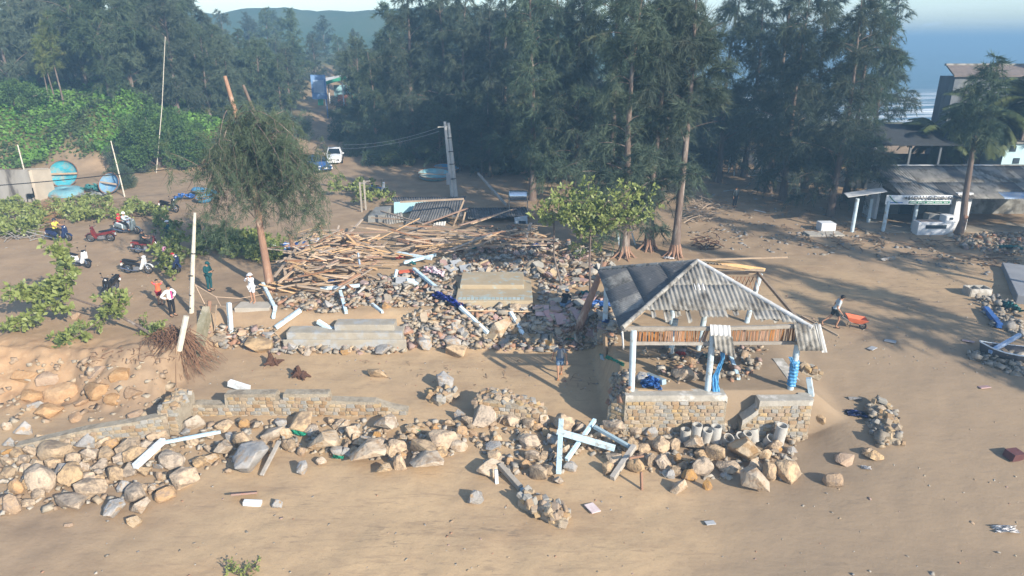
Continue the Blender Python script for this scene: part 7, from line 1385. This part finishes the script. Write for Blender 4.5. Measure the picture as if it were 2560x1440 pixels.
heapcloth('green net shred under the boulders before the long wall', 722, 1092, 762, 1102, 14, m_net, 12, .08, .2, 'net', 'fishing_net', group=None); heapcloth('green net shred beside the big pale boulder', 832, 1152, 858, 1156, 10, m_net, 13, .06, .15, 'net', 'fishing_net'); heapcloth('green net shred lying on sand near the rounded boulder', 1015, 1085, 1050, 1083, 8, m_net, 14, .06, .1, 'net', 'fishing_net'); heapcloth('dark green net heaped by the concrete platform', 2510, 775, 2555, 790, 26, m_netd, 15, .15, .2, 'net', 'fishing_net')
heapcloth('teal net spread before the shop debris', 2500, 622, 2560, 628, 16, m_netd, 16, .1, .1, 'net', 'fishing_net'); heapcloth('blue tarp bundle beside the overturned blue boat', 432, 505, 480, 500, 22, m_tarp, 17, .2, .2); heapcloth('green nets heaped between the basket boats', 200, 485, 245, 482, 22, m_netd, 18, .25, .25, 'net', 'fishing_net'); heapcloth('grey nets heaped below the basket boats', 190, 498, 260, 496, 18, M('net_grey', (.28, .30, .30), (.2, .22, .22), sc=5), 19, .2, .15, 'net', 'fishing_net')
heapcloth('blue tarp shred lying under the boat wreck', 690, 640, 720, 625, 40, m_tarp, 20, .15, .15); heapcloth('white sheet scrap near the shelter roof corner', 1660, 648, 1685, 650, 9, m_plas, 21, .06, .06, 'sheet', 'sheet_scrap'); heapcloth('green net tangled over the blue-grey pipe', 1500, 900, 1560, 925, 14, m_net, 22, .08, .18, 'net', 'fishing_net')
for px, py in ((1820, 478), (1880, 440), (1990, 472), (1740, 520), (2155, 470), (1900, 530), (1960, 455)): flat('pale sheet scrap lying in the strewn clearing', px, py, dr.uniform(18, 34), 5, m_asbw, None, None, .06, 'sheet_scrap', 'sheet', 'sheets in the clearing', .02)
for px, py, k in ((683, 912, 1), (752, 945, 2)):
    p = gt(px, py); t = thing('stump_root', 'gnarled dark root stump lying on the sand'+(' with splayed arms' if k == 2 else ' standing on end'), 'stump', p); mb = MB()
    for i in range(3+4*k): a = dr.uniform(0, 6.3); l = dr.uniform(.25, .6); mb.tube([(0, 0, .1), (l*.5*math.cos(a), l*.5*math.sin(a), dr.uniform(.1, .5)), (l*math.cos(a), l*math.sin(a), dr.uniform(-.05, .3))], [.13, .09, .03], 6)
    mb.tube([(0, 0, -.1), (-.05, 0, .3), (-.1, 0, .62)], [.16, .13, .08], 7); mb.build('root_wood', M('dark_root', (.11, .055, .035), (.075, .04, .028), sc=5, rough=.95), t, smooth=True)
sc_ = [(M('scrap_red', (.42, .07, .06), rough=.8), 'red'), (M('scrap_teal', (.06, .28, .30), rough=.8), 'teal'), (M('scrap_white', (.66, .66, .64), rough=.8), 'white'), (M('scrap_blue', (.06, .14, .40), rough=.7), 'blue'), (M('scrap_brown', (.20, .11, .07), rough=.9), 'brown')]
for i, (px, py) in enumerate(((1210, 628), (1180, 632), (1250, 650), (1330, 625), (1355, 700), (1395, 760), (1455, 745), (870, 650), (930, 640), (1140, 640), (990, 655), (1020, 668), (1300, 790), (1500, 820), (1440, 790), (1690, 900), (1760, 905), (760, 690), (820, 715), (960, 730))):
    mt, cn = sc_[i % 5]; heapcloth(f'torn {cn} cloth scrap caught in the rubble', px, py, px+dr.uniform(14, 26), py+dr.uniform(-4, 6), dr.uniform(8, 16), mt, 100+i, .1, .22, 'cloth', 'cloth_scrap', group=f'{cn} cloth scraps in the rubble')
# ================================================================== poles, wires and the left yard wall
m_pole = M('pole_concrete', (.60, .56, .47), (.50, .46, .38), sc=4, rough=.85, bump=.2, c3=(.36, .32, .26), sc3=3, t3=.62)
pb = gt(477, 782); pt = gy(487, 532, pb.y+.2); t = thing('concrete_pole', 'pale concrete pole standing at the terrace edge with twine tied on', 'pole', pb); MB().tube([Vector((0, 0, -.2)), (pt-pb)*.5, pt-pb], [.13, .11, .07], 10).build('shaft', m_pole, t, smooth=True)
for f in (.05, .18, .38, .6): MB().tube([(pt-pb)*f, (pt-pb)*(f+.012)], .138-.055*f, 10).build('tie_band', m_dkm, t)
pa = gt(447, 872); pb2 = gy(466, 790, pa.y+.35); t2 = thing('broken_pole', 'broken lower piece of pale pole sunk in the exposed roots', 'pole', pa); MB().tube([Vector((0, 0, -.1)), pb2-pa], [.14, .13], 8).build('shaft', m_pole, t2, smooth=True)
def wire(label, pts, r=.012, mat=None, name='rope', cat='rope', sag=0):
    P_ = [Vector(p) for p in pts]; out_ = []
    for i in range(len(P_)-1):
        for q in range(8): u = q/8; v = P_[i].lerp(P_[i+1], u); v.z -= sag*4*u*(1-u); out_.append(v)
    out_.append(P_[-1]); o = MB().tube(out_, r, 5).build(name, mat or M('twine', (.55, .40, .28), rough=.9), None, origin=out_[0]); return tag(o, label, cat)
wire('pale twine strung from the concrete pole to the landing', [gy(488, 712, pb.y), gy(540, 742, pb.y-.5), gy(600, 746, pb.y-.2), gz(660, 735, 2.1)], .018)
wire('pale twine running down from the pole to a stake', [gy(488, 712, pb.y), gy(512, 760, pb.y-.4)], .018); wire('loose twine end dropping to the upright blue post', [gy(540, 742, pb.y-.5), gy(552, 765, pb.y-1), gy(566, 768, pb.y-1.2)], .016)
for a, b_, lab, r in (((76, 486), (44, 362), 'leaning bamboo pole tied in front of the concrete yard wall', .07), ((312, 492), (277, 352), 'leaning bamboo pole beside the feathery bush', .06)):
    A = gt(*a); B_ = gy(*b_, A.y+.4); t = thing('bamboo_pole', lab, 'pole', A); MB().tube([Vector((0, 0, -.1)), (B_-A)*.5, B_-A], [r, r*.9, r*.7], 7).build('shaft', m_pole, t, smooth=True)
    for f in (.2, .4, .6, .8): MB().tube([(B_-A)*f, (B_-A)*(f+.01)], r*1.12, 7).build('node', m_wood, t)
A = gt(390, 432); B_ = gy(413, 92, A.y+1); t = thing('antenna_mast', 'very tall thin white mast rising before the rounded shrub', 'mast', A); MB().tube([Vector((0, 0, -.1)), (B_-A)*.5+Vector((.15, 0, 0)), B_-A], [.045, .038, .025], 7).build('shaft', m_pole, t, smooth=True)
A = gt(1136, 492); tw = thing('utility_pole', 'pair of grey concrete utility poles lashed side by side', 'utility pole', A)
for k, (dx0, dx1) in enumerate(((-.14, -.42), (.16, -.02))):
    B_ = gy(1112+k*9, 304+k*3, A.y)-A; MB().tube([Vector((dx0, 0, -.2)), Vector(((dx0+B_.x)/2-.0, 0, B_.z/2)), Vector((B_.x, 0, B_.z))], [.19, .16, .12], 9).build('shaft', M('pole_grey', (.55, .54, .51), (.46, .45, .42), sc=3, rough=.9, bump=.3), tw, smooth=True)
for f in (.25, .45, .62, .8): MB().tube([B_*f, B_*(f+.01)], .32-.12*f, 10).build('strap', m_dkm, tw)
MB().beam(B_+Vector((-.9, 0, -.35)), B_+Vector((.1, 0, -.3)), .09).build('crossarm', m_pole, tw); MB().box((-.45, -.15, 1.6), (.35, .25, 1.0)).build('meter_box', m_slab, tw)
top_ = A+B_; wire('power line running from the utility poles over the road', [top_+Vector((-.8, 0, -.4)), gy(860, 362, A.y+14)], .018, M('wire_pale', (.35, .36, .37)), 'power_line', 'cable', .4); wire('lower power line running from the utility poles over the road', [top_+Vector((-.8, 0, -.7)), gy(840, 372, A.y+14)], .018, M('wire_pale', (.35, .36, .37)), 'power_line', 'cable', .4)
wire('thick black cable crossing in front of the yard wall and bank', [gy(-40, 466, 50), gy(250, 440, 52), gy(495, 414, 55), gy(700, 385, 60)], .035, m_blk, 'power_line', 'cable', .05)
wg = gt(55, 505); Yw = wg.y; w1 = thing('yard_wall', 'stained grey concrete yard wall with a lighter return', 'wall', wg); a, b_, c_ = gy(-60, 430, Yw), gy(66, 425, Yw), gy(118, 423, Yw+2.0); zb = wg.z-.3
MB().prism([Vector((a.x, Yw, zb)), Vector((b_.x, Yw, zb)), Vector((b_.x, Yw, b_.z)), Vector((a.x, Yw, b_.z))], (0, 0, 0), (0, .2, 0)).build('panel', M('yard_concrete', (.36, .34, .31), (.24, .225, .20), sc=.9, rough=.95, st=(1, 1, .3), c3=(.10, .09, .08), sc3=.8, t3=.60), w1, origin=wg)
MB().prism([Vector((b_.x+.01, Yw+.2, zb)), Vector((c_.x, Yw+2, zb)), Vector((c_.x, Yw+2, c_.z)), Vector((b_.x+.01, Yw+.2, b_.z-.003))], (0, 0, 0), (.15, .15, 0)).build('panel', M('yard_concrete_pale', (.45, .39, .31), (.36, .31, .25), sc=1), w1, origin=wg); MB().beam((b_.x, Yw+.1, b_.z+.05), (c_.x, Yw+2, c_.z+.05), .3, .08).build('coping', m_conc, w1, origin=wg)
p = gt(80, 505); ch = thing('plastic_chairs', 'stack of dark plastic chairs before the yard wall', 'chair', p)
for i in range(4): MB().box((0, 0, .42+i*.09), (.45, .42, .03)).box((0, .2, .65+i*.09), (.42, .03, .45)).build('seat', m_blk, ch)
for sx, sy in ((-.2, -.18), (.2, -.18), (-.2, .18), (.2, .18)): MB().beam((sx, sy, 0), (sx*.9, sy*.9, .45), .04).build('leg', m_blk, ch)
for px, py in ((905, 530), (915, 525)):
    A = gt(px, py); t = thing('timber_post', 'bare timber post standing with nailed battens by the leafy branches', 'post', A, group='timber posts by the branches'); MB().beam((0, 0, -.1), (0, 0, 2.4), .12).build('shaft', m_woodg, t); MB().beam((-.05, 0, 2.3), (.5, 0, 2.35), .08).build('arm', m_woodg, t)
# twigs and driftwood on the clearing
twigs('dark broken branches strewn over the shaded clearing', [(1950, 560), (2120, 560), (2320, 600), (2560, 640), (2560, 680), (2250, 640), (2000, 620)], 130, 45, (2200, 640), 1.5, .15, m_dead, .03); twigs('dry sticks scattered under the tall casuarinas', [(1700, 480), (1900, 480), (2050, 540), (1980, 600), (1720, 600)], 120, 46, (1850, 560), 1.0, .12, m_dead, .02); twigs('dark driftwood tangle beside the pale-trunked casuarina', [(1735, 600), (1790, 590), (1800, 625), (1740, 630)], 50, 47, (1765, 625), .9, .25, M('dark_root', (.11, .055, .035)), .03); twigs('fallen branches caught behind the pale trunk', [(1705, 500), (1780, 510), (1790, 560), (1720, 560)], 60, 48, (1745, 555), 1.8, .5, m_pl[1], .03)
twigs('small twigs scattered over the middle sand', [(900, 900), (1500, 900), (1500, 980), (1000, 970)], 40, 49, (1200, 940), .5, .02, m_dead, .012); twigs('torn twigs lying among the tile rubble', [(1350, 600), (1530, 620), (1540, 690), (1350, 690)], 110, 50, (1450, 690), 1.1, .25, m_dead, .016)
twigs('brown root fibres hanging over the eroded edge', [(220, 870), (430, 850), (440, 900), (230, 910)], 60, 51, (330, 905), .7, .05, m_root, .012)
# ================================================================== air haze, also standing in for lens glare over the trees
bpy.context.view_layer.update()
ztop = max([max((o.matrix_world @ Vector(c)).z for c in o.bound_box) for o in bpy.data.objects if o.type == 'MESH']+[CAMZ])+.6
hz = MB().box((1000, 3400, (ztop-5.5)/2), (14600, 7600, ztop+5.5)).build('haze', None); hz['kind'] = 'stuff'; print('haze top', ztop)
hm_ = bpy.data.materials.new('haze_and_glare'); hm_.use_nodes = True; hn = hm_.node_tree.nodes; hn.remove(hn['Principled BSDF']); pv = hn.new('ShaderNodeVolumePrincipled'); pv.inputs['Color'].default_value = (.25, .45, .66, 1); pv.inputs['Density'].default_value = HAZE; pv.inputs['Anisotropy'].default_value = 0.0
hm_.node_tree.links.new(pv.outputs[0], hn['Material Output'].inputs['Volume']); hz.data.materials.append(hm_)
